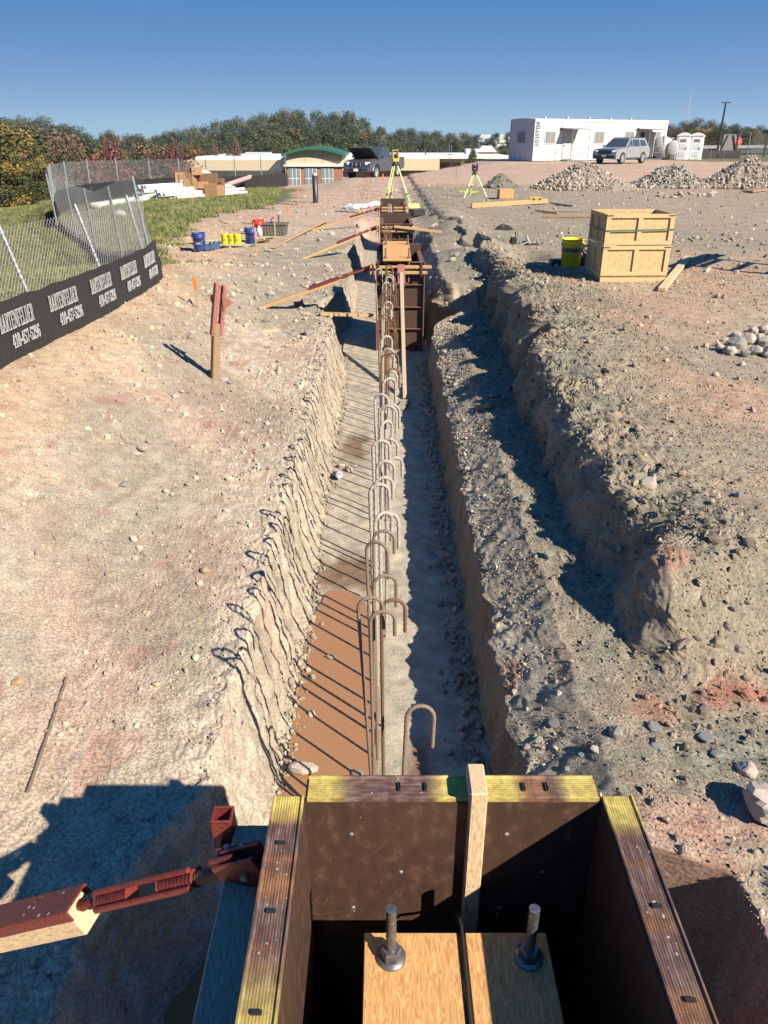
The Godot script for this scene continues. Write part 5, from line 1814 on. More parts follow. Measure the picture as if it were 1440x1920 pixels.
# ---------------------------------------------------------------- pipe pile, boxes
func pipes_and_boxes():
	var rng := RandomNumberGenerator.new()
	rng.seed = 6
	var ring := MB.new()
	ring.lathe([Vector2(0.080, 0.0), Vector2(0.080, 4.2), Vector2(0.068, 4.2), Vector2(0.068, 0.0), Vector2(0.080, 0.0)], 16)
	var pm := ring.mesh()
	var base_p := on(296, 377, 0.0)
	var dirn := Vector3(0.55, 0.0, -0.83).normalized()
	var idx := 0
	for row in 4:
		var n: int = [11, 9, 6, 3][row]
		for k in n:
			var o := base_p + Vector3(-0.95 + 0.17 * k + 0.085 * row + rng.randf_range(-0.015, 0.015), 0, rng.randf_range(-0.25, 0.25) + 0.1 * row)
			o.y = hgt(base_p.x, -base_p.z) + 0.09 + 0.142 * row
			var d := (dirn + Vector3(rng.randf_range(-0.04, 0.04), 0, 0)).normalized()
			var x := d.cross(Vector3.UP).normalized()
			var pn := thing("plastic_pipe", "white plastic pipe in the pile behind the grass", "pipe", o, 0.0, "white pipes stacked behind the grass")
			pn.basis = Basis(x, d, x.cross(d))
			obj("shell", pm, M.pvc, pn)
	# two long white pipes lying in front, half hidden by the fence
	var a := on(180, 393, 0.0)
	var b := on(272, 378, 0.0)
	a.y = hgt(a.x, -a.z) + 0.12
	b.y = hgt(b.x, -b.z) + 0.12
	lumber("white_trim_board", a, b, 0.32, 0.20, M.pvc, "long white trim bundle lying in the grass behind the fence")
	var sb := on(226, 408, 0.0)
	one("white_bag", MB.new().lathe([Vector2(0.0, 0.20), Vector2(0.12, 0.17), Vector2(0.2, 0.08), Vector2(0.2, 0.0)], 12), M.white, "small white bag on the lawn behind the fence", "bag", "", Transform3D(Basis(), sb))
	# pink pipes right of the boxes
	for k in 2:
		var p := on(425, 357, 0.0)
		var q := on(470, 352, 0.0)
		p.y = hgt(p.x, -p.z) + 0.32 + 0.06 * k
		q.y = p.y + 0.22
		one("pink_pipe", MB.new().tube([p + Vector3(0, 0, -0.2 * k), q + Vector3(0, 0, -0.2 * k)], 0.075, 10), M.pink, "long pink pipe lying right of the box pile", "pipe", "pink pipes by the boxes")
	var wp := on(492, 348, 0.0)
	one("plastic_pipe", MB.new().tube([wp + Vector3(-0.3, 0.12, 0), wp + Vector3(0.35, 0.12, -0.1)], 0.11, 12), M.pvc, "short white pipe alone in the grass by the black fence", "pipe")
	for a2 in [[424, 352, 0.32], [436, 353, 0.24], [377, 327, 0.0]]:
		if a2[2] <= 0.0: continue
		var p := on(a2[0], a2[1] + 4, 0.0)
		one("foam_scrap", MB.new().lathe([Vector2(0.0, a2[2] * 1.6), Vector2(a2[2] * 0.6, a2[2] * 1.3), Vector2(a2[2], a2[2] * 0.5), Vector2(a2[2] * 0.9, 0.0)], 9), M.white, "white plastic wrap heaped at the right of the boxes", "wrap", "white wrap by the boxes", Transform3D(Basis.from_scale(Vector3(1.0, 0.9, 0.7)), p))
	# cardboard boxes: [px, py of the bottom centre, width, height, turn, dark]
	var f0 := -on(378, 371, 0.0).z
	var boxes := [[340, 369, 0.42, 0.36, 0.15, 0], [352, 369, 0.40, 0.34, -0.1, 0], [376, 370, 0.48, 0.42, 0.05, 0], [400, 369, 0.55, 0.5, -0.2, 0], [414, 367, 0.36, 0.40, 0.3, 0],
		[341, 356, 0.42, 0.36, 0.1, 0], [360, 357, 0.55, 0.38, 0.0, 0], [381, 353, 0.46, 0.25, 0.25, 0], [339, 343, 0.44, 0.40, 0.3, 0], [360, 344, 0.38, 0.42, -0.35, 0], [388, 350, 0.92, 0.52, 0.05, 1], [411, 352, 0.4, 0.36, -0.1, 1], [368, 328, 0.42, 0.28, 0.4, 0], [347, 345, 0.36, 0.38, 0.0, 0]]
	for i in boxes.size():
		var q: Array = boxes[i]
		var p := ahead(q[0], q[1], f0 + (0.35 if q[5] else 0.0) + 0.06 * (i % 3))
		p.y = max(p.y, hgt(p.x, -p.z))
		var c := thing("cardboard_box", "brown cardboard box in the pile beside the pipes" if q[5] == 0 else "darker ribbed carton at the middle of the box pile", "box", p, q[4], "cardboard boxes piled by the pipes")
		var m = M.card_dark if q[5] else M.card
		obj("body", MB.new().box(Vector3(0, q[3] * 0.5, 0), Vector3(q[2], q[3], 0.42), Basis(), 0.006), m, c)
		if i % 3 == 0:
			obj("flap", MB.new().box(Vector3(q[2] * 0.5 + 0.05, q[3] + 0.03, 0), Vector3(0.16, 0.008, 0.40), Basis(Vector3.BACK, 0.5)), m, c)
		if i % 4 == 1:
			obj("label_patch", MB.new().box(Vector3(-q[2] * 0.25, q[3] * 0.3, 0.213), Vector3(0.12, 0.10, 0.004)), M.white, c)
		if q[5] and q[2] > 0.8:
			for k in 5:
				obj("rib", MB.new().box(Vector3(-0.36 + 0.18 * k, q[3] * 0.45, 0.214), Vector3(0.03, q[3] * 0.75, 0.012)), m, c)
			one("white_wrap", MB.new().lathe([Vector2(0.0, 0.14), Vector2(0.12, 0.12), Vector2(0.28, 0.03), Vector2(0.3, 0.0)], 11), M.white, "white plastic wrap lying on top of the dark carton", "wrap", "", Transform3D(Basis.from_scale(Vector3(1.1, 1.0, 0.6)), p + Vector3(-0.1, q[3], 0)))

# ---------------------------------------------------------------- vehicles (local x = forward, z = its right side)
func wheel(parent: Node3D, x: float, z: float, r: float, w: float):
	var n := Node3D.new()
	n.name = "wheel"
	parent.add_child(n, true)
	n.position = Vector3(x, r, z)
	var s := signf(z)
	var bs := Basis(Vector3.RIGHT, PI * 0.5 * s)
	obj("tyre", MB.new().lathe([Vector2(r * 0.62, -w * 0.5), Vector2(r * 0.94, -w * 0.5), Vector2(r, -w * 0.36), Vector2(r, w * 0.36), Vector2(r * 0.94, w * 0.5), Vector2(r * 0.62, w * 0.5)], 26, Vector3.ZERO, bs), M.tyre, n)
	obj("rim", MB.new().lathe([Vector2(r * 0.64, w * 0.5), Vector2(r * 0.60, w * 0.46), Vector2(r * 0.56, w * 0.30), Vector2(0.0, w * 0.32)], 22, Vector3.ZERO, bs), M.grey_box, n)
	for k in 5:
		var a := TAU * k / 5.0
		obj("spoke", MB.new().bar(Vector3(0, 0, s * w * 0.44), Vector3(cos(a) * r * 0.60, sin(a) * r * 0.60, s * w * 0.44), r * 0.22, 0.03, 0.008, Vector3(0, 0, 1)), M.rim, n)
	obj("rim_edge", MB.new().lathe([Vector2(r * 0.66, w * 0.48), Vector2(r * 0.645, w * 0.52), Vector2(r * 0.58, w * 0.49)], 22, Vector3.ZERO, bs), M.rim, n)

func side_profile(pts: Array, wheels: Array, r: float, yb: float) -> Array:
	var out := pts.duplicate()
	for wx in wheels:           # from front to rear along the sill
		for i in 9:
			var a := PI * i / 8.0
			out.append(Vector2(wx + r * cos(a), max(yb, 0.36 + r * sin(a))))
	return out

func pane(parent: Node3D, called: String, q: Array, inset: float, m: Material):
	var c: Vector3 = (q[0] + q[1] + q[2] + q[3]) * 0.25
	var n: Vector3 = (q[1] - q[0]).cross(q[3] - q[0]).normalized()
	if n.dot(c - Vector3(c.x * 0.9, 1.2, 0)) < 0: n = -n
	var mb := MB.new()
	mb.flat()
	var p := []
	for v in q: p.append(v.lerp(c, inset) + n * 0.008)
	var bk := []
	for v in q: bk.append(v.lerp(c, inset) - n * 0.004)
	mb.quad(p[0], p[1], p[2], p[3])
	for i in 4: mb.quad(p[i], p[(i + 1) % 4], bk[(i + 1) % 4], bk[i])
	obj(called, mb, m, parent)

func hull(parent: Node3D, called: String, prof: Array, hw: float, m: Material, tuck := 0.06):
	# body from a side profile: full width in the middle, drawn in a little at the shoulders
	var mb := MB.new()
	mb.prism(prof, -hw + tuck, hw - tuck)
	obj(called, mb, m, parent)

func cabin(parent: Node3D, lo: Array, hi: Array, y0: float, y1: float, w0: float, w1: float, m: Material):
	var mb := MB.new()
	mb.flat()
	var b := [Vector3(lo[1], y0, -w0), Vector3(lo[1], y0, w0), Vector3(lo[0], y0, w0), Vector3(lo[0], y0, -w0)]
	var t := [Vector3(hi[1], y1, -w1), Vector3(hi[1], y1, w1), Vector3(hi[0], y1, w1), Vector3(hi[0], y1, -w1)]
	for i in 4:
		var j := (i + 1) % 4
		mb.quad(b[i], b[j], t[j], t[i])
	mb.quad(t[0], t[1], t[2], t[3])
	# crowned roof
	var c := [Vector3(hi[1] - 0.12, y1 + 0.035, -w1 + 0.12), Vector3(hi[1] - 0.12, y1 + 0.035, w1 - 0.12), Vector3(hi[0] + 0.12, y1 + 0.035, w1 - 0.12), Vector3(hi[0] + 0.12, y1 + 0.035, -w1 + 0.12)]
	for i in 4:
		var j := (i + 1) % 4
		mb.quad(t[i], t[j], c[j], c[i])
	mb.quad(c[0], c[1], c[2], c[3])
	obj("cab", mb, m, parent)
	pane(parent, "windscreen", [b[0], b[1], t[1], t[0]], 0.10, M.glass)
	pane(parent, "rear_window", [b[2], b[3], t[3], t[2]], 0.14, M.glass)
	return [b, t]

func pickup():
	var p := on(703, 331, 0.0)
	var head := Vector3(-0.42, 0, 0.91).normalized()
	var t := thing("pickup_truck", "dark grey crew-cab pickup with its hood raised at the road's edge", "pickup truck", p, atan2(-head.z, head.x))
	var top := [Vector2(-2.58, 0.55), Vector2(-2.62, 0.75), Vector2(-2.60, 1.18), Vector2(-0.72, 1.16), Vector2(1.15, 1.16), Vector2(1.25, 1.10), Vector2(2.35, 1.02), Vector2(2.56, 0.92), Vector2(2.62, 0.70), Vector2(2.58, 0.42)]
	hull(t, "body", side_profile(top, [1.68, -1.52], 0.46, 0.42), 0.925, M.truck, 0.02)
	cabin(t, [-0.78, 1.20], [-0.50, 0.42], 1.15, 1.74, 0.86, 0.68, M.truck)
	for s in [-1.0, 1.0]:
		var B := func(x: float, y: float) -> Vector3:
			var k := (y - 1.15) / 0.59
			return Vector3(x, y, s * lerp(0.86, 0.68, k))
		pane(t, "side_window", [B.call(0.22, 1.20), B.call(1.02, 1.20), B.call(0.42, 1.66), B.call(0.22, 1.66)], 0.05, M.glass)
		pane(t, "side_window", [B.call(-0.62, 1.20), B.call(0.15, 1.20), B.call(0.15, 1.66), B.call(-0.44, 1.66)], 0.05, M.glass)
		obj("door_seam", MB.new().box(Vector3(0.18, 0.85, s * 0.907), Vector3(0.012, 0.6, 0.004)), M.black, t)
		obj("door_seam", MB.new().box(Vector3(-0.70, 0.85, s * 0.907), Vector3(0.012, 0.6, 0.004)), M.black, t)
		obj("mirror", MB.new().box(Vector3(0.98, 1.24, s * 1.02), Vector3(0.10, 0.17, 0.18), Basis(), 0.03), M.truck, t)
		obj("door_handle", MB.new().box(Vector3(0.30, 1.02, s * 0.915), Vector3(0.14, 0.03, 0.02), Basis(), 0.006), M.rim, t)
		obj("fender_flare", MB.new().tube([Vector3(2.16, 0.50, s * 0.91), Vector3(2.02, 0.80, s * 0.91), Vector3(1.68, 0.92, s * 0.91), Vector3(1.34, 0.80, s * 0.91), Vector3(1.20, 0.50, s * 0.91)], 0.05, 8), M.truck, t)
		obj("headlight", MB.new().box(Vector3(2.47, 0.89, s * 0.70), Vector3(0.22, 0.17, 0.34), Basis(Vector3.UP, -s * 0.3), 0.03), M.lamp, t)
		obj("tail_light", MB.new().box(Vector3(-2.61, 0.98, s * 0.80), Vector3(0.04, 0.3, 0.16), Basis(), 0.01), M.sign_red, t)
		obj("fog_light", MB.new().box(Vector3(2.63, 0.50, s * 0.66), Vector3(0.03, 0.09, 0.12), Basis(), 0.01), M.lamp, t)
		for wx in [1.68, -1.52]: wheel(t, wx, s * 0.80, 0.38, 0.25)
	# open bed
	obj("bed_liner", MB.new().box(Vector3(-1.66, 1.176, 0), Vector3(1.70, 0.01, 1.5)), M.plastic_black, t)
	# engine bay and raised hood
	obj("engine_bay", MB.new().box(Vector3(1.80, 1.075, 0), Vector3(1.0, 0.06, 1.45), Basis(Vector3.BACK, -0.07)), M.engine, t)
	var hb := Basis(Vector3.BACK, -0.62)
	var hm := MB.new()
	hm.box(Vector3(0.62, 0.0, 0), Vector3(1.24, 0.035, 1.62), Basis(), 0.015)
	obj("hood", hm, M.truck, t, Transform3D(Basis(Vector3.BACK, 0.50), Vector3(1.16, 1.17, 0)))
	obj("hood_liner", MB.new().box(Vector3(0.62, -0.024, 0), Vector3(1.1, 0.01, 1.45)), M.plastic_black, t, Transform3D(Basis(Vector3.BACK, 0.50), Vector3(1.16, 1.17, 0)))
	# front
	obj("bumper", MB.new().box(Vector3(2.60, 0.55, 0), Vector3(0.22, 0.26, 1.72), Basis(), 0.05), M.truck, t)
	obj("grille", MB.new().box(Vector3(2.605, 0.84, 0), Vector3(0.06, 0.22, 0.86), Basis(), 0.02), M.plastic_black, t)
	for s in [-0.28, 0.0, 0.28]:
		obj("grille_bar", MB.new().box(Vector3(2.64, 0.84, s), Vector3(0.02, 0.22, 0.05), Basis(), 0.008), M.rim, t)
	obj("badge", MB.new().lathe([Vector2(0.075, 0.0), Vector2(0.075, 0.02), Vector2(0.055, 0.02), Vector2(0.055, 0.0)], 18, Vector3(2.65, 0.84, 0), Basis(Vector3.BACK, -PI * 0.5)), M.rim, t)
	obj("lower_grille", MB.new().box(Vector3(2.705, 0.55, 0), Vector3(0.012, 0.12, 0.9)), M.plastic_black, t)
	obj("number_plate", MB.new().box(Vector3(2.715, 0.54, 0), Vector3(0.012, 0.15, 0.30)), M.lamp, t)

func suv():
	var p := on(1163, 307, 0.4)
	var head := Vector3(-0.70, 0, 0.71).normalized()
	var t := thing("parked_suv", "silver sport utility vehicle parked in front of the white trailer", "suv", p, atan2(-head.z, head.x))
	var top := [Vector2(-2.45, 0.45), Vector2(-2.50, 0.70), Vector2(-2.46, 1.06), Vector2(-2.30, 1.10), Vector2(1.05, 1.10), Vector2(1.35, 1.06), Vector2(2.20, 0.98), Vector2(2.44, 0.86), Vector2(2.50, 0.60), Vector2(2.42, 0.34)]
	hull(t, "body", side_profile(top, [1.52, -1.50], 0.44, 0.34), 0.99, M.suv, 0.03)
	cabin(t, [-2.36, 1.12], [-1.95, 0.25], 1.09, 1.70, 0.92, 0.72, M.suv)
	for s in [-1.0, 1.0]:
		var B := func(x: float, y: float) -> Vector3: return Vector3(x, y, s * lerp(0.92, 0.72, (y - 1.09) / 0.61))
		pane(t, "side_window", [B.call(0.08, 1.14), B.call(0.86, 1.14), B.call(0.22, 1.62), B.call(0.08, 1.62)], 0.04, M.glass)
		pane(t, "side_window", [B.call(-0.95, 1.14), B.call(0.02, 1.14), B.call(0.02, 1.62), B.call(-0.95, 1.62)], 0.04, M.glass)
		pane(t, "side_window", [B.call(-2.05, 1.18), B.call(-1.05, 1.14), B.call(-1.05, 1.60), B.call(-1.80, 1.58)], 0.05, M.glass)
		for x in [1.0, 0.05, -1.0]:
			obj("door_seam", MB.new().box(Vector3(x, 0.75, s * 0.963), Vector3(0.012, 0.62, 0.004)), M.black, t)
		obj("sill_trim", MB.new().box(Vector3(0.0, 0.37, s * 0.955), Vector3(2.0, 0.10, 0.03), Basis(), 0.01), M.plastic_black, t)
		obj("mirror", MB.new().box(Vector3(0.86, 1.20, s * 1.03), Vector3(0.14, 0.15, 0.18), Basis(), 0.04), M.suv, t)
		obj("roof_rail", MB.new().tube([Vector3(0.15, 1.745, s * 0.66), Vector3(-1.85, 1.745, s * 0.66)], 0.02, 8), M.plastic_black, t)
		obj("headlight", MB.new().box(Vector3(2.34, 0.84, s * 0.74), Vector3(0.24, 0.12, 0.36), Basis(Vector3.UP, -s * 0.35), 0.03), M.lamp, t)
		obj("door_emblem", MB.new().box(Vector3(0.55, 0.86, s * 0.964), Vector3(0.24, 0.16, 0.004)), M.blind, t)
		for wx in [1.52, -1.50]: wheel(t, wx, s * 0.87, 0.38, 0.24)
	obj("hood_panel", MB.new().box(Vector3(1.75, 1.045, 0), Vector3(1.2, 0.03, 1.5), Basis(Vector3.BACK, -0.10), 0.012), M.suv, t)
	obj("grille", MB.new().box(Vector3(2.46, 0.78, 0), Vector3(0.08, 0.24, 1.10), Basis(), 0.03), M.plastic_black, t)
	obj("bumper", MB.new().box(Vector3(2.44, 0.48, 0), Vector3(0.20, 0.26, 1.80), Basis(), 0.06), M.plastic_black, t)
	obj("number_plate", MB.new().box(Vector3(2.55, 0.55, 0), Vector3(0.012, 0.13, 0.30)), M.lamp, t)

# ---------------------------------------------------------------- trailer office
func trailer():
	var f0 := 68.0
	var a := ahead(998, 302, f0)      # near lower corner
	var far := ahead(1243, 295, f0 + 7.6)
	var ax := Vector3(far.x - a.x, 0, far.z - a.z)
	var Ln := ax.length()
	ax = ax.normalized()
	var t := thing("site_trailer", "long white ribbed office trailer with two stair entrances", "trailer", a, atan2(-ax.z, ax.x))
	# local: x along the long side, -z into the trailer, y = 0 is the underside of the box
	var H := 3.05
	var W := 3.1
	obj("shell", MB.new().box(Vector3(Ln * 0.5, H * 0.5, -W * 0.5), Vector3(Ln, H - 0.02, W), Basis()), M.siding, t)
	var ribs := MB.new()
	var n := int(Ln / 0.31)
	for k in n + 1:
		ribs.box(Vector3(Ln * k / n, H * 0.5 - 0.05, 0.012), Vector3(0.07, H - 0.3, 0.03), Basis(), 0.01)
	for k in 10:
		ribs.box(Vector3(-0.012, H * 0.5 - 0.05, -W * (k + 0.5) / 10.0), Vector3(0.03, H - 0.3, 0.07), Basis(), 0.01)
	obj("siding_ribs", ribs, M.trailer_trim, t)
	var rf := MB.new()
	var arc := []
	for i in 9: arc.append(Vector2(-W * i / 8.0 - 0.0, H - 0.01 + 0.07 * sin(PI * i / 8.0)))
	rf.prism(arc, -0.03, Ln + 0.03, Transform3D(Basis(Vector3(0, 0, 1), Vector3.UP, Vector3(1, 0, 0)), Vector3.ZERO))
	obj("roof", rf, M.trailer_trim, t)
	obj("fascia", MB.new().box(Vector3(Ln * 0.5, H - 0.09, 0.02), Vector3(Ln + 0.05, 0.2, 0.06)), M.siding, t)
	for k in 5: obj("roof_vent", MB.new().box(Vector3(1.4 + 2.4 * k, H + 0.12, -0.5), Vector3(0.18, 0.16, 0.18), Basis(), 0.02), M.grey_box, t)
	# windows
	for x in [1.65, 7.0, 10.5, 13.7]:
		var w := Node3D.new()
		w.name = "window"
		t.add_child(w, true)
		w.position = Vector3(x * Ln / 15.0, 1.72, 0.03)
		obj("frame", MB.new().box(Vector3.ZERO, Vector3(1.16, 0.98, 0.05), Basis(), 0.01), M.trailer_trim, w)
		for s in [-0.265, 0.265]: obj("pane", MB.new().box(Vector3(s, 0, 0.03), Vector3(0.49, 0.84, 0.012)), M.blind, w)
	var ew := Node3D.new()
	ew.name = "window"
	t.add_child(ew, true)
	ew.position = Vector3(-0.03, 1.72, -W * 0.5)
	obj("frame", MB.new().box(Vector3.ZERO, Vector3(0.05, 0.9, 1.1), Basis(), 0.01), M.trailer_trim, ew)
	obj("pane", MB.new().box(Vector3(-0.03, 0, 0), Vector3(0.012, 0.78, 0.96)), M.blind, ew)
	# two doors with canopies, railings and stairs
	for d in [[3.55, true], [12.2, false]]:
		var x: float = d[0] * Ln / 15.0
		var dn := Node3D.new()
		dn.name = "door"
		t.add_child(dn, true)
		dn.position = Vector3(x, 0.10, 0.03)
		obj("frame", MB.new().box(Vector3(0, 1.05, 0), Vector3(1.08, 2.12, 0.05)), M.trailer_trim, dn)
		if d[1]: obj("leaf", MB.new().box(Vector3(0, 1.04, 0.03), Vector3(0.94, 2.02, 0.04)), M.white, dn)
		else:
			obj("screen_door", MB.new().box(Vector3(-0.2, 1.04, 0.03), Vector3(0.5, 2.02, 0.012)), M.plastic_black, dn)  # black sheet standing in for the shade inside the open doorway
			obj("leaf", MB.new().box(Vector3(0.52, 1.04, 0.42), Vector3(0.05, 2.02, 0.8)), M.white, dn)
		obj("handle", MB.new().box(Vector3(-0.36, 1.0, 0.07), Vector3(0.05, 0.12, 0.05), Basis(), 0.01), M.black, dn)
		obj("canopy", MB.new().box(Vector3(x + 0.15, 2.36, 0.72), Vector3(1.9, 0.05, 1.45), Basis(Vector3.RIGHT, 0.06), 0.01), M.galv, t)
		for px in [-0.78, 1.08]:
			obj("canopy_post", MB.new().tube([Vector3(x + px, -0.75, 1.38), Vector3(x + px, 2.32, 1.38)], 0.03, 8), M.galv, t)
		for ry in [0.55, 1.0]:
			obj("railing", MB.new().tube([Vector3(x + 1.08, ry, 0.05), Vector3(x + 1.08, ry, 1.38), Vector3(x + 0.1, ry, 1.38)], 0.02, 6), M.galv, t)
		obj("landing", MB.new().box(Vector3(x + 0.15, 0.02, 0.72), Vector3(1.85, 0.06, 1.35), Basis(), 0.01), M.galv, t)
		obj("wall_lamp", MB.new().box(Vector3(x - 0.85, 2.35, 0.10), Vector3(0.18, 0.2, 0.16), Basis(), 0.03), M.black, t)
		if d[1]:
			for k in 4:
				obj("stair_tread", MB.new().box(Vector3(x - 0.95 - 0.28 * k, -0.15 - 0.17 * k, 0.75), Vector3(0.27, 0.04, 1.1), Basis(), 0.006), M.galv, t)
			for z in [0.18, 1.32]:
				obj("stringer", MB.new().bar(Vector3(x - 0.78, -0.02, z), Vector3(x - 2.0, -0.75, z), 0.04, 0.2, 0.005), M.galv, t)
				obj("stair_rail", MB.new().tube([Vector3(x - 0.78, 0.92, z), Vector3(x - 1.95, 0.25, z), Vector3(x - 1.95, -0.7, z)], 0.02, 6), M.galv, t)
	# dark undercarriage
	for z in [-0.5, -W + 0.5]: obj("chassis_beam", MB.new().box(Vector3(Ln * 0.5, -0.17, z), Vector3(Ln - 0.4, 0.32, 0.14)), M.black, t)
	obj("skirt", MB.new().box(Vector3(Ln * 0.56, -0.45, -W * 0.5), Vector3(Ln * 0.84, 0.86, W - 0.7)), M.plastic_black, t)
	for k in 5:
		obj("support_pier", MB.new().box(Vector3(0.6 + (Ln - 1.2) * k / 4.0, -0.6, -0.7), Vector3(0.4, 1.1, 0.4)), M.grey_box, t)
		obj("support_pier", MB.new().box(Vector3(0.6 + (Ln - 1.2) * k / 4.0, -0.6, -W + 0.7), Vector3(0.4, 1.1, 0.4)), M.grey_box, t)
	text_node("WILLSCOT", 1.85, 0.36, false, t, Transform3D(Basis(Vector3(0, -1, 0), Vector3(1, 0, 0), Vector3(0, 0, 1)), Vector3(0.30, 2.0, 0.046)), M.navy, "lettering", true)
	obj("sign_panel", MB.new().box(Vector3(0.30, 2.0, 0.03), Vector3(0.42, 1.95, 0.006)), M.white, t)

func toilet(px: float, label: String):
	var p := ahead(px, 301, 75.0)
	var t := thing("portable_toilet", label, "toilet", p, -0.42, "portable toilets by the trailer")
	obj("body", MB.new().box(Vector3(0, 1.0, 0), Vector3(1.1, 2.0, 1.1), Basis(), 0.05), M.toilet, t)
	var arc := []
	for i in 9: arc.append(Vector2(-0.6 + 1.2 * i / 8.0, 1.98 + 0.26 * sin(PI * i / 8.0)))
	obj("roof", MB.new().prism(arc, -0.6, 0.6), M.toilet_roof, t)
	obj("door", MB.new().box(Vector3(0.02, 0.98, 0.56), Vector3(0.78, 1.84, 0.03), Basis(), 0.01), M.toilet_roof, t)
	for y in [0.55, 1.15]: obj("door_panel", MB.new().box(Vector3(0.02, y, 0.58), Vector3(0.5, 0.42, 0.02), Basis(), 0.01), M.toilet, t)
	obj("door_sign", MB.new().box(Vector3(0.02, 1.6, 0.58), Vector3(0.5, 0.22, 0.012)), M.blind, t)
	obj("latch", MB.new().box(Vector3(0.34, 1.0, 0.60), Vector3(0.05, 0.16, 0.03)), M.black, t)
	for s in [-1, 1]: obj("side_vent", MB.new().box(Vector3(s * 0.555, 1.8, 0), Vector3(0.01, 0.14, 0.7)), M.blind, t)
	obj("skid", MB.new().box(Vector3(0, -0.08, 0), Vector3(1.15, 0.16, 1.15), Basis(), 0.02), M.grey_box, t)

func right_far():
	trailer()
	suv()
	pickup()
	toilet(1276, "grey portable toilet next to the trailer's tank")
	toilet(1301, "grey portable toilet nearer the black silt barrier")
	# water tank lying beside the trailer with a white round end
	var p := ahead(1252, 300, 74.0)
	var t := thing("holding_tank", "grey holding tank with white round end beside the trailer", "tank", p + Vector3(0, 1.0, 0), -0.3)
	obj("barrel", MB.new().lathe([Vector2(0, -1.3), Vector2(0.85, -1.25), Vector2(0.9, -1.1), Vector2(0.9, 1.1), Vector2(0.85, 1.25), Vector2(0, 1.3)], 22, Vector3(-0.6, 0, -0.6), Basis(Vector3.RIGHT, PI * 0.5)), M.grey_box, t)
	obj("end_cap", MB.new().lathe([Vector2(0, 0.06), Vector2(0.5, 0.04), Vector2(0.62, 0.0), Vector2(0.0, 0.0)], 24, Vector3(0.25, -0.05, 0.75), Basis(Vector3.RIGHT, PI * 0.5) * Basis.from_scale(Vector3(0.75, 1, 1))), M.white, t)
	for s in [-0.8, 0.8]: obj("cradle", MB.new().box(Vector3(-0.6, -0.8, -0.6 + s), Vector3(1.3, 0.5, 0.12)), M.black, t)
	one("notice_board", MB.new().box(Vector3(0, 0, 0), Vector3(0.9, 0.9, 0.04), Basis(), 0.01).box(Vector3(0, -1.3, -0.04), Vector3(0.08, 2.6, 0.05)), M.white, "white notice board on a post behind the tank", "sign", "", Transform3D(Basis(Vector3.UP, -0.2), ahead(1259, 269, 76.0)))
	# black silt barrier
	var path := []
	for q in [[1308, 302, 77.0], [1330, 302, 77.5], [1355, 302, 78.0], [1386, 302, 78.5]]: path.append(ahead(q[0], q[1], q[2]))
	t = thing("silt_barrier", "low black silt barrier beside the portable toilets", "fence", path[0])
	for i in 3:
		var a: Vector3 = path[i] - path[0]
		var b: Vector3 = path[i + 1] - path[0]
		obj("fabric", MB.new().bar(a + Vector3(0, 0.35, 0), b + Vector3(0, 0.35, 0), 0.02, 1.1), M.fabric, t)
		obj("post", MB.new().tube([b + Vector3(0, -0.2, 0.03), b + Vector3(0, 1.0, 0.03)], 0.03, 6), M.lumber_dirty, t)
	# back of a big sign
	p = ahead(1364, 287, 80.0)
	t = thing("sign_board", "back of a grey sign board with dark braced posts", "sign", p)
	obj("panel", MB.new().box(Vector3(0.0, 0.75, 0), Vector3(1.35, 1.7, 0.04)), M.blind, t)
	for s in [-1, 1]:
		obj("post", MB.new().box(Vector3(s * 0.72, 0.4, 0.06), Vector3(0.14, 2.5, 0.10)), M.black, t)
		obj("brace", MB.new().bar(Vector3(s * 0.70, 0.2, 0.08), Vector3(s * 0.25, 1.55, 0.08), 0.10, 0.06), M.black, t)
	# stop sign
	p = ahead(1382, 290, 80.0)
	t = thing("stop_sign", "red octagonal stop sign on a post by the site road", "sign", p)
	obj("post", MB.new().tube([Vector3(0, -0.4, 0), Vector3(0, 1.9, 0)], 0.03, 6), M.galv, t)
	var sc := ahead(1382, 266, 80.0) - p
	obj("plate", MB.new().lathe([Vector2(0.0, 0.0), Vector2(0.42, 0.0), Vector2(0.42, 0.02), Vector2(0.0, 0.02)], 8, sc + Vector3(0, 0, 0.04), Basis(Vector3.RIGHT, PI * 0.5) * Basis(Vector3.UP, PI / 8.0), true), M.sign_red, t)
	obj("rim", MB.new().lathe([Vector2(0.40, 0.0), Vector2(0.45, 0.0), Vector2(0.45, 0.01), Vector2(0.40, 0.01)], 8, sc + Vector3(0, 0, 0.035), Basis(Vector3.RIGHT, PI * 0.5) * Basis(Vector3.UP, PI / 8.0), true), M.white, t)
	text_node("STOP", 0.55, 0.25, false, t, Transform3D(Basis(), sc + Vector3(0, 0, 0.068)), M.white, "lettering", true)
	# light poles
	for q in [[1345, 284, 1357, 192, 88.0, "black parking light pole with twin heads behind the toilets", true], [1432, 292, 1446, 150, 84.0, "tall dark light pole at the right road", false]]:
		p = ahead(q[0], q[1], q[4])
		var top := ahead(q[2], q[3], q[4]) - p
		t = thing("light_pole", q[5], "lamp post", p)
		obj("pole", MB.new().tube([Vector3(0, -1.0, 0), Vector3(0, top.y, 0)], [0.13, 0.09], 8), M.black, t)
		for s in [-1, 1]: obj("lamp_head", MB.new().box(Vector3(s * 0.28, top.y, 0), Vector3(0.36, 0.09, 0.25), Basis(), 0.02), M.black, t)
	# chain link at the far right
	path = []
	for q in [[1398, 301, 76.0], [1425, 301, 77.0], [1470, 301, 78.0], [1560, 301, 79.0]]: path.append(ahead(q[0], q[1], q[2]))
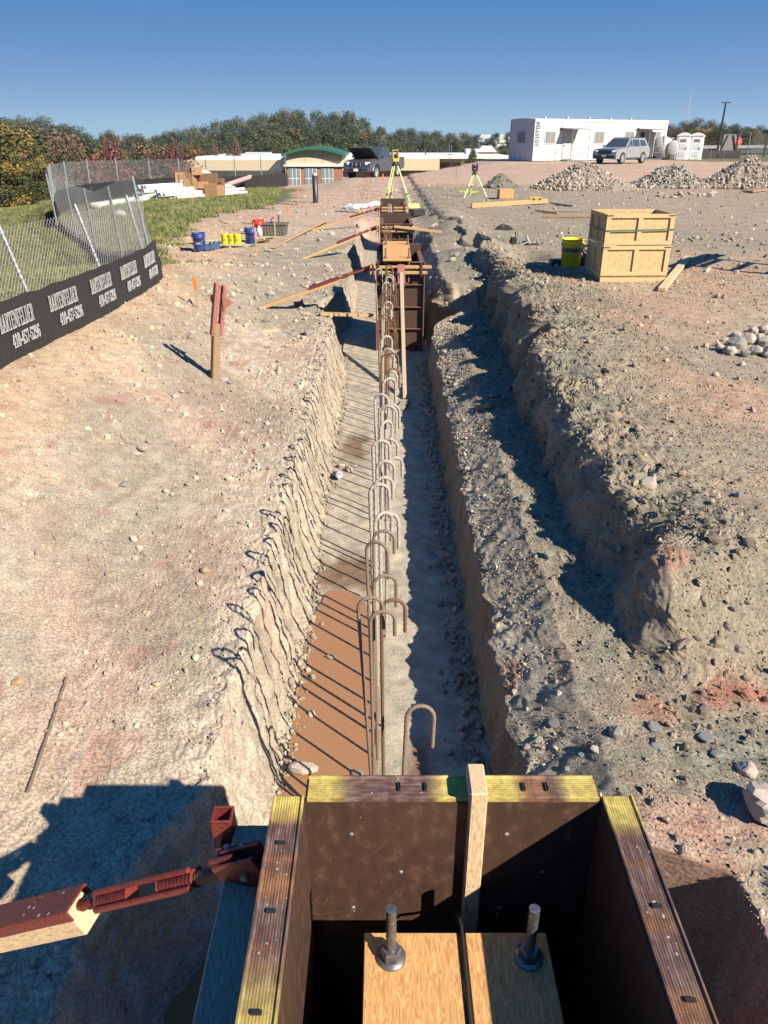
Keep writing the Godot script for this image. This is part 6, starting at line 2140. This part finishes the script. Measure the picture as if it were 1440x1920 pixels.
	chain_fence(path, 0.0, 2.2, 0.16, 0.005, [[0.0, 2.3, Vector3.ZERO], [3.0, 2.3, Vector3.ZERO], [6.0, 2.3, Vector3.ZERO], [9.0, 2.3, Vector3.ZERO]], "tall chain link fence along the road behind the gravel pile", Vector3.ZERO, 0.045, false)
	# road with a guard rail
	var m := MB.new()
	var r0 := ahead(1180, 288, 92.0)
	var r1 := ahead(1600, 284, 100.0)
	m.quad(r0, r1, r1 + Vector3(0, 0.15, -7), r0 + Vector3(0, 0.15, -7))
	structure(obj("road", m, M.asphalt, self))
	t = thing("guard_rail", "grey steel guard rail along the far right road", "guard rail", r0)
	obj("beam", MB.new().bar(Vector3(0, 0.6, 0.3), r1 - r0 + Vector3(0, 0.6, 0.3), 0.05, 0.32), M.galv, t)
	for k in 9: obj("post", MB.new().box((r1 - r0) * k / 8.0 + Vector3(0, 0.2, 0.25), Vector3(0.1, 1.0, 0.1)), M.grey_box, t)
	# radio mast far away
	var mb := ahead(1287, 226, 640.0)
	var mt := ahead(1295, 172, 640.0)
	t = thing("radio_mast", "thin lattice radio mast rising over the far trees", "mast", mb + Vector3(0, -14, 0))
	var hh := mt.y - mb.y + 14.0
	for k in 3:
		var a := TAU * k / 3.0
		var o := Vector3(cos(a), 0, sin(a)) * 0.55
		obj("leg", MB.new().tube([o, o + Vector3(0, hh, 0)], 0.14, 5), M.grey_box, t)
	var lt := MB.new()
	for k in int(hh / 1.2):
		for j in 3:
			var a := TAU * j / 3.0
			var b := TAU * (j + 1) / 3.0
			lt.bar(Vector3(cos(a) * 0.55, k * 1.2, sin(a) * 0.55), Vector3(cos(b) * 0.55, k * 1.2 + 1.2, sin(b) * 0.55), 0.08, 0.08)
	obj("lattice", lt, M.grey_box, t)

# ---------------------------------------------------------------- gravel piles
func pile(px: float, py: float, wpx: float, hpx: float, pale: Color, dark: Color, label: String, sd: int, stones: int):
	var p := on(px, py, 0.1)
	var zx := 0.897 * (-p.z) + 0.9
	var R := wpx * 0.5 * zx / FPX
	var H := hpx * zx / FPX
	var t := thing("gravel_pile", label, "gravel pile", p)
	var m := MB.new()
	m.smooth()
	var nr := 22
	var na := 52
	var hf := func(r: float, a: float) -> float:
		var k: float = clamp(r + 0.10 * nB.get_noise_2d(cos(a) * 1.2 + sd, sin(a) * 1.2), 0, 1)
		return H * (1.0 - pow(k, 1.15)) * (1.0 - 0.15 * k) + 0.16 * H * nB.get_noise_2d(r * cos(a) * 0.9 + sd, r * sin(a) * 0.9) * (1.0 - r)
	var g := []
	for i in nr + 1:
		var row := []
		for k in na:
			var r := float(i) / nr
			var a := TAU * k / na
			var q := Vector3(cos(a) * r * R, 0, sin(a) * r * R * 0.85)
			q.y = hf.call(r, a) + hgt(p.x + q.x, -p.z - q.z) - p.y - (0.06 if i == nr else 0.0)
			row.append(q)
		g.append(row)
	for i in nr:
		for k in na: m.quad(g[i][k], g[i][(k + 1) % na], g[i + 1][(k + 1) % na], g[i + 1][k])
	obj("mound", m, mat(L((dark.r + pale.r) * 0.5, (dark.g + pale.g) * 0.5, (dark.b + pale.b) * 0.5), 0.95, 0, tex.soil, Vector3.ONE * 0.8), t)
	scatter("rubble", "", stones, sd, func(rng):
		var r: float = sqrt(rng.randf()) * 1.04
		var a: float = rng.randf() * TAU
		var q := Vector3(cos(a) * r * R, 0, sin(a) * r * R * 0.85)
		q.y = max(0.0, hf.call(min(r, 1.0), a)) + hgt(p.x + q.x, -p.z - q.z) - p.y
		var s: float = 0.010 * (1.0 + 6.5 * pow(rng.randf(), 8.0)) * (0.8 + 0.5 * r)
		var c := pale if rng.randf() < 0.72 + 0.3 * nB.get_noise_2d(q.x * 0.5 + sd, q.z * 0.5) else dark
		return [q + Vector3(0, s * 0.3, 0), s, _tone(rng, c)], t)

func piles():
	var pale := Color(0.44, 0.38, 0.325)
	var dk := Color(0.20, 0.185, 0.16)
	pile(1092, 352, 184, 46, pale, dk, "big pale gravel pile in front of the trailer stairs", 101, 12000)
	pile(1150, 356, 90, 16, pale, dk, "low gravel spill joining the big pile and the middle one", 104, 500)
	pile(1255, 350, 148, 40, Color(0.44, 0.41, 0.36), dk, "grey gravel pile in front of the portable toilets", 102, 10000)
	pile(1400, 350, 190, 50, pale, dk, "tall pale gravel pile at the right before the chain link", 103, 12000)
	pile(938, 352, 66, 26, Color(0.20, 0.20, 0.165), Color(0.15, 0.15, 0.125), "small dark greenish soil pile near the second tripod", 105, 400)
	# row of small stones on the soil in front
	for i in 26:
		var rng := RandomNumberGenerator.new()
		rng.seed = 400 + i
		var px := 1235.0 + 110.0 * rng.randf()
		stone(px, 363 + 7.0 * rng.randf(), 0.2, rng.randf_range(0.14, 0.30), "stone_pale", "pale stone in the loose row before the grey gravel pile", 0.7, i, "pale stones strewn before the gravel piles")

# ---------------------------------------------------------------- school and houses
func windows(parent: Node3D, xs: Array, y: float, w: float, h: float, z: float, nx: int, ny: int):
	for x in xs:
		var n := Node3D.new()
		n.name = "window"
		parent.add_child(n, true)
		n.position = Vector3(x, y, z)
		obj("frame", MB.new().box(Vector3.ZERO, Vector3(w, h, 0.08)), M.roof_white, n)
		for i in nx:
			for j in ny:
				obj("pane", MB.new().box(Vector3((i + 0.5) * w / nx - w * 0.5, (j + 0.5) * h / ny - h * 0.5, 0.05), Vector3(w / nx - 0.09, h / ny - 0.09, 0.03)), M.glass_sky, n)

func school():
	var f := 112.0
	var gl := -5.6
	var xl := ahead(350, 318, f).x
	var yr := ahead(450, 300, f).y      # parapet
	var ys := ahead(450, 320, f).y      # underside of the band
	var x0 := ahead(540, 300, f).x
	var x1 := ahead(643, 300, f).x
	var xr := ahead(818, 300, f).x
	var o := V(0, 0, f)
	var t := thing("school_building", "tan and brick school with white flat roof and green arched gable", "building", o + Vector3(0, gl, 0))
	var B := func(xa: float, xb: float, ya: float, yb: float, za: float, zb: float) -> MB: return MB.new().box(Vector3((xa + xb) * 0.5, (ya + yb) * 0.5 - gl, (za + zb) * 0.5), Vector3(xb - xa, yb - ya, zb - za))
	obj("wall", B.call(xl + 0.5, x0, gl, ys, -24.0, 0.0), M.tan_wall, t)
	obj("roof_band", B.call(xl, x0 + 0.1, ys + 0.05, yr, -24.5, 0.9), M.beige, t)
	obj("band_trim", B.call(xl - 0.02, x0, ys - 0.12, ys + 0.05, -24.4, 0.8), M.green_roof, t)
	obj("roof", B.call(xl + 0.8, x0 + 0.5, yr, yr + 0.35, -24.0, -2.5), M.roof_white, t)
	obj("wall", B.call(x1, xr, gl, ys, -24.0, 0.0), M.tan_wall, t)
	obj("roof_band", B.call(x1 - 0.1, xr + 0.4, ys + 0.05, yr + 0.1, -24.5, 0.9), M.beige, t)
	obj("roof", B.call(x1, xr + 10.0, yr + 0.1, yr + 0.5, -24.0, -2.5), M.roof_white, t)
	# brick front with an arched gable
	obj("brick_front", B.call(x0, x1, gl, ahead(600, 311, f).y, -8.0, 2.4), M.brick, t)
	var yg := ahead(600, 311, f).y
	obj("gable_band", B.call(x0 - 0.3, x1 + 0.3, yg, ahead(600, 307, f).y, -8.2, 2.7), M.roof_white, t)
	var ya := ahead(600, 292, f).y
	var yt := ahead(590, 279, f).y
	var arc := [Vector2(x1, yg - gl + 0.25), Vector2(x0, yg - gl + 0.25)]
	var arc2 := []
	for i in 15:
		var a := float(i) / 14.0
		var yy: float = lerp(ya, yt, sin(PI * a)) - gl
		arc.append(Vector2(lerp(x0, x1, a), yy))
		arc2.append(Vector2(lerp(x0 - 0.5, x1 + 0.5, a), yy + 0.30))
	for i in 15:
		var a := 1.0 - float(i) / 14.0
		arc2.append(Vector2(lerp(x0 - 0.5, x1 + 0.5, a), lerp(ya, yt, sin(PI * a)) - gl - 0.05))
	obj("gable", MB.new().prism(arc, -8.0, 2.3), M.beige, t)
	obj("arched_roof", MB.new().prism(arc2, -9.0, 3.2), M.green_roof, t)
	for k in 2: obj("gable_joint", B.call(lerp(x0, x1, 0.33 + 0.33 * k) - 0.04, lerp(x0, x1, 0.33 + 0.33 * k) + 0.04, yg + 0.4, ya + 0.7, 2.28, 2.33), M.tan_wall, t)
	var wy := ahead(600, 328, f).y - gl
	windows(t, [ahead(556, 330, f).x, ahead(586, 330, f).x, ahead(616, 330, f).x], wy - 0.3, 1.55, 2.4, 2.42, 3, 2)
	windows(t, [ahead(493, 336, f).x, ahead(524, 336, f).x, ahead(652, 336, f).x], ahead(493, 340, f).y - gl, 1.9, 1.8, 0.05, 4, 1)
	# faded blue letters on the wall, too worn to read
	var rng := RandomNumberGenerator.new()
	rng.seed = 8
	var lx := ahead(377, 325, f).x
	var le := ahead(423, 325, f).x
	while lx < le:
		var w := rng.randf_range(0.14, 0.3)
		obj("letter_stroke", MB.new().box(Vector3(lx, ahead(400, 324, f).y - gl + rng.randf_range(-0.08, 0.08), 0.04), Vector3(w, rng.randf_range(0.18, 0.42), 0.05)), M.blue_c, t)
		lx += w + 0.07
	# roof units
	for q in [[463, 508, 286, 306, M.grey_box], [690, 706, 291, 300, M.grey_box], [797, 838, 287, 301, M.grey_box], [838, 850, 289, 300, M.blind]]:
		var a := ahead(q[0], q[3], f + 8.0)
		var b := ahead(q[1], q[2], f + 8.0)
		obj("roof_unit", MB.new().box(Vector3((a.x + b.x) * 0.5, (a.y + b.y) * 0.5 - gl - 0.1, -8.0), Vector3(b.x - a.x, b.y - a.y + 0.3, 2.5), Basis(), 0.05), q[4], t)
	for q in [776, 785, 860, 873]:
		var a := ahead(q, 292, f + 6.0)
		obj("roof_vent", MB.new().lathe([Vector2(0.15, -0.8), Vector2(0.15, 0.0), Vector2(0.25, 0.1), Vector2(0.0, 0.25)], 10, Vector3(a.x, a.y - gl, -6.0)), M.roof_white, t)
	# low wing to the right, brick with white fascia
	var f2 := 118.0
	var t2 := thing("school_wing", "low red brick school wing with white fascia behind the road", "building", V(0, gl, f2))
	var xa := ahead(822, 310, f2).x
	var xb := ahead(975, 310, f2).x
	var ytop := ahead(880, 302, f2).y - gl
	obj("wall", MB.new().box(Vector3((xa + xb) * 0.5, ytop * 0.5, -8), Vector3(xb - xa, ytop, 16)), M.brick, t2)
	obj("fascia", MB.new().box(Vector3((xa + xb) * 0.5, ytop + 0.1, -8), Vector3(xb - xa + 0.6, 0.5, 16.8)), M.roof_white, t2)
	for k in 5:
		var n := Node3D.new()
		n.name = "window"
		t2.add_child(n, true)
		n.position = Vector3(lerp(xa, xb, (k + 0.6) / 6.0), ytop - 1.5, 0.02)
		obj("frame", MB.new().box(Vector3.ZERO, Vector3(1.5, 1.3, 0.06)), M.roof_white, n)
		obj("pane", MB.new().box(Vector3(0, 0, 0.03), Vector3(1.34, 1.14, 0.03)), M.glass_sky, n)
	var c := ahead(887, 286, f2 + 8.0)
	obj("stair_tower", MB.new().box(Vector3(c.x - 0.2, c.y - gl - 0.6, -8.0), Vector3(1.9, 2.2, 3.0)), M.roof_white, t2)
	var d := ahead(910, 286, f2 + 8.0)
	obj("gable_block", MB.new().box(Vector3(d.x, d.y - gl - 0.7, -8.0), Vector3(2.4, 1.6, 3.0)), M.brick, t2)
	obj("gable_roof", MB.new().prism([Vector2(-1.5, 0), Vector2(1.5, 0), Vector2(0.7, 0.8), Vector2(-0.7, 0.8)], -1.7, 1.7, Transform3D(Basis(), Vector3(d.x, d.y - gl + 0.1, -8.0))), M.roof_white, t2)
	# houses among the trees
	for q in [[938, 262, 400.0, 8.0, "pale gabled house among the trees left of the trailer"], [925, 270, 380.0, 7.0, "low grey-roofed house below the pale gabled house"], [905, 262, 430.0, 8.0, "distant white house high among the trees"]]:
		var p := ahead(q[0], q[1], q[2])
		p.y = base(p.x, q[2], edges(60.0))
		var yy := ahead(q[0], q[1] - 4.0, q[2]).y - p.y
		var h := thing("house", q[4], "house", p, 0.3)
		obj("wall", MB.new().box(Vector3(0, yy * 0.5 - 0.4, 0), Vector3(q[3], yy - 0.4, 7.0)), M.siding, h)
		obj("roof", MB.new().prism([Vector2(-q[3] * 0.55, 0), Vector2(q[3] * 0.55, 0), Vector2(q[3] * 0.3, 2.0), Vector2(-q[3] * 0.3, 2.0)], -3.9, 3.9, Transform3D(Basis(), Vector3(0, yy - 0.6, 0))), M.grey_box, h)
		for s in [-1, 1]: obj("window", MB.new().box(Vector3(s * q[3] * 0.25, yy - 2.0, 3.52), Vector3(1.2, 1.3, 0.05)), M.glass_sky, h)

# ---------------------------------------------------------------- trees
func crown_mesh(cols: Array, w: float, h: float, leaves: int, leaf: float, sd: int, clumps := 26) -> ArrayMesh:
	var rng := RandomNumberGenerator.new()
	rng.seed = sd
	var cl := []
	for i in clumps:
		var a := rng.randf() * TAU
		var v := rng.randf_range(-0.95, 1.0)
		var rad := sqrt(max(0.0, 1.0 - v * v)) * rng.randf_range(0.45, 0.9)
		if v < 0.0: rad = max(rad, 0.35)
		cl.append([Vector3(cos(a) * rad * w * 0.5, v * h * 0.46, sin(a) * rad * w * 0.5), rng.randf_range(0.16, 0.30) * w * 0.8, rng.randf_range(0.75, 1.25), rng.randf()])
	var vs := PackedVector3Array()
	var cs := PackedColorArray()
	for i in leaves:
		var c: Array = cl[rng.randi() % clumps]
		var d := Vector3(rng.randfn(), rng.randfn(), rng.randfn()).normalized()
		var p: Vector3 = c[0] + Vector3(d.x, d.y * 0.8, d.z) * c[1] * pow(rng.randf(), 0.4)
		var u := Vector3(rng.randfn(), rng.randfn() * 0.6, rng.randfn()).normalized()
		var v2 := u.cross(d)
		if v2.length() < 0.1: continue
		v2 = v2.normalized()
		var s := leaf * rng.randf_range(0.6, 1.35)
		var col: Color = cols[int(c[3] * cols.size()) % cols.size()]
		var k: float = c[2] * rng.randf_range(0.7, 1.3)
		col = Color(col.r * k, col.g * k, col.b * k)
		var A := p - u * s
		var B := p + v2 * s * 0.6
		var C := p + u * s
		var D := p - v2 * s * 0.6
		for q in [A, B, C, A, C, D]:
			vs.append(q)
			cs.append(col)
	var arr := []
	arr.resize(Mesh.ARRAY_MAX)
	arr[Mesh.ARRAY_VERTEX] = vs
	arr[Mesh.ARRAY_COLOR] = cs
	var st := SurfaceTool.new()
	st.create_from_arrays(arr)
	st.set_smooth_group(-1)
	st.generate_normals()
	return st.commit()

func trunk_mesh(h: float, r: float, sd: int) -> ArrayMesh:
	var rng := RandomNumberGenerator.new()
	rng.seed = sd
	var m := MB.new()
	m.tube([Vector3(0, -1.0, 0), Vector3(0.05, h * 0.3, 0), Vector3(-0.05, h * 0.6, 0.08), Vector3(0.05, h * 0.95, 0)], [r * 1.2, r, r * 0.7, r * 0.2], 7)
	for k in 6:
		var y := h * rng.randf_range(0.35, 0.7)
		var a := rng.randf() * TAU
		var l := h * rng.randf_range(0.2, 0.32)
		m.tube([Vector3(0, y, 0), Vector3(cos(a) * l * 0.5, y + l * 0.4, sin(a) * l * 0.5), Vector3(cos(a) * l, y + l * 0.9, sin(a) * l)], [r * 0.45, r * 0.3, r * 0.1], 5)
	return m.mesh()

var tree_kinds := []
func make_trees():
	var dk := Color(0.026, 0.038, 0.010)
	var md := Color(0.042, 0.052, 0.013)
	var ol := Color(0.074, 0.068, 0.016)
	var yl := Color(0.16, 0.115, 0.022)
	var og := Color(0.15, 0.068, 0.024)
	var rd := Color(0.115, 0.040, 0.032)
	var br := Color(0.088, 0.060, 0.032)
	var sets := [["dark green", [dk, dk, md]], ["mid green", [md, md, dk, ol]], ["olive", [ol, md, ol]], ["yellow-green", [ol, yl, md]], ["russet brown", [br, md, br, og]], ["orange-brown", [og, br, og]], ["dark red", [rd, rd, br]], ["yellow", [yl, yl, ol]]]
	for i in sets.size():
		for v in 2:
			var t := Node3D.new()
			t.name = "tree"
			var h := 9.0
			var w := [6.4, 7.8][v] as float
			obj("trunk", trunk_mesh(h, 0.2, i * 3 + v), M.bark, t)
			obj("crown", crown_mesh(sets[i][1], w, h * 0.92, 5600, 0.15, 50 + i * 7 + v, 34), M.leaf, t, Transform3D(Basis(), Vector3(0, h * 0.54, 0)))
			tree_kinds.append([t, sets[i][0]])

func tree(kind: int, p: Vector3, s: float, sy: float, turn: float, place: String, group: String):
	var k: Array = tree_kinds[kind]
	var t: Node3D = k[0].duplicate()
	t.name = numbered("tree")
	add_child(t)
	t.transform = Transform3D(Basis(Vector3.UP, turn) * Basis.from_scale(Vector3(s, sy, s)), p)
	tag(t, "%s tree %s" % [k[1], place], "tree", group)

func skyline(px: float) -> float:
	var pts := [[-200, 216], [0, 220], [100, 220], [150, 236], [200, 249], [300, 251], [340, 245], [400, 230], [480, 219], [540, 207], [600, 206], [670, 213], [710, 233], [760, 240], [830, 246], [880, 250], [945, 244], [1000, 244], [1150, 238], [1250, 226], [1300, 221], [1350, 227], [1440, 234], [1700, 232]]
	for i in pts.size() - 1:
		if px <= pts[i + 1][0]: return lerp(float(pts[i][1]), float(pts[i + 1][1]), (px - pts[i][0]) / (pts[i + 1][0] - pts[i][0]))
	return 235.0

func forest():
	make_trees()
	var rng := RandomNumberGenerator.new()
	rng.seed = 2024
	# [distance, first px, last px, step px, extra px below the skyline, kinds, place, group]
	var rows := [
		[290.0, -120, 1010, 27, 0, [0, 1, 2, 3, 1, 0, 2, 5], "on the wooded hill behind the school", "trees on the hill behind the school"],
		[235.0, -120, 1000, 28, 16, [1, 2, 3, 0, 2, 1, 9, 4], "in the middle of the wood behind the school", "trees in the middle of the wood"],
		[185.0, -120, 1000, 30, 34, [1, 2, 3, 4, 5, 0, 1, 8], "in the wood closer behind the school", "trees closer behind the school"],
		[148.0, -120, 960, 34, 50, [2, 3, 1, 4, 6, 0, 5, 3], "at the front edge of the wood behind the school", "trees at the front of the wood"],
		[95.0, -140, 330, 48, 22, [1, 8, 4, 2, 9, 12, 3], "beyond the lawn left of the school", "trees beyond the lawn"],
		[70.0, -150, 300, 62, 42, [12, 8, 10, 9, 3, 12, 8], "just beyond the far chain link fence", "trees beyond the far fence"],
		[205.0, 1225, 1560, 24, 2, [2, 8, 9, 4, 1, 8], "on the ridge behind the portable toilets", "trees on the right ridge"],
		[165.0, 1235, 1560, 27, 14, [8, 9, 4, 14, 6, 2], "below the ridge behind the portable toilets", "trees below the right ridge"],
		[130.0, 1260, 1560, 34, 32, [14, 6, 4, 7, 8], "along the road behind the portable toilets", "trees along the right road"],
	]
	for r in rows:
		var px: float = r[1]
		while px < r[2]:
			var f: float = r[0] * rng.randf_range(0.95, 1.05)
			var x := ahead(px, 300, f).x
			var e := edges(60.0)
			var g := base(x, f, e)
			var top := ahead(px, skyline(px) + r[4] + rng.randf_range(-3.0, 6.0), f).y
			var h: float = max(top - g, 3.0)
			var k: int = r[5][rng.randi() % r[5].size()]
			var wide: float = clamp(h / 9.0, 0.6, 1.6) * rng.randf_range(0.85, 1.15)
			tree(k, Vector3(x, g - 0.1, -f), wide, h / 9.05, rng.randf() * TAU, r[6], r[7])
			px += r[3] * rng.randf_range(0.8, 1.2)
	# trees one can pick out: [px, top py, distance, kind, width scale, place]
	for a in [[446, 261, 120.0, 12, 0.40, "with rounded crown standing by the school roof"], [362, 266, 122.0, 10, 0.60, "pointed, at the left end of the school"], [402, 270, 122.0, 12, 0.42, "small, beside the orange tree at the school"], [425, 270, 121.0, 6, 0.36, "small, between two red trees at the school"], [330, 275, 95.0, 13, 0.5, "low, behind the far chain link"], [885, 278, 112.0, 4, 0.30, "bushy, in front of the brick wing"], [870, 292, 100.0, 6, 0.28, "low bush-like, at the road edge before the brick wing"], [845, 300, 98.0, 8, 0.25, "scrubby, behind the second tripod"], [900, 300, 98.0, 9, 0.25, "scrubby, near the trailer's left end"],
		[20, 236, 47.0, 7, 0.62, "tall, at the lawn's edge left of the fence"], [-35, 225, 44.0, 4, 0.7, "big, leftmost at the lawn's edge"], [62, 300, 45.0, 15, 0.42, "rounded, low at the lawn's edge by the fence"], [-10, 290, 40.0, 6, 0.5, "bushy, in front of the tall one at the lawn"], [95, 262, 56.0, 8, 0.62, "behind the leaning fence at the lawn's end"], [40, 330, 43.0, 3, 0.36, "low and dense at the foot of the yellow tree"], [88, 345, 48.0, 2, 0.34, "low dark, right at the fence post"], [150, 268, 64.0, 12, 0.6, "broad, seen through the far chain link"], [215, 272, 68.0, 13, 0.6, "broad, behind the far chain link's middle"], [1365, 255, 122.0, 14, 0.42, "golden, behind the sign board"], [1400, 245, 118.0, 15, 0.5, "golden, behind the stop sign"], [1340, 266, 120.0, 6, 0.42, "olive, low behind the light pole"]]:
		var f: float = a[2]
		var x := ahead(a[0], 300, f).x
		var g := base(x, f, edges(60.0))
		var top := ahead(a[0], a[1], f).y
		tree(a[3], Vector3(x, g - 0.1, -f), a[4], max(top - g, 1.5) / 9.05, rng.randf() * TAU, a[5], "")
	for k in tree_kinds: k[0].free()

func build_grass():
	var rng := RandomNumberGenerator.new()
	rng.seed = 31
	var m := MB.new()
	m.flat()
	for i in 9:
		var a := rng.randf() * TAU
		var o := Vector3(cos(a), 0, sin(a)) * rng.randf() * 0.06
		var l := Vector3(cos(a + 0.8), 0, sin(a + 0.8)) * rng.randf_range(0.01, 0.07)
		var w := Vector3(-sin(a), 0, cos(a)) * 0.006
		var h := rng.randf_range(0.06, 0.14)
		m.quad(o - w, o + w, o + w * 0.6 + l * 0.4 + Vector3(0, h * 0.6, 0), o - w * 0.6 + l * 0.4 + Vector3(0, h * 0.6, 0))
		m.tri(o - w * 0.6 + l * 0.4 + Vector3(0, h * 0.6, 0), o + w * 0.6 + l * 0.4 + Vector3(0, h * 0.6, 0), o + l + Vector3(0, h, 0))
	var mm := MultiMesh.new()
	mm.transform_format = MultiMesh.TRANSFORM_3D
	mm.use_colors = true
	mm.mesh = m.mesh()
	var ts := []
	var cs := []
	for i in 60000:
		var f := rng.randf_range(5.0, 47.0)
		var x := rng.randf_range(-0.60, -0.10) * f - 1.0
		var g := grassy(x, f)
		if g < rng.randf() * 0.9 + 0.05: continue
		var s := (0.40 if f < 16.0 or x < -0.42 * f else 0.8) * rng.randf_range(0.7, 1.4) * (1.0 + 0.015 * f)
		ts.append(Transform3D(Basis(Vector3.UP, rng.randf() * TAU) * Basis.from_scale(Vector3(s * 1.3, s, s * 1.3)), V(x, gy(x, f) - 0.01, f)))
		var c := Color(0.095, 0.125, 0.032).lerp(Color(0.26, 0.22, 0.10), clamp(rng.randf() * 0.5 + 0.5 * nA.get_noise_2d(x, f), 0, 1))
		cs.append(c * rng.randf_range(0.7, 1.3))
	mm.instance_count = ts.size()
	for i in ts.size():
		mm.set_instance_transform(i, ts[i])
		mm.set_instance_color(i, cs[i])
	var o := MultiMeshInstance3D.new()
	o.multimesh = mm
	o.material_override = M.grass
	o.name = "grass"
	o.set_meta("kind", "stuff")
	tag(o, "rough green grass on the lawn behind the fences", "grass")
	add_child(o)

func build_sky() -> Sky:
	var sm := ProceduralSkyMaterial.new()
	sm.sky_top_color = SKY_TOP
	sm.sky_horizon_color = SKY_HOR
	sm.sky_curve = 0.052
	sm.ground_bottom_color = L(0.16, 0.14, 0.12)
	sm.ground_horizon_color = SKY_HOR
	sm.sun_angle_max = 2.0
	sm.sky_energy_multiplier = 1.0
	# thin streaks of high cloud
	var im := Image.create(1024, 512, false, Image.FORMAT_RGBA8)
	var n := noise(0.006, FastNoiseLite.TYPE_SIMPLEX_SMOOTH, 4, 61)
	var n2 := noise(0.03, FastNoiseLite.TYPE_SIMPLEX_SMOOTH, 3, 62)
	for y in 512:
		for x in 1024:
			var th := TAU * x / 1024.0 + 0.012 * y
			var cx := cos(th) * 150.0
			var cz := sin(th) * 150.0
			var v := n.get_noise_3d(cx, y * 4.0, cz) + 0.35 * n2.get_noise_3d(cx * 0.5, y * 5.0, cz * 0.5)
			var k: float = smoothstep(0.10, 0.62, v)
			im.set_pixel(x, y, Color(1, 1, 1, k * 0.20))
	sm.sky_cover = ImageTexture.create_from_image(im)
	sm.sky_cover_modulate = Color(0.5, 0.5, 0.5, 0.35)
	var s := Sky.new()
	s.sky_material = sm
	return s

var SKY_TOP := L(0.010, 0.073, 0.212)
var SKY_HOR := L(0.138, 0.224, 0.302)

func _ready():
	var cam := Camera3D.new()
	cam.position = Vector3(0, CAMY, 0)
	cam.rotation_degrees.x = -PITCH
	cam.fov = rad_to_deg(2.0 * atan(960.0 / FPX))
	cam.near = 0.05
	cam.far = 3000.0
	cam.name = "camera"
	add_child(cam)
	cam.current = true
	var env := Environment.new()
	env.background_mode = Environment.BG_SKY
	env.sky = build_sky()
	env.tonemap_mode = Environment.TONE_MAPPER_LINEAR
	env.tonemap_exposure = 2.35
	env.sdfgi_enabled = true
	env.ssao_enabled = true
	env.ssil_enabled = true
	env.fog_enabled = true
	env.fog_density = 0.00016
	env.fog_light_color = Color(0.70, 0.78, 0.86)
	var we := WorldEnvironment.new()
	we.environment = env
	we.name = "environment"
	add_child(we)
	var sun := DirectionalLight3D.new()
	sun.name = "sun"
	add_child(sun)
	sun.look_at_from_position(Vector3.ZERO, Vector3(-1.02, -0.99, -0.93))
	sun.light_energy = 1.6
	sun.light_color = Color(1.0, 0.95, 0.87)
	sun.light_angular_distance = 0.5
	sun.shadow_enabled = true

	nA = noise(0.55, FastNoiseLite.TYPE_SIMPLEX_SMOOTH, 3, 1)
	nB = noise(2.2, FastNoiseLite.TYPE_SIMPLEX_SMOOTH, 3, 2)
	nC = noise(9.0, FastNoiseLite.TYPE_SIMPLEX_SMOOTH, 2, 3)
	nD = noise(30.0, FastNoiseLite.TYPE_SIMPLEX_SMOOTH, 2, 4)
	nK = noise(0.5, FastNoiseLite.TYPE_SIMPLEX_SMOOTH, 4, 5)
	make_materials()
	make_stones()
	print("materials ", Time.get_ticks_msec())
	build_far_ground()
	build_ground()
	build_footing()
	print("ground ", Time.get_ticks_msec())
	school()
	forest()
	build_grass()
	print("forest ", Time.get_ticks_msec())
	right_far()
	piles()
	fences()
	pipes_and_boxes()
	print("far ", Time.get_ticks_msec())
	near_form()
	near_brace()
	far_forms()
	build_rebar()
	red_stake()
	small_goods()
	crate_goods()
	tripods()
	build_stones()
	build_gravel()
	print("all ", Time.get_ticks_msec())
